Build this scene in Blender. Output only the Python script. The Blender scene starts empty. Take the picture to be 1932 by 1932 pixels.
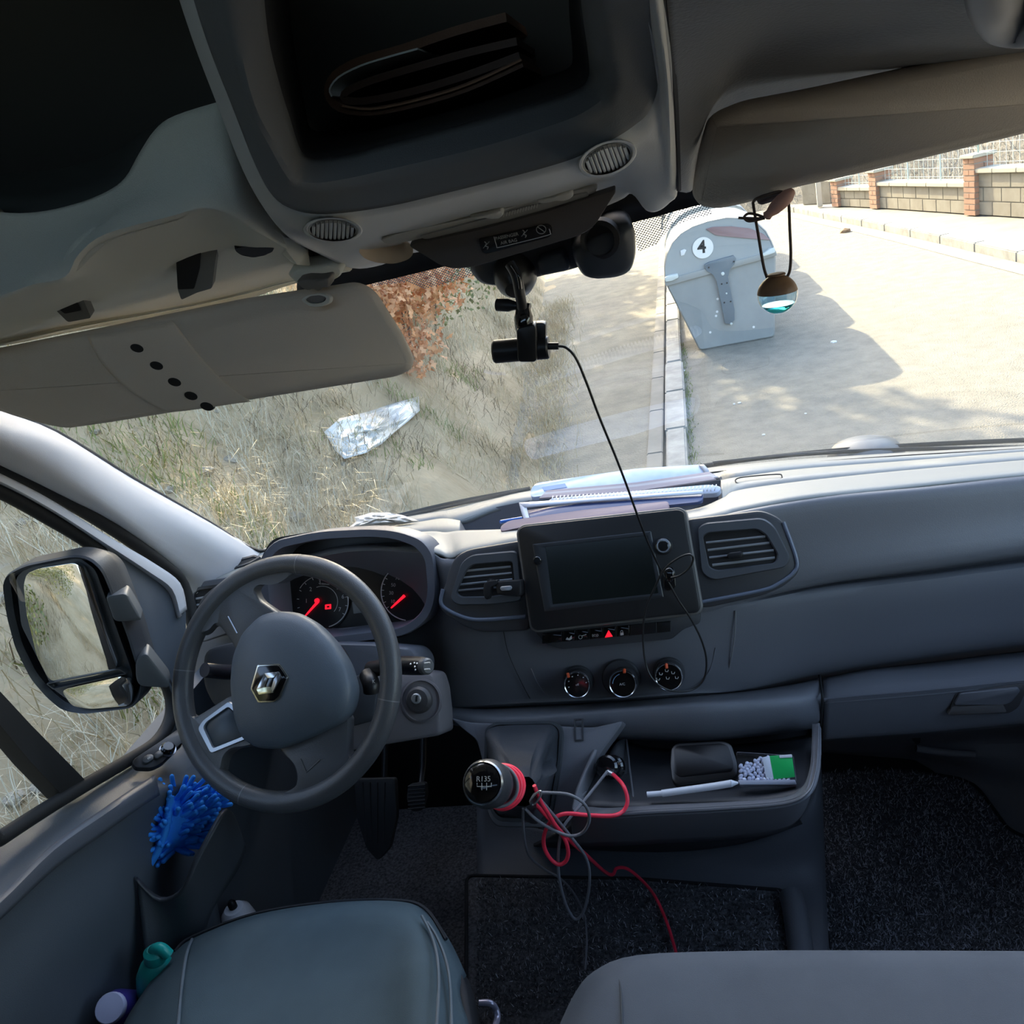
import bpy, bmesh, math, random
import numpy as np
from mathutils import Vector, Matrix, noise
random.seed(7)
SC = bpy.context.scene
COL = SC.collection
# ------------------------------------------------------------------ camera
FPX = 1600.0; CX = CY = 966.0; CZ = 1.45
fw = Vector((1258 - CX, 250 - CY, FPX)).normalized()
_k = -FPX * FPX / (fw.x / fw.z * FPX * .243 + fw.y / fw.z * FPX)
dn = Vector((.243 * _k, _k, FPX)).normalized()
xr = dn.cross(fw).normalized()
CAM = Vector((0, 0, CZ))
cam = bpy.data.cameras.new('camera'); co = bpy.data.objects.new('camera', cam); COL.objects.link(co)
cam.sensor_fit = 'HORIZONTAL'; cam.sensor_width = 36; cam.lens = 36 * FPX / 1932; cam.clip_start = .02; cam.clip_end = 200
def c2w(v): return Vector((xr.dot(v), fw.dot(v), -dn.dot(v)))
R = Matrix((c2w(Vector((1, 0, 0))), c2w(Vector((0, -1, 0))), c2w(Vector((0, 0, -1))))).transposed()
co.matrix_world = Matrix.Translation(CAM) @ R.to_4x4()
SC.camera = co
SC.view_settings.view_transform = 'Standard'; SC.view_settings.look = 'None'; SC.view_settings.gamma = 1
SC.view_settings.use_curve_mapping = False
SC.view_settings.exposure = 1.4
# ------------------------------------------------------------------ sky and sun
SUN = Vector((.72, -1.66, -1)).normalized()     # direction the light travels
W = bpy.data.worlds.new('world'); SC.world = W; W.use_nodes = True
nt = W.node_tree; bgn = nt.nodes['Background']
sky = nt.nodes.new('ShaderNodeTexSky'); sky.sky_type = 'NISHITA'; sky.sun_disc = False
sky.sun_elevation = math.asin(-SUN.z); sky.sun_rotation = math.atan2(-SUN.x, -SUN.y); sky.air_density = 1.2; sky.dust_density = 3.0
nt.links.new(sky.outputs[0], bgn.inputs[0]); bgn.inputs[1].default_value = 0.37
sl = bpy.data.lights.new('sun', 'SUN'); sl.energy = 5.8; sl.angle = .009; sl.color = (1, .84, .56)
so = bpy.data.objects.new('sun', sl); COL.objects.link(so)
so.rotation_euler = SUN.to_track_quat('-Z', 'Y').to_euler(); so.location = (-6, 9, 9)

# ------------------------------------------------------------------ helpers
def ray(px, py): return c2w(Vector((px - CX, py - CY, FPX))).normalized()
def q(px, py, y): d = ray(px, py); return CAM + d * (y / d.y)
def qz(px, py, z): d = ray(px, py); return CAM + d * ((z - CZ) / d.z)
def qx(px, py, x): d = ray(px, py); return CAM + d * (x / d.x)
class Pl:
    def __init__(s, p0, n): s.p0 = Vector(p0); s.n = Vector(n).normalized()
    def hit(s, px, py, off=0):
        d = ray(px, py); p = s.p0 + s.n * off
        return CAM + d * ((p - CAM).dot(s.n) / d.dot(s.n))
    def scale(s, px, py): return (s.hit(px + 1, py) - s.hit(px, py)).length
def pl(px, py, y, n): return Pl(q(px, py, y), n)
MATS = {}
def M(name, col, rough=.6, bump=0, bscale=600, metal=0, spec=.5, col2=None, cscale=8, emit=None, estr=1, trans=0, alpha=1, coat=0, detail=3):
    if name in MATS: return MATS[name]
    m = bpy.data.materials.new(name); m.use_nodes = True; t = m.node_tree; b = t.nodes['Principled BSDF']
    b.inputs['Base Color'].default_value = (*col, 1); b.inputs['Roughness'].default_value = rough; b.inputs['Metallic'].default_value = metal
    b.inputs['Specular IOR Level'].default_value = spec
    if coat: b.inputs['Coat Weight'].default_value = coat; b.inputs['Coat Roughness'].default_value = .08
    if emit: b.inputs['Emission Color'].default_value = (*emit, 1); b.inputs['Emission Strength'].default_value = estr
    if trans: b.inputs['Transmission Weight'].default_value = trans
    if alpha < 1: b.inputs['Alpha'].default_value = alpha
    tc = None
    if bump or col2: tc = t.nodes.new('ShaderNodeTexCoord')
    if col2:
        n = t.nodes.new('ShaderNodeTexNoise'); n.inputs['Scale'].default_value = cscale; n.inputs['Detail'].default_value = detail; n.inputs['Roughness'].default_value = .65
        t.links.new(tc.outputs['Object'], n.inputs['Vector'])
        r = t.nodes.new('ShaderNodeValToRGB'); r.color_ramp.elements[0].position = .35; r.color_ramp.elements[1].position = .65
        r.color_ramp.elements[0].color = (*col, 1); r.color_ramp.elements[1].color = (*col2, 1)
        t.links.new(n.outputs['Fac'], r.inputs['Fac']); t.links.new(r.outputs['Color'], b.inputs['Base Color'])
    if bump:
        n = t.nodes.new('ShaderNodeTexNoise'); n.inputs['Scale'].default_value = bscale; n.inputs['Detail'].default_value = 2
        t.links.new(tc.outputs['Object'], n.inputs['Vector'])
        bp = t.nodes.new('ShaderNodeBump'); bp.inputs['Strength'].default_value = bump; bp.inputs['Distance'].default_value = .001 if bscale > 100 else .02
        t.links.new(n.outputs['Fac'], bp.inputs['Height']); t.links.new(bp.outputs['Normal'], b.inputs['Normal'])
    MATS[name] = m; return m
def sharp(me, ang=38):
    bm = bmesh.new(); bm.from_mesh(me)
    bmesh.ops.recalc_face_normals(bm, faces=bm.faces)
    for f in bm.faces: f.smooth = True
    for e in bm.edges:
        if len(e.link_faces) == 2: e.smooth = e.calc_face_angle(0) < math.radians(ang)
    bm.to_mesh(me); bm.free()
def mk(name, vs, fs, mat, parent=None, ang=38, flat=False, recalc=True):
    me = bpy.data.meshes.new(name); me.from_pydata([tuple(v) for v in vs], [], fs); me.materials.append(mat)
    if not flat: sharp(me, ang)
    o = bpy.data.objects.new(name, me); COL.objects.link(o)
    if parent: o.parent = parent
    return o
def tag(o, label=None, cat=None, group=None, kind=None):
    if label: o['label'] = label
    if cat: o['category'] = cat
    if group: o['group'] = group
    if kind: o['kind'] = kind
    return o
def empty(name, label=None, cat=None, group=None, kind=None):
    o = bpy.data.objects.new(name, None); COL.objects.link(o); o.empty_display_size = .02
    return tag(o, label, cat, group, kind)
def V(p): return p if isinstance(p, Vector) else q(*p)
def cr(a, b, c, d, t):
    return .5 * ((2 * b) + (c - a) * t + (2 * a - 5 * b + 4 * c - d) * t * t + (3 * b - a - 3 * c + d) * t ** 3)
def spline(P, n, closed=False):
    P = [V(p) for p in P]; out = []; L = len(P)
    for i in range(L if closed else L - 1):
        if closed: a, b, c, d = P[i - 1], P[i], P[(i + 1) % L], P[(i + 2) % L]
        else: a, b, c, d = P[max(i - 1, 0)], P[i], P[i + 1], P[min(i + 2, L - 1)]
        for k in range(n): out.append(cr(a, b, c, d, k / n))
    if not closed: out.append(P[-1])
    return out
def net(name, rows, mat, parent=None, nu=4, nv=4, thick=.006, ang=50, lin=False, extl=0, wall=None):
    rows = [[V(p) for p in r] for r in rows]
    if extl:      # carry the moulding on beyond the left edge of the view
        e = sum(((r[0] - r[1]).normalized() for r in rows), Vector()).normalized()
        if wall: e = Vector(wall)
        rows = [[r[0] + e * extl] + r for r in rows]
    if nu > 1: rows = [spline(r, nu) for r in rows]
    if nv > 1 and not lin:
        cols = [spline([r[i] for r in rows], nv) for i in range(len(rows[0]))]
        rows = [[c[j] for c in cols] for j in range(len(cols[0]))]
    nr, nc = len(rows), len(rows[0]); vs = [v for r in rows for v in r]; fs = []
    for j in range(nr - 1):
        for i in range(nc - 1): fs.append((j * nc + i, j * nc + i + 1, (j + 1) * nc + i + 1, (j + 1) * nc + i))
    # face the camera
    s = 0
    for f in fs:
        a, b, c = vs[f[0]], vs[f[1]], vs[f[2]]; s += (b - a).cross(c - a).dot(CAM - a)
    if s < 0: fs = [f[::-1] for f in fs]
    me = bpy.data.meshes.new(name); me.from_pydata([tuple(v) for v in vs], [], fs); me.materials.append(mat)
    bm = bmesh.new(); bm.from_mesh(me)
    bmesh.ops.remove_doubles(bm, verts=bm.verts, dist=1e-6)
    for f in bm.faces: f.smooth = True
    for e in bm.edges:
        if len(e.link_faces) == 2: e.smooth = e.calc_face_angle(0) < math.radians(ang)
    bm.to_mesh(me); bm.free()
    o = bpy.data.objects.new(name, me); COL.objects.link(o)
    if parent: o.parent = parent
    if thick:
        md = o.modifiers.new('thickness', 'SOLIDIFY'); md.thickness = thick; md.offset = -1
    return o
def rnd(P, r, seg=4):
    n = len(P); out = []
    for i in range(n):
        a, b, c = P[i - 1], P[i], P[(i + 1) % n]; rr = r[i] if isinstance(r, (list, tuple)) else r
        u = a - b; w = c - b; lu, lw = u.length, w.length
        rr = min(rr, lu * .49, lw * .49)
        u = u.normalized() * rr; w = w.normalized() * rr
        for k in range(seg + 1):
            t = k / seg; out.append((b + u) * (1 - t) ** 2 + b * 2 * t * (1 - t) + (b + w) * t * t)
    return out
def loop(P, pts, r=.004, off=0, seg=4, hoff=None):
    h = off if hoff is None else hoff
    L = [P.hit(x, y, h) + P.n * (off - h) for x, y in pts]
    return rnd(L, r, seg)
def loft(name, loops, mat, parent=None, cap0=True, cap1=True, ang=38, closed=True):
    n = len(loops[0]); vs = [v for L in loops for v in L]; fs = []
    for j in range(len(loops) - 1):
        for i in range(n if closed else n - 1): fs.append((j * n + i, j * n + (i + 1) % n, (j + 1) * n + (i + 1) % n, (j + 1) * n + i))
    if cap0: fs.append(tuple(range(n)))
    if cap1: fs.append(tuple((len(loops) - 1) * n + i for i in range(n)))
    return mk(name, vs, fs, mat, parent, ang)
def scl(L, s, c=None):
    c = c or sum(L, Vector()) / len(L)
    return [c + (p - c) * s for p in L]
def slab(name, P, pts, mat, parent=None, front=0, back=-.01, r=.004, bev=.0015, seg=4):
    """plate traced on plane P, front face at offset front, back face at back, softly bevelled front rim"""
    A = loop(P, pts, r, front, seg); n = P.n
    c = sum(A, Vector()) / len(A)
    size = sum((p - c).length for p in A) / len(A)
    s = max(.3, 1 - bev / size)
    L = [[p + n * (back - front) for p in A]]
    if bev: L += [[p - n * bev for p in A], [p - n * bev * .3 for p in scl(A, 1 - (1 - s) * .3, c)], scl(A, s, c)]
    else: L += [A]
    return loft(name, L, mat, parent)
def ringslab(name, P, o_pts, i_pts, mat, parent=None, front=0, back=-.01, r=.004, ri=None, iback=None, bev=.001, seg=4):
    """frame: outer outline and inner outline with the same number of corners"""
    A = loop(P, o_pts, r, front, seg); B = loop(P, i_pts, ri or r, front, seg); n = P.n
    ib = back if iback is None else iback
    c = sum(A, Vector()) / len(A)
    loops = [[p + n * (back - front) for p in A], [p - n * bev for p in A], [a.lerp(b, .12) for a, b in zip(A, B)], [a.lerp(b, .88) for a, b in zip(A, B)], [p - n * bev for p in B], [p + n * (ib - front) for p in B]]
    return loft(name, loops, mat, parent, False, False)
def basis(ax):
    ax = ax.normalized(); u = ax.orthogonal().normalized(); return u, ax.cross(u), ax
def tube(name, pts, r, mat, parent=None, sides=8, sub=6, closed=False, build=True):
    P = spline(pts, sub, closed) if sub > 1 else [V(p) for p in pts]
    n = len(P); vs = []; fs = []; u = None
    for i, p in enumerate(P):
        t = (P[(i + 1) % n] - P[i - 1]) if closed else (P[min(i + 1, n - 1)] - P[max(i - 1, 0)])
        if t.length < 1e-9: t = Vector((0, 0, 1))
        t.normalize()
        u = t.orthogonal() if u is None else u - t * u.dot(t)
        if u.length < 1e-6: u = t.orthogonal()
        u.normalize(); w = t.cross(u); rr = r(i / (n - 1)) if callable(r) else r
        for k in range(sides):
            a = 2 * math.pi * k / sides; vs.append(p + (u * math.cos(a) + w * math.sin(a)) * rr)
    for i in range(n if closed else n - 1):
        for k in range(sides): fs.append((i * sides + k, i * sides + (k + 1) % sides, ((i + 1) % n) * sides + (k + 1) % sides, ((i + 1) % n) * sides + k))
    if not closed: fs.append(tuple(range(sides))[::-1]); fs.append(tuple((n - 1) * sides + k for k in range(sides)))
    if not build: return vs, fs
    return mk(name, vs, fs, mat, parent, 60)
def lathe(name, c, ax, prof, mat, parent=None, seg=32, ang=30, sx=1, u=None):
    """prof: list of (radius, height along axis)"""
    if u is None: u, w, ax = basis(Vector(ax))
    else: ax = Vector(ax).normalized(); u = (u - ax * u.dot(ax)).normalized(); w = ax.cross(u)
    loops = []
    for rr, h in prof:
        loops.append([c + ax * h + (u * math.cos(2 * math.pi * k / seg) * sx + w * math.sin(2 * math.pi * k / seg)) * max(rr, 1e-5) for k in range(seg)])
    return loft(name, loops, mat, parent, True, True, ang)
def box(name, c, sx, sy, sz, mat, parent=None, ax=None, bev=0.0):
    """ax = (u,v,w) unit axes"""
    u, v, w = ax or (Vector((1, 0, 0)), Vector((0, 1, 0)), Vector((0, 0, 1)))
    c = Vector(c); vs = [c + u * sx / 2 * a + v * sy / 2 * b + w * sz / 2 * d for a in (-1, 1) for b in (-1, 1) for d in (-1, 1)]
    fs = [(0, 1, 3, 2), (4, 6, 7, 5), (0, 4, 5, 1), (2, 3, 7, 6), (0, 2, 6, 4), (1, 5, 7, 3)]
    me = bpy.data.meshes.new(name); me.from_pydata([tuple(x) for x in vs], [], fs); me.materials.append(mat)
    if bev:
        bm = bmesh.new(); bm.from_mesh(me); bmesh.ops.bevel(bm, geom=bm.edges[:], offset=bev, segments=2, affect='EDGES'); bm.to_mesh(me); bm.free()
        sharp(me, 50)
    o = bpy.data.objects.new(name, me); COL.objects.link(o)
    if parent: o.parent = parent
    return o
def text(name, s, P, px, py, hpx, mat, parent=None, ang=0, off=.0004, bold=False):
    """lettering standing on plane P, centred on a pixel; hpx = cap height in pixels"""
    sc = P.scale(px, py); o = P.hit(px, py, off)
    a = math.radians(ang)
    u = (P.hit(px + 40 * math.cos(a), py - 40 * math.sin(a), off) - o).normalized(); v = P.n.cross(u)
    cu = bpy.data.curves.new(name, 'FONT'); cu.body = s; cu.size = hpx * sc / .69; cu.align_x = 'CENTER'; cu.align_y = 'CENTER'
    cu.extrude = .0002; cu.offset = (hpx * sc * .03 if bold else 0)
    tmp = bpy.data.objects.new('tmp', cu); COL.objects.link(tmp)
    bpy.context.view_layer.update()
    me = bpy.data.meshes.new_from_object(tmp.evaluated_get(bpy.context.evaluated_depsgraph_get()))
    bpy.data.objects.remove(tmp); me.materials.clear(); me.materials.append(mat)
    mt = Matrix((u, v, P.n)).transposed().to_4x4(); mt.translation = o
    me.transform(mt); me.name = name
    ob = bpy.data.objects.new(name, me); COL.objects.link(ob)
    if parent: ob.parent = parent
    return ob
def npmesh(name, vs, fs, mat, parent=None):
    me = bpy.data.meshes.new(name); vs = np.asarray(vs, np.float32); fs = np.asarray(fs, np.int32)
    me.vertices.add(len(vs)); me.vertices.foreach_set('co', vs.ravel()); k = fs.shape[1]
    me.loops.add(fs.size); me.loops.foreach_set('vertex_index', fs.ravel()); me.polygons.add(len(fs))
    me.polygons.foreach_set('loop_start', np.arange(0, fs.size, k, dtype=np.int32)); me.polygons.foreach_set('loop_total', np.full(len(fs), k, np.int32))
    me.update(calc_edges=True); me.materials.append(mat)
    o = bpy.data.objects.new(name, me); COL.objects.link(o)
    if parent: o.parent = parent
    return o

# ------------------------------------------------------------------ materials
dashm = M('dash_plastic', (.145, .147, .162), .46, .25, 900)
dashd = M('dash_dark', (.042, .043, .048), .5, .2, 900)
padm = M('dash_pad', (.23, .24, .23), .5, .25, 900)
blackm = M('black_plastic', (.012, .012, .014), .38)
glossm = M('gloss_black', (.006, .006, .007), .12, coat=.6)
headm = M('headliner_fabric', (.70, .69, .60), .9, .4, 1200)
consm = M('console_plastic', (.62, .62, .59), .65, .25, 900)
visorm = M('visor_vinyl', (.60, .53, .45), .75, .3, 900)
leatherm = M('grained_vinyl', (.13, .13, .13), .55, .6, 350)
doorm = M('door_plastic', (.085, .10, .118), .5, .25, 800)
trimm = M('pillar_trim', (.58, .58, .60), .55, .2, 900)
rubber = M('rubber', (.012, .012, .012), .7)
chrome = M('chrome', (.75, .76, .78), .15, metal=1)
silver = M('silver_paint', (.42, .44, .48), .28, metal=.6)
orange = M('orange_mark', (.9, .13, .04), .5)
whitep = M('white_print', (.75, .75, .75), .6)
redglow = M('red_glow', (.8, .01, .02), .4, emit=(1, .01, .03), estr=.5)
seatm = M('seat_cloth', (.052, .085, .105), .85, .4, 1500, col2=(.064, .102, .125), cscale=9)
seatm2 = M('seat_cloth_grey', (.075, .093, .12), .85, .4, 1500, col2=(.086, .106, .135), cscale=9)
carpet = M('carpet', (.035, .035, .038), .95, 1.0, 260, col2=(.15, .15, .165), cscale=170, detail=4)
floorm = M('floor_vinyl', (.07, .07, .08), .6, .5, 300)
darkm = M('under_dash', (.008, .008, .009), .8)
G = -.6      # road level

def glass(name, tint=(1, 1, 1), refl=1.0):
    m = bpy.data.materials.new(name); m.use_nodes = True; t = m.node_tree; t.nodes.clear()
    o = t.nodes.new('ShaderNodeOutputMaterial'); tr = t.nodes.new('ShaderNodeBsdfTransparent'); g = t.nodes.new('ShaderNodeBsdfGlossy')
    tr.inputs[0].default_value = (*tint, 1); g.inputs['Roughness'].default_value = .01
    f = t.nodes.new('ShaderNodeLayerWeight'); f.inputs[0].default_value = .5
    pw = t.nodes.new('ShaderNodeMath'); pw.operation = 'POWER'; pw.inputs[1].default_value = 5; t.links.new(f.outputs['Facing'], pw.inputs[0])
    ad = t.nodes.new('ShaderNodeMath'); ad.operation = 'MULTIPLY_ADD'; ad.inputs[1].default_value = .92; ad.inputs[2].default_value = .045; t.links.new(pw.outputs[0], ad.inputs[0])
    f = ad
    mu = t.nodes.new('ShaderNodeMath'); mu.operation = 'MULTIPLY'; mu.inputs[1].default_value = refl
    mx = t.nodes.new('ShaderNodeMixShader'); t.links.new(f.outputs[0], mu.inputs[0]); t.links.new(mu.outputs[0], mx.inputs[0])
    t.links.new(tr.outputs[0], mx.inputs[1]); t.links.new(g.outputs[0], mx.inputs[2]); t.links.new(mx.outputs[0], o.inputs[0]); return m
glassm = glass('thin_glass', (.96, .98, .97), 1.3)
clearm = glass('clear_plastic', (.93, .94, .98), 1.6)

# ================================================================== OUTSIDE
asphalt = M('asphalt', (.275, .26, .215), .9, .9, 90, col2=(.37, .345, .28), cscale=7, detail=12)
concrete = M('concrete', (.26, .245, .21), .9, .4, 150, col2=(.34, .32, .275), cscale=2.5, detail=6)
kerbm = M('kerb_stone', (.50, .49, .45), .85, .4, 150, col2=(.30, .30, .28), cscale=5, detail=6)
pathm = M('path_dirt', (.25, .23, .18), .95, .8, 60, col2=(.36, .33, .25), cscale=4, detail=7)
earth = M('bank_earth', (.36, .28, .16), .95, .9, 14, col2=(.52, .42, .27), cscale=1.6, detail=8)
scrub = M('scrub_earth', (.13, .12, .095), .95, .8, 9, col2=(.24, .22, .18), cscale=1.1, detail=8)
straw = M('dry_grass', (.70, .58, .36), .8, col2=(.48, .39, .23), cscale=.9)
pale = M('pale_grass', (.76, .70, .52), .8, col2=(.56, .50, .36), cscale=.8)
green = M('green_grass', (.22, .27, .08), .8, col2=(.34, .36, .13), cscale=1)
oakm = M('oak_leaf', (.72, .36, .17), .7, col2=(.52, .29, .15), cscale=6)
greenleaf = M('green_leaf', (.16, .20, .08), .7, col2=(.30, .32, .12), cscale=1.2)
bark = M('bark', (.12, .09, .07), .9, .5, 60)

def foot(y): return -1.28 - .115 * max(0.0, y - 5)
def bankz(x, y):
    d = foot(y) - x
    s = 1 / (1 + math.exp(-d / .12)) if abs(d / .12) < 40 else (1.0 if d > 0 else 0.0)
    h = max(d, 0) * (.92 + .10 * noise.noise(Vector((x * .5, y * .4, 0))))
    h += s * (.16 * noise.noise(Vector((x * 1.3, y * 1.1, 3))) + .07 * noise.noise(Vector((x * 4, y * 4, 7))))
    # cut earth step low on the bank
    e = d - .95
    if d > 0 and 5 < y < 9: h += .10 * math.tanh(e * 9)
    return G + .04 + max(0, h)
# road
road = box('road', (9, 12, G - .1), 42, 60, .2, asphalt); tag(road, kind='structure')
# path left of the kerb and bank
vs = []; fs = []; nx, ny = 110, 150
for j in range(ny):
    y = -9 + 38 * j / (ny - 1)
    for i in range(nx):
        x = foot(y) + .25 - (i / (nx - 1)) ** 1.4 * 11
        vs.append((x, y, bankz(x, y)))
for j in range(ny - 1):
    for i in range(nx - 1): fs.append((j * nx + i, j * nx + i + 1, (j + 1) * nx + i + 1, (j + 1) * nx + i))
bank = mk('bank', vs, fs, earth, ang=180); tag(bank, kind='structure')
path = mk('path', [(-.44, -9, G + .05), (-4.5, -9, G + .05), (-4.5, 30, G + .05), (-.44, 30, G + .05), (-.44, -9, G - .02), (-.44, 30, G - .02)], [(0, 1, 2, 3), (0, 3, 5, 4)], pathm, flat=True); tag(path, kind='structure')
# left kerb, stone by stone, and the gutter strip beside it
kb = empty('kerb', kind='structure')
for i in range(20):
    y = 1.0 + i * 1.0
    box('kerb_stone', (-.235, y + .5 + random.uniform(-.004, .004), G + .03 + random.uniform(-.006, .006)), .15 + random.uniform(-.015, .012), .975, .12, kerbm, kb, bev=.012)
for i in range(20):
    y = .6 + i * 1.0
    box('gutter_slab', (-.385, y + .5, G + .022), .11, .985, .09, concrete, kb, bev=.006)
# far pavement along the other side
rk = [Vector((4.1, 2.0, G)), Vector((3.75, 6.2, G)), Vector((3.36, 9.8, G)), Vector((2.98, 13.3, G)), Vector((2.54, 16.7, G)), Vector((2.14, 19.5, G)), Vector((1.2, 23.5, G)), Vector((-.6, 28, G))]
rks = spline(rk, 12)
def along(P, s):
    for a, b in zip(P, P[1:]):
        l = (b - a).length
        if s <= l: return a.lerp(b, s / l), (b - a).normalized()
        s -= l
    return P[-1], (P[-1] - P[-2]).normalized()
kr = empty('far_kerb', kind='structure')
for i in range(23):
    p, t = along(rks, i * 1.0 + .5); w = Vector((t.y, -t.x, 0))
    box('kerb_stone', p + w * .07 + Vector((0, 0, .05)), .13, .985, .13, kerbm, kr, ax=(w, t, Vector((0, 0, 1))), bev=.012)
gut = empty('far_gutter', kind='structure')
vs = []; fs = []
for i, p in enumerate(rks):
    t = (rks[min(i + 1, len(rks) - 1)] - rks[max(i - 1, 0)]).normalized(); w = Vector((t.y, -t.x, 0))
    vs += [p - w * .22 + Vector((0, 0, .004)), p + Vector((0, 0, .012)), p + w * .13 + Vector((0, 0, .105)), p + w * 3.4 + Vector((0, 0, .13))]
for i in range(len(rks) - 1):
    fs.append((i * 4, i * 4 + 1, i * 4 + 5, i * 4 + 4))
mk('gutter_strip', vs, fs, concrete, gut)
fs = [(i * 4 + 2, i * 4 + 3, i * 4 + 7, i * 4 + 6) for i in range(len(rks) - 1)]
pv = mk('pavement', vs, fs, concrete); tag(pv, kind='structure')
# garden wall of concrete blocks between brick piers
blockm = M('wall_block', (.40, .37, .30), .9, .4, 120, col2=(.32, .29, .23), cscale=4)
brickm = M('orange_brick', (.52, .29, .19), .85, .4, 150, col2=(.42, .25, .17), cscale=6)
mortar = M('mortar', (.33, .31, .27), .95)
coping = M('coping_stone', (.60, .56, .46), .85, .3, 120)
wirem = M('pale_wire', (.62, .72, .70), .4, metal=.3)
zp = G + .12
wp = [Vector((5.35, 7.2, zp)), Vector((4.62, 10.1, zp)), Vector((3.93, 13.05, zp)), Vector((3.30, 15.95, zp)), Vector((2.93, 17.4, zp))]
heights = [.62, .60, .42, .34]
def wallseg(a, b, h, fenced):
    t = (b - a); L = t.length; t.normalize(); w = Vector((t.y, -t.x, 0)); up = Vector((0, 0, 1)); ax = (t, w, up)
    root = empty('garden_wall', ('block wall with pale coping, ' + fenced), 'wall', 'block wall bays across the road')
    rows = max(2, round((h - .06) / .19)); bh = (h - .06) / rows
    box('core', (a + b) / 2 + up * (h - .06) / 2, L, .12, h - .07, mortar, root, ax)
    for r in range(rows):
        s = 0 if r % 2 else -.2
        while s < L - .02:
            s0 = max(s, .0) + .006; s1 = min(s + .4, L) - .006
            if s1 - s0 > .03:
                box('block', a + t * ((s0 + s1) / 2) + up * (bh * (r + .5)) + w * random.uniform(-.003, .003), s1 - s0, .15, bh - .012, blockm, root, ax, bev=.004)
            s += .4
    n = max(1, round(L / .55))
    for i in range(n):
        box('coping_stone', a + t * (L * (i + .5) / n) + up * (h - .025), L / n - .008, .24, .06, coping, root, ax, bev=.008)
def pier(p, t, h, lab):
    root = empty('brick_pier', lab, 'pillar', 'brick piers of the garden wall'); up = Vector((0, 0, 1)); w = Vector((t.y, -t.x, 0)); ax = (t, w, up)
    box('mortar_core', p + up * h / 2, .25, .25, h - .01, mortar, root, ax)
    n = round(h / .075)
    for i in range(n):
        z = (i + .5) * h / n
        for k in (-1, 1):
            if i % 2: box('brick', p + t * .0675 * k + up * z, .128, .27, h / n - .012, brickm, root, ax, bev=.003)
            else: box('brick', p + w * .0675 * k + up * z, .27, .128, h / n - .012, brickm, root, ax, bev=.003)
    box('pier_cap', p + up * (h + .02), .33, .33, .045, coping, root, ax, bev=.008)
fl = ['nearest bay at the right edge of the view', 'bay just right of the tallest brick pier', 'middle bay between the two brick piers', 'far short bay left of the smaller pier']
for i in range(4):
    a, b = wp[i], wp[i + 1]; wallseg(a, b, heights[i], fl[i])
pl_lab = ['orange brick pier farthest right beyond the bays', 'orange brick pier between the taller and the middle bay', 'orange brick pier at the left end of the middle bay', 'orange brick pier at the far left end of the wall']
for i, h in ((1, .95), (2, .74), (3, .58), (4, .45)):
    t = (wp[i] - wp[i - 1]).normalized(); pier(wp[i], t, h, pl_lab[i - 1])
for i in range(4):
    a, b = wp[i] + Vector((0, 0, heights[i])), wp[i + 1] + Vector((0, 0, heights[i])); t = (b - a).normalized(); L = (b - a).length
    f = empty('mesh_fence', 'pale wire mesh fence on the ' + ['wall bay at the right edge', 'bay right of the tallest pier', 'middle wall bay', 'far left wall bay'][i], 'fence', 'wire fences on the garden wall')
    n = max(2, round(L / 1.0))
    for k in range(n + 1):
        p = a + t * (L * k / n); tube('fence_post', [p, p + Vector((0, 0, .95))], .014, wirem, f, 6, 1)
    for k in range(8):
        z = Vector((0, 0, .06 + k * .12)); tube('wire', [a + z, b + z], .0035, wirem, f, 4, 1)
    m = round(L / .14)
    V_, F_ = [], []
    for k in range(m):
        p = a + t * (L * (k + .5) / m); v_, f_ = tube('', [p, p + Vector((0, 0, .92))], .0028, wirem, sides=4, sub=1, build=False)
        F_ += [tuple(x + len(V_) for x in ff) for ff in f_]; V_ += v_
    tag(mk('upright_wire', V_, F_, wirem, f), kind='stuff')
# small gate posts left of the wall
g = tag(box('gate_wall', (2.72, 18.6, zp + .2), .9, .14, .42, blockm, ax=(Vector((-.45, .89, 0)), Vector((.89, .45, 0)), Vector((0, 0, 1))), bev=.01), 'low grey rendered wall beside the far gate post', 'wall')
g = tag(box('gate_post', (2.62, 17.9, zp + .24), .09, .09, .48, coping, bev=.01), 'slim pale gate post at the far end of the wall', 'post')
# hillside behind the garden wall and at the end of the road
vs = []; fs = []; nx, ny = 50, 60
for j in range(ny):
    y = 2 + 40 * j / (ny - 1); base, _ = (0, 0)
    xw = 5.6 - (y - 7) * .235 if y < 18 else 2.95 - (y - 18) * .6
    for i in range(nx):
        x = xw + .3 + i * .3
        vs.append((x, y, G + .1 + i * .3 * .62 * (1 if i else 0) + .35 * noise.noise(Vector((x * .7, y * .7, 1))) + .15 * noise.noise(Vector((x * 2.4, y * 2.4, 1)))))
for j in range(ny - 1):
    for i in range(nx - 1): fs.append((j * nx + i, j * nx + i + 1, (j + 1) * nx + i + 1, (j + 1) * nx + i))
tag(mk('hillside', vs, fs, scrub, ang=180), kind='structure')

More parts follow.
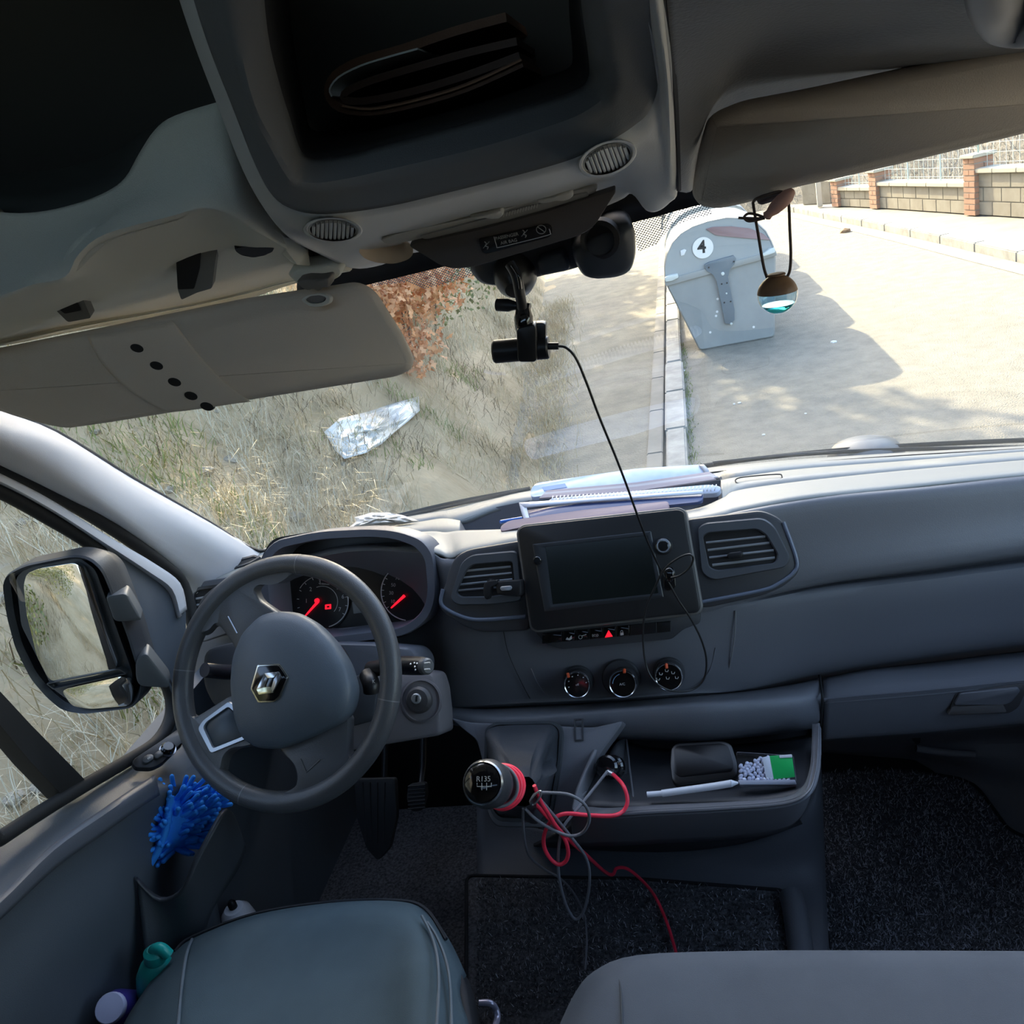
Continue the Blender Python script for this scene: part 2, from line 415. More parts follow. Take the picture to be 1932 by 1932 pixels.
# ---- grass, leaves and brush (numpy strands)
rng = np.random.default_rng(5)
def strands(name, pts, mat, lmin, lmax, w, lean=.6, droop=.5, up=None, label=None, cat='grass', parent=None):
    n = len(pts); pts = np.asarray(pts, float)
    L = rng.uniform(lmin, lmax, n); a = rng.uniform(0, 2 * np.pi, n); l = rng.uniform(.1, lean, n)
    d = np.stack([np.cos(a) * l, np.sin(a) * l, np.sqrt(np.maximum(1 - l * l, .05))], 1)
    d2 = d + np.stack([np.cos(a) * droop, np.sin(a) * droop, -np.full(n, droop)], 1) * rng.uniform(.3, 1.3, n)[:, None]
    d2 /= np.linalg.norm(d2, axis=1)[:, None]
    b = rng.uniform(0, 2 * np.pi, n); s = np.stack([np.cos(b), np.sin(b), np.zeros(n)], 1) * (w * rng.uniform(.6, 1.4, n))[:, None]
    m = pts + d * (L * .55)[:, None]; t = m + d2 * (L * .45)[:, None]
    vs = np.stack([pts - s, pts + s, m - s * .7, m + s * .7, t], 1).reshape(-1, 3)
    i = np.arange(n)[:, None] * 5
    fs = np.concatenate([i + np.array([[0, 1, 3]]), i + np.array([[0, 3, 2]]), i + np.array([[2, 3, 4]])], 0)
    o = npmesh(name, vs, fs, mat, parent)
    if label: tag(o, label, cat, kind='stuff')
    return o
def bankpts(n, x0, x1, y0, y1, clump=0, thr=-.1, seed=0):
    out = []
    while len(out) < n:
        y = random.uniform(y0, y1) if random.random() < .5 else y0 + (y1 - y0) * random.random() ** 1.6
        x = foot(y) - x0 - (x1 - x0) * random.random()
        if clump and noise.noise(Vector((x * clump, y * clump, seed))) < thr: continue
        out.append((x, y, bankz(x, y) - .01))
    return out
strands('dry_grass', bankpts(52000, .0, 4.6, -1, 15, 1.1, -.12, 2), straw, .08, .28, .0017, .8, .8, label='dry straw coloured grass covering the bank')
strands('pale_grass', bankpts(36000, .3, 4.2, 0, 11, .9, .05, 9), pale, .14, .38, .0016, .7, 1.1, label='long pale grass hanging in tufts down the bank')
strands('green_grass', bankpts(7000, .4, 4.0, 2, 10, 1.3, .22, 21), green, .05, .16, .003, .8, .5, label='small green weeds growing among the dry grass')
strands('undergrowth', bankpts(16000, .1, 4.4, -1, 14, 1.7, 0, 33), M('dark_twig', (.14, .105, .06), .9), .06, .22, .0022, .9, .5, label='dark dead undergrowth between the dry grass of the bank', cat='undergrowth')
strands('path_grass', [(random.gauss(-1.15, .12) - .1 * max(0, y - 5), y, G + .05) for y in [random.uniform(3, 13) for _ in range(5000)]], straw, .08, .26, .0022, .9, .7, label='dry grass along the edge of the path')
def hillpts(n):
    out = []
    for _ in range(n):
        y = random.uniform(6, 30); xw = 5.6 - (y - 7) * .235 if y < 18 else 2.95 - (y - 18) * .6; k = random.random() * 4.5
        x = xw + .3 + k; out.append((x, y, G + .1 + k * .62 + .35 * noise.noise(Vector((x * .7, y * .7, 1))) + .15 * noise.noise(Vector((x * 2.4, y * 2.4, 1)))))
    return out
strands('hillside_brush', hillpts(16000), M('brush_twig', (.36, .34, .30), .9), .2, .7, .004, .95, .4, label='grey brushwood on the hillside behind the garden wall', cat='brush')
strands('weeds', [(-.14 + random.gauss(0, .02), y, G + .0) for y in [random.uniform(4.5, 9) for _ in range(500)]], green, .02, .06, .003, .9, .4, label='tiny green weeds along the kerb foot', cat='weeds')
def leaves(name, cen, rad, n, mat, size, parent=None, lobed=False, shell=.0):
    """cloud of folded leaves"""
    cen = np.asarray(cen); v = rng.normal(size=(n, 3)); v /= np.linalg.norm(v, axis=1)[:, None]
    r = (shell + (1 - shell) * rng.uniform(0, 1, n)) ** .5
    c = cen + v * r[:, None] * np.asarray(rad)
    a = rng.normal(size=(n, 3)); a /= np.linalg.norm(a, axis=1)[:, None]; b = np.cross(a, rng.normal(size=(n, 3))); b /= np.linalg.norm(b, axis=1)[:, None]
    nn = np.cross(a, b); s = (size * rng.uniform(.6, 1.3, n))[:, None]
    if lobed:
        ks = [(0, 0, 0), (.25, .22, .05), (.45, .12, .06), (.65, .34, .12), (.85, .13, .08), (1.2, 0, -.05), (.85, -.13, .08), (.65, -.34, .12), (.45, -.12, .06), (.25, -.22, .05)]
        vs = np.stack([c + s * (a * k[0] + b * k[1] + nn * k[2]) for k in ks], 1).reshape(-1, 3); i = np.arange(n)[:, None] * 10
        fs = np.concatenate([i + np.array([t]) for t in ([0, 1, 9, 9], [1, 2, 8, 9], [2, 3, 7, 8], [3, 4, 6, 7], [4, 5, 5, 6])], 0)
        fs = np.concatenate([i + np.array([t]) for t in ([0, 1, 9], [1, 2, 9], [2, 8, 9], [2, 3, 8], [3, 7, 8], [3, 4, 7], [4, 6, 7], [4, 5, 6])], 0)
    else:
        vs = np.stack([c, c + s * (a * .5 + b * .3), c + s * a, c + s * (a * .5 - b * .3)], 1).reshape(-1, 3); i = np.arange(n)[:, None] * 4
        fs = np.concatenate([i + np.array([[0, 1, 2]]), i + np.array([[0, 2, 3]])], 0)
    return npmesh(name, vs, fs, mat, parent)
# brown oak bush on the bank ahead
oak = empty('oak_bush', 'bushy young oak with dry brown leaves on the bank ahead', 'bush')
ob = Vector((-2.5, 7.1, .15))
for k in range(26):
    a = random.uniform(0, 6.28); e = ob + Vector((math.cos(a) * random.uniform(.2, .75), math.sin(a) * .5 - .25, random.uniform(.5, 1.5)))
    m = ob.lerp(e, .5) + Vector((random.uniform(-.12, .12), random.uniform(-.12, .12), .15))
    tube('branch', [ob + Vector((random.uniform(-.1, .1), 0, -.35)), m, e], lambda t: .009 * (1 - t * .8), bark, oak, 5, 5)
for cc, rr, n in (((-2.45, 6.7, 1.05), (.55, .4, .38), 420), ((-2.05, 6.9, .80), (.42, .35, .32), 330), ((-2.75, 6.5, .55), (.30, .3, .30), 200), ((-2.25, 6.5, .35), (.35, .25, .25), 170), ((-1.75, 7.0, 1.12), (.40, .35, .25), 260), ((-2.2, 6.4, .72), (.45, .3, .3), 260), ((-2.55, 6.6, 1.3), (.5, .35, .25), 260)):
    tag(leaves('foliage', cc, rr, int(n * 1.8), oakm, .07, oak, True), kind='stuff')
gb = empty('green_bush', 'small green shrub behind the brown oak leaves', 'bush')
tube('stem', [Vector((-2.5, 8.2, .1)), Vector((-2.3, 8.0, .7))], .012, bark, gb, 5, 1)
tag(leaves('foliage', (-2.35, 7.9, .75), (.8, .5, .5), 1500, greenleaf, .05, gb), kind='stuff')
# bushes at the side and rear, seen in the wing mirror and through the door glass
for i, (c, r, n, lab) in enumerate((((-3.0, -1.6, 1.5), (.9, 1.1, .75), 5200, 'yellow green bush on the bank, reflected in the upper mirror'), ((-2.5, .35, .75), (.5, .5, .3), 1200, 'low scrubby bush on the bank behind the cab'), ((-3.6, 6.4, 1.75), (.4, .4, .15), 900, 'low yellow green bush high on the bank under the visor'))):
    b_ = empty('bank_bush', lab, 'bush'); tag(leaves('foliage', c, r, n, M('yellow_leaf', (.38, .36, .10), .7, col2=(.18, .22, .08), cscale=2.5), .045, b_), kind='stuff')
    for k in range(6):
        a = random.uniform(0, 6.28); tube('branch', [Vector(c) - Vector((0, 0, r[2] + .3)), Vector(c) + Vector((math.cos(a) * r[0] * .6, math.sin(a) * r[1] * .6, r[2] * .4))], .01, bark, b_, 5, 1)
# trees high on the bank: their crowns shade the van
for i, (c, r) in enumerate((((-2.3, 6.7, 4.8), (2.0, 1.8, 1.3)), ((-3.9, 14.0, 4.9), (1.7, 2.3, 1.2)), ((-5.0, 8.6, 5.4), (1.9, 1.8, 1.3)), ((-5.2, 4.6, 5.8), (1.8, 1.8, 1.2)), ((-5.3, 17.8, 4.9), (1.5, 2.2, 1.1)), ((-5.9, 22.5, 5.0), (1.5, 2.3, 1.1)))):
    t_ = empty('shade_tree', ['tree leaning over the van from the bank', 'tree farther along the bank beyond the oak bush', 'tall tree at the top of the bank', 'tree on the bank beside the cab door', 'tree on the bank beside the path, short of the road bend', 'farthest tree on the bank beside the road bend'][i], 'tree', 'trees on top of the bank')
    tag(leaves('foliage', c, r, 5200 if i < 4 else 4200, greenleaf, .20, t_), kind='stuff')
    z0 = bankz(c[0] - 1.2, c[1]); tube('trunk', [Vector((c[0] - 1.2, c[1], z0 - .2)), Vector((c[0] - .9, c[1], z0 + 1)), Vector(c)], lambda t: .13 - .08 * t, bark, t_, 8, 5)
# stones on the bank by the door
stonem = M('bank_stone', (.42, .38, .30), .9, .5, 40, col2=(.30, .27, .21), cscale=6)
def rock(name, c, s, mat, parent=None):
    bm = bmesh.new(); bmesh.ops.create_icosphere(bm, subdivisions=1, radius=1)
    k = random.random() * 50
    for v in bm.verts: v.co = Vector(c) + Vector((v.co.x * s * random.uniform(.8, 1.2), v.co.y * s, v.co.z * s * .55)) * (1 + .35 * noise.noise(v.co * 1.3 + Vector((k, 0, 0))))
    me = bpy.data.meshes.new(name); bm.to_mesh(me); bm.free(); me.materials.append(mat)
    o = bpy.data.objects.new(name, me); COL.objects.link(o); return o
for i in range(70):
    y = random.uniform(.4, 4.4); x = foot(y) - random.uniform(.2, 1.5)
    tag(rock('stone', (x, y, bankz(x, y)), random.uniform(.02, .06), stonem), 'small tan stone lying among the dry grass of the bank', 'stone', 'stones on the bank')
# crumpled plastic sheet on the bank
sheetm = M('plastic_sheet', (.72, .74, .72), .25, coat=.5)
def banklift(px, py, h=.05):
    d = ray(px, py); t = 2.0
    while t < 25:
        p = CAM + d * t
        if p.z < bankz(p.x, p.y) + h: return p
        t += .02
    return p
outl = [(612, 815), (640, 790), (690, 778), (740, 762), (790, 748), (792, 775), (770, 795), (745, 815), (720, 838), (690, 855), (650, 866), (632, 850), (622, 832)]
cx_, cy_ = 700, 812; vs = [banklift(cx_, cy_, .10)]; fs = []
rings = 7
for r in range(1, rings + 1):
    L = [(cx_ + (x - cx_) * r / rings, cy_ + (y - cy_) * r / rings) for x, y in outl]
    for i, (x, y) in enumerate(L):
        for k in range(2):
            x2, y2 = L[(i + 1) % len(L)]; xx, yy = x + (x2 - x) * k / 2, y + (y2 - y) * k / 2
            vs.append(banklift(xx, yy, .04 + .10 * abs(noise.noise(Vector((xx * .06, yy * .06, 0)))) * (1.1 - r / rings) + .05 * abs(noise.noise(Vector((xx * .15, yy * .15, 4))))))
m = len(outl) * 2
for i in range(m): fs.append((0, 1 + i, 1 + (i + 1) % m))
for r in range(rings - 1):
    for i in range(m): fs.append((1 + r * m + i, 1 + (r + 1) * m + i, 1 + (r + 1) * m + (i + 1) % m, 1 + r * m + (i + 1) % m))
sh = mk('plastic_sheet', vs, fs, sheetm, ang=25); tag(sh, 'crumpled translucent white plastic sheet lying on the bank', 'plastic sheet')
sh.modifiers.new('thickness', 'SOLIDIFY').thickness = .002
# ------------------------------------------------------------------ refuse containers
binm = M('bin_grey', (.33, .35, .355), .5, .15, 300, col2=(.38, .40, .40), cscale=3)
binlid = M('bin_lid_grey', (.40, .43, .44), .45, .1, 300, col2=(.45, .47, .47), cscale=2)
bindark = M('bin_bracket', (.16, .20, .235), .45)
redlid = M('faded_red', (.36, .24, .245), .5)
yb = 8.6; PB = Pl((0, yb, 0), (0, -1, 0))
body_px = [(1320, 662), (1258, 540), (1256, 528), (1463, 474), (1464, 500), (1462, 636)]
lid_px = [(1255, 532), (1254, 505), (1258, 480), (1268, 458), (1284, 440), (1306, 427), (1335, 417), (1370, 410), (1402, 411), (1428, 420), (1445, 436), (1455, 455), (1464, 478)]
def make_bin(dy, lab, top):
    root = empty('refuse_container', lab, 'bin', 'refuse containers in a row along the kerb')
    def L(pts, y, r=.02, s=1.0):
        P = [PB.hit(x, y2) for x, y2 in pts]; P = rnd(P, r, 3) if r else P
        if s != 1.0:
            c = sum(P, Vector()) / len(P); P = [c + (p - c) * s for p in P]
        return [p + Vector((0, y + dy, 0)) for p in P]
    b = loft('body', [L(body_px, 0, .03, .97), L(body_px, .015, .03, 1), L(body_px, 1.12, .03, 1), L(body_px, 1.14, .03, .97)], binm, root)
    l = loft('lid', [L(lid_px, -.012, 0, .975), L(lid_px, -.02, 0, .99), L(lid_px, 0, 0, 1.012), L(lid_px, 1.14, 0, 1.012), L(lid_px, 1.16, 0, .98)], binlid, root)
    P2 = Pl((0, yb + dy - .02, 0), (0, -1, 0))
    off = Vector((0, dy, 0))
    def sl(n, pts, m, par, f=.02, bk=-.01, r=.01, bev=.004):
        o = slab(n, Pl((0, yb - .02, 0), (0, -1, 0)), pts, m, par, f, bk, r, bev)
        o.location = off; return o
    sl('rim_band', [(1254, 528), (1464, 472), (1466, 482), (1256, 540)], binlid, root, .014)
    sl('end_lug', [(1254, 524), (1262, 520), (1279, 517), (1280, 524), (1268, 530), (1256, 532)], M('pale_lug', (.62, .66, .64), .5), root, .05)
    sl('end_lug', [(1438, 480), (1452, 470), (1462, 468), (1463, 476), (1450, 481), (1440, 484)], M('pale_lug', (.62, .66, .64), .5), root, .05)
    if top: sl('lid_stripe', [(1331, 432), (1345, 428), (1380, 427), (1415, 431), (1440, 441), (1454, 453), (1400, 449), (1350, 444)], redlid, l, .004, -.004)
    br = sl('lift_bracket', [(1329, 500), (1337, 495), (1384, 482), (1389, 488), (1386, 498), (1377, 508), (1374, 522), (1380, 555), (1386, 585), (1386, 604), (1378, 612), (1368, 610), (1364, 590), (1358, 560), (1352, 530), (1345, 518), (1332, 510)], bindark, root, .03, -.01, .006)
    for x, y in ((1337, 503), (1384, 492), (1371, 532), (1361, 534), (1366, 569), (1378, 567)):
        lathe('bolt', PB.hit(x, y) + off, (0, -1, 0), [(.008, .04), (.008, .056), (.004, .06)], blackm, br, 8)
    for x, y, r in ((1363, 515, .017), (1370, 552, .009), (1379, 609, .012)):
        lathe('bolt', PB.hit(x, y) + off, (0, -1, 0), [(r, .03), (r, .053), (r * .6, .058)], M('pale_lug', (.62, .66, .64), .5), br, 10)
    return root, l
labs = ['grey domed container with a round number 4 sticker, nearest in the row', 'second container in the kerbside row, mostly hidden behind the nearest', 'third container in the kerbside row, only its arched lid showing', 'last container at the far end of the kerbside row']
for i in range(4):
    rt, l = make_bin(i * 1.85, labs[i], i < 3)
    if i == 0:
        st = lathe('sticker', PB.hit(1326, 467) - Vector((0, .022, 0)), (0, -1, 0), [(.098, 0), (.098, .004)], M('sticker_white', (.8, .8, .78), .5), l, 32)
        text('number', '4', Pl((0, yb - .027, 0), (0, -1, 0)), 1324, 467, 23, blackm, st, 8, bold=True)
        slab('paper_scrap', Pl((0, yb - .02, 0), (0, -1, 0)), [(1284, 473), (1291, 470), (1295, 472), (1291, 481), (1285, 483)], whitep, l, .004, -.002, .003, .001)
        for x, y in ((1354, 564), (1353, 588), (1351, 596), (1340, 627), (1422, 617)):
            lathe('splash_mark', PB.hit(x, y), (0, -1, 0), [(.012, -.002), (.012, .003)], whitep, rt, 8)
# litter by the kerb
tag(slab('paper_scrap', Pl((0, 0, G + .06), (0, 0, 1)), [(1264, 633), (1275, 628), (1284, 630), (1272, 637)], whitep, None, .01, 0, .01, .004), 'white paper scrap lying on the kerb beside the container', 'litter')
for i, (x, y, s) in enumerate(((1290, 700, .02), (1385, 762, .012), (1395, 760, .014), (1573, 645, .03), (1440, 820, .012), (1520, 780, .01))):
    p = qz(x, y, G + .004); tag(rock('litter_scrap', p, s, M('pale_litter', (.7, .7, .66), .7)), 'tiny pale scrap of litter lying on the asphalt', 'litter', 'litter on the road')
p = qz(1594, 436, G + .02); tag(rock('dead_leaf', p, .085, M('dead_leaf', (.22, .13, .06), .8)), 'dry brown leaf clump lying against the far kerb', 'leaf')

# ================================================================== CAB SHELL
shellm = M('cab_lining', (.05, .05, .05), .8)
# floor
fl = box('floor', (-.12, .62, -.02), 1.86, 2.5, .03, floorm); tag(fl, kind='structure')
# bulkhead under the dash and toe board
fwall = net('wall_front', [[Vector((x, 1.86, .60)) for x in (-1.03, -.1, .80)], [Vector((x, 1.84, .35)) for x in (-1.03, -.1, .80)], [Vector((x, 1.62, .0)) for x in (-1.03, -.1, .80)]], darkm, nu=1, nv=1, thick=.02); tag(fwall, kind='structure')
rear = box('wall_back', (-.12, -.50, .85), 1.9, .04, 1.8, shellm); tag(rear, kind='structure')
roof = box('roof_panel', (-.12, .10, 1.86), 1.9, 1.25, .04, shellm); tag(roof, kind='structure')
wr = empty('wall_right', kind='structure')
box('lower_panel', (.80, .55, .385), .04, 2.2, .83, doorm, wr)
box('rear_pillar', (.80, -.20, 1.2), .04, .60, 1.4, shellm, wr)
box('upper_rail', (.80, .35, 1.66), .04, 1.7, .42, shellm, wr)
net('front_pillar', [[Vector((.80, 1.42, .80)), Vector((.80, .82, 1.50))], [Vector((.77, 1.54, .80)), Vector((.77, .96, 1.50))], [Vector((.80, 1.62, .80)), Vector((.80, 1.04, 1.50))]], trimm, wr, 1, 1, .03)
# upper closing panel between roof and headliner front
cp = net('ceiling', [[Vector((x, .62, 1.86)) for x in (-1.05, .80)], [Vector((x, 1.02, 1.46)) for x in (-1.05, .80)], [Vector((x, 1.06, 1.42)) for x in (-1.05, .80)]], shellm, nu=1, nv=1, thick=.03); tag(cp, kind='structure')
wl = empty('wall_left', kind='structure')
box('lower_panel', (-1.04, .75, .33), .03, 2.3, .70, doorm, wl)
box('rear_pillar', (-1.06, -.1, 1.2), .05, .9, 1.4, shellm, wl)
box('upper_panel', (-1.06, .35, 1.60), .05, 1.6, .52, shellm, wl)

# windshield -----------------------------------------------------------------
WB = [(455, 1075, 1.50), (560, 1040, 1.60), (700, 1010, 1.68), (1000, 945, 1.78), (1340, 900, 1.83), (1640, 870, 1.82), (1932, 850, 1.78), (2120, 840, 1.70), (2480, 815, 1.58)]
WT = [(-70, 730, .98), (120, 640, 1.03), (330, 575, 1.06), (700, 515, 1.09), (1000, 440, 1.10), (1310, 370, 1.10), (1650, 290, 1.06), (2150, 150, .95), (2750, -30, .85)]
def lerpP(a, b, t): a, b = V(a), V(b); return a.lerp(b, t)
ws = net('window_1', [[V(p) for p in WT], [lerpP(a, b, .33) for a, b in zip(WT, WB)], [lerpP(a, b, .66) for a, b in zip(WT, WB)], [V(p) for p in WB]], glassm, nu=4, nv=3, thick=0); tag(ws, kind='structure')
# dotted black frit printed on the glass at its top edge
dm = bpy.data.materials.new('frit_dots'); dm.use_nodes = True; t = dm.node_tree; b = t.nodes['Principled BSDF']; b.inputs['Base Color'].default_value = (.01, .01, .01, 1); b.inputs['Roughness'].default_value = .5
uv = t.nodes.new('ShaderNodeUVMap'); vr = t.nodes.new('ShaderNodeTexVoronoi'); vr.feature = 'F1'; vr.inputs['Scale'].default_value = 1; vr.inputs['Randomness'].default_value = 0
lt = t.nodes.new('ShaderNodeMath'); lt.operation = 'LESS_THAN'; lt.inputs[1].default_value = .34
t.links.new(uv.outputs[0], vr.inputs['Vector']); t.links.new(vr.outputs['Distance'], lt.inputs[0]); t.links.new(lt.outputs[0], b.inputs['Alpha'])
def frit(name, px):
    GP = Pl(q(1000, 560, 1.17), (0, -.72, .69))
    L = [GP.hit(x, y) for x, y in px]; o = mk(name, L, [tuple(range(len(L)))], dm, flat=True)
    u, v, _ = basis(GP.n); uvl = o.data.uv_layers.new(name='UVMap')
    for lp in o.data.loops:
        c = o.data.vertices[lp.vertex_index].co; uvl.data[lp.index].uv = (c.dot(u) / .0034, c.dot(v) / .0034)
    o.parent = ws; return tag(o, 'band of small black dots printed on the glass')
frit('dot_print', [(700, 500), (1200, 400), (1190, 455), (1100, 470), (960, 500), (905, 516), (860, 530), (800, 545), (770, 532), (700, 540)])
frit('dot_print', [(1195, 405), (1335, 380), (1345, 404), (1300, 415), (1262, 432), (1240, 460), (1205, 475), (1195, 440)])
# header bar above the glass
hd = net('trim_1', [[(560, 470, 1.06), (700, 430, 1.06), (1000, 370, 1.06), (1190, 330, 1.06), (1330, 300, 1.06), (1600, 230, 1.03), (2100, 100, .95), (2750, -80, .85)], [(560, 566, 1.07), (699, 536, 1.07), (1000, 464, 1.07), (1190, 421, 1.07), (1330, 384, 1.07), (1600, 318, 1.03), (2100, 190, .95), (2750, 10, .85)]], blackm, nu=3, nv=1, thick=.008); tag(hd, kind='structure')

# A pillar -------------------------------------------------------------------
def qa(px, py, x): return qx(px, py, x)
apill = net('trim_2', [
    [qa(-70, 742, -.955), q(0, 774, 1.03), q(109, 815, 1.10), q(254, 904, 1.26), q(399, 986, 1.40), q(485, 1038, 1.50), q(520, 1060, 1.54)],
    [qa(-70, 760, -.935), q(0, 798, .97), q(109, 840, 1.05), q(254, 935, 1.20), q(399, 1018, 1.34), q(470, 1062, 1.43), q(500, 1085, 1.47)],
    [qa(-70, 800, -.93), q(0, 835, .95), q(109, 885, 1.03), q(254, 985, 1.17), q(375, 1062, 1.30), q(430, 1100, 1.36), q(460, 1130, 1.40)],
    [qa(-70, 838, -.95), q(0, 868, .965), q(109, 920, 1.04), q(225, 990, 1.15), q(330, 1070, 1.25), q(362, 1105, 1.29), q(400, 1150, 1.32)],
    [qa(-70, 850, -.985), q(0, 884, .995), q(100, 935, 1.07), q(215, 1005, 1.18), q(320, 1085, 1.27), q(352, 1118, 1.30), q(390, 1165, 1.33)]], trimm, nu=4, nv=3, thick=.01, extl=0.3)
tag(apill, kind='structure')
seal = tube('trim_3', [qx(-80, 850, -.975) + Vector((0, -.28, .24)), qx(-80, 850, -.975), qx(0, 878, -.975), qx(110, 935, -.975), qx(230, 1008, -.975), qx(310, 1068, -.975), qx(345, 1105, -.975), qx(365, 1180, -.97)], .012, rubber, None, 8, 4); tag(seal, kind='structure')
gs = tube('trim_4', [qa(-70, 742, -.953), q(0, 776, 1.03), q(109, 817, 1.10), q(254, 905, 1.26), q(399, 988, 1.40), q(487, 1039, 1.50), q(560, 1020, 1.60), q(650, 998, 1.67), q(790, 968, 1.74), q(1000, 922, 1.80)], .004, rubber, None, 6, 4); tag(gs, kind='structure')

# driver's door ----------------------------------------------------------------
door = empty('door_1', kind='structure')
PD = Pl((-.985, 0, 0), (1, 0, 0))
# window frame: light strip, black seal, sail panel
net('frame_strip', [[qx(-80, 862, -.96), qx(0, 893, -.96), qx(100, 945, -.96), qx(205, 1012, -.96), qx(290, 1062, -.96), qx(340, 1100, -.96), qx(353, 1150, -.96)],
     [qx(-80, 880, -.955), qx(0, 908, -.955), qx(100, 962, -.955), qx(200, 1026, -.955), qx(280, 1078, -.955), qx(325, 1112, -.955), qx(340, 1160, -.955)],
     [qx(-80, 890, -.975), qx(0, 917, -.975), qx(100, 970, -.975), qx(195, 1034, -.975), qx(272, 1085, -.975), qx(312, 1120, -.975), qx(330, 1170, -.975)]], trimm, door, 4, 3, .008, extl=0.35)
tube('window_seal', [qx(-80, 905, -.975) + Vector((0, -.32, .24)), qx(-80, 905, -.975), qx(0, 927, -.975), qx(100, 982, -.975), qx(165, 1022, -.975), qx(196, 1052, -.975), qx(222, 1108, -.975), qx(252, 1175, -.975), qx(283, 1238, -.975), qx(315, 1293, -.975), qx(324, 1330, -.975), qx(318, 1365, -.975), qx(295, 1400, -.975), qx(246, 1432, -.97), qx(163, 1480, -.965), qx(80, 1530, -.965), qx(0, 1582, -.965), qx(-60, 1622, -.965), qx(-60, 1622, -.965) + Vector((0, -.4, 0))], .011, rubber, door, 8, 5)
slab('sail_panel', Pl((-.965, 0, 0), (1, 0, 0)), [(212, 1018), (262, 1058), (330, 1110), (352, 1150), (352, 1310), (335, 1330), (300, 1250), (255, 1150), (225, 1080)], doorm, door, 0, -.012, .01, .003)
slab('quarter_bar', Pl((-.962, 0, 0), (1, 0, 0)), [(-260, 1100), (0, 1303), (60, 1368), (168, 1478), (150, 1492), (123, 1506), (60, 1440), (0, 1368), (-260, 1170)], rubber, door, 0, -.03, .004, .003)
g2 = mk('window_2', [PD.hit(-120, 880), PD.hit(0, 905), PD.hit(210, 1015), PD.hit(330, 1250), PD.hit(335, 1400), PD.hit(160, 1495), PD.hit(-120, 1680)], [tuple(range(7))], glassm, flat=True); tag(g2, kind='structure')
# upper door sill rolling into the room, armrest band, lower skin
net('door_skin', [
    [qx(-80, 1655, -.985), qx(0, 1595, -.985), qx(95, 1535, -.985), qx(165, 1488, -.985), qx(246, 1440, -.985), qx(300, 1408, -.985), qx(345, 1375, -.985)],
    [qx(-80, 1700, -.955), qx(0, 1636, -.955), qx(95, 1562, -.955), qx(170, 1505, -.955), qx(250, 1458, -.955), qx(320, 1420, -.955), qx(360, 1395, -.955)],
    [qx(-80, 1742, -.93), qx(0, 1672, -.93), qx(90, 1590, -.93), qx(175, 1524, -.93), qx(255, 1475, -.93), qx(330, 1440, -.93), qx(375, 1420, -.93)],
    [qx(-80, 1760, -.905), qx(0, 1700, -.905), qx(95, 1605, -.905), qx(180, 1545, -.905), qx(265, 1492, -.905), qx(340, 1465, -.91), qx(385, 1450, -.91)],
    [qx(-80, 1790, -.89), qx(0, 1724, -.89), qx(100, 1626, -.89), qx(190, 1566, -.89), qx(272, 1512, -.89), qx(345, 1490, -.90), qx(390, 1480, -.90)],
    [qx(-80, 1870, -.90), qx(0, 1800, -.90), qx(90, 1700, -.90), qx(180, 1625, -.90), qx(250, 1580, -.905), qx(340, 1550, -.93), qx(395, 1540, -.93)],
    [qx(-80, 2000, -.905), qx(0, 1930, -.905), qx(80, 1830, -.905), qx(160, 1750, -.905), qx(240, 1690, -.905), qx(330, 1660, -.93), qx(400, 1640, -.94)],
    [qx(-80, 2200, -.93), qx(0, 2120, -.93), qx(80, 2000, -.93), qx(160, 1900, -.93), qx(240, 1840, -.93), qx(340, 1800, -.94), qx(420, 1760, -.95)],
    [qx(-80, 2500, -.94), qx(0, 2400, -.94), qx(80, 2300, -.94), qx(180, 2150, -.94), qx(260, 2050, -.94), qx(350, 1990, -.94), qx(450, 1930, -.95)]], doorm, door, 4, 4, .01, extl=0.4, wall=(0, -1, 0))
net('armrest_edge', [[qx(-80, 1752, -.898), qx(0, 1690, -.898), qx(100, 1592, -.898), qx(185, 1532, -.898), qx(240, 1494, -.90), qx(292, 1462, -.905)],
     [qx(-80, 1764, -.882), qx(0, 1704, -.882), qx(102, 1604, -.882), qx(188, 1543, -.882), qx(244, 1505, -.885), qx(296, 1472, -.89)],
     [qx(-80, 1800, -.882), qx(0, 1736, -.882), qx(108, 1636, -.882), qx(195, 1574, -.882), qx(256, 1530, -.885), qx(302, 1500, -.89)]], M('armrest_vinyl', (.09, .10, .12), .38, .2, 900), door, 4, 3, .012, extl=0.4, wall=(0, -1, 0))
PA = Pl((-.878, 0, 0), (1, 0, .25))
slab('armrest_pad', PA, [(95, 1690), (120, 1655), (180, 1605), (225, 1568), (236, 1562), (238, 1570), (215, 1605), (160, 1650), (110, 1692), (97, 1697)], M('pad_green_grey', (.075, .09, .088), .7), door, .004, -.01, .01, .004)
hl = Pl((-.872, 0, 0), (1, 0, .15))
ho = [(112, 1765), (140, 1720), (185, 1682), (225, 1660), (247, 1662), (249, 1685), (225, 1730), (190, 1772), (150, 1808), (122, 1815), (110, 1795)]
hi = [(130, 1768), (152, 1730), (190, 1697), (222, 1676), (234, 1676), (236, 1688), (216, 1724), (184, 1760), (152, 1790), (134, 1797), (127, 1785)]
ringslab('pull_handle', hl, ho, hi, M('handle_dark', (.02, .024, .03), .35), door, .006, -.02, .01, .01, -.02, .003)
slab('pull_cup', Pl((-.888, 0, 0), (1, 0, .15)), hi, doorm, door, 0, -.004, .01, .002)
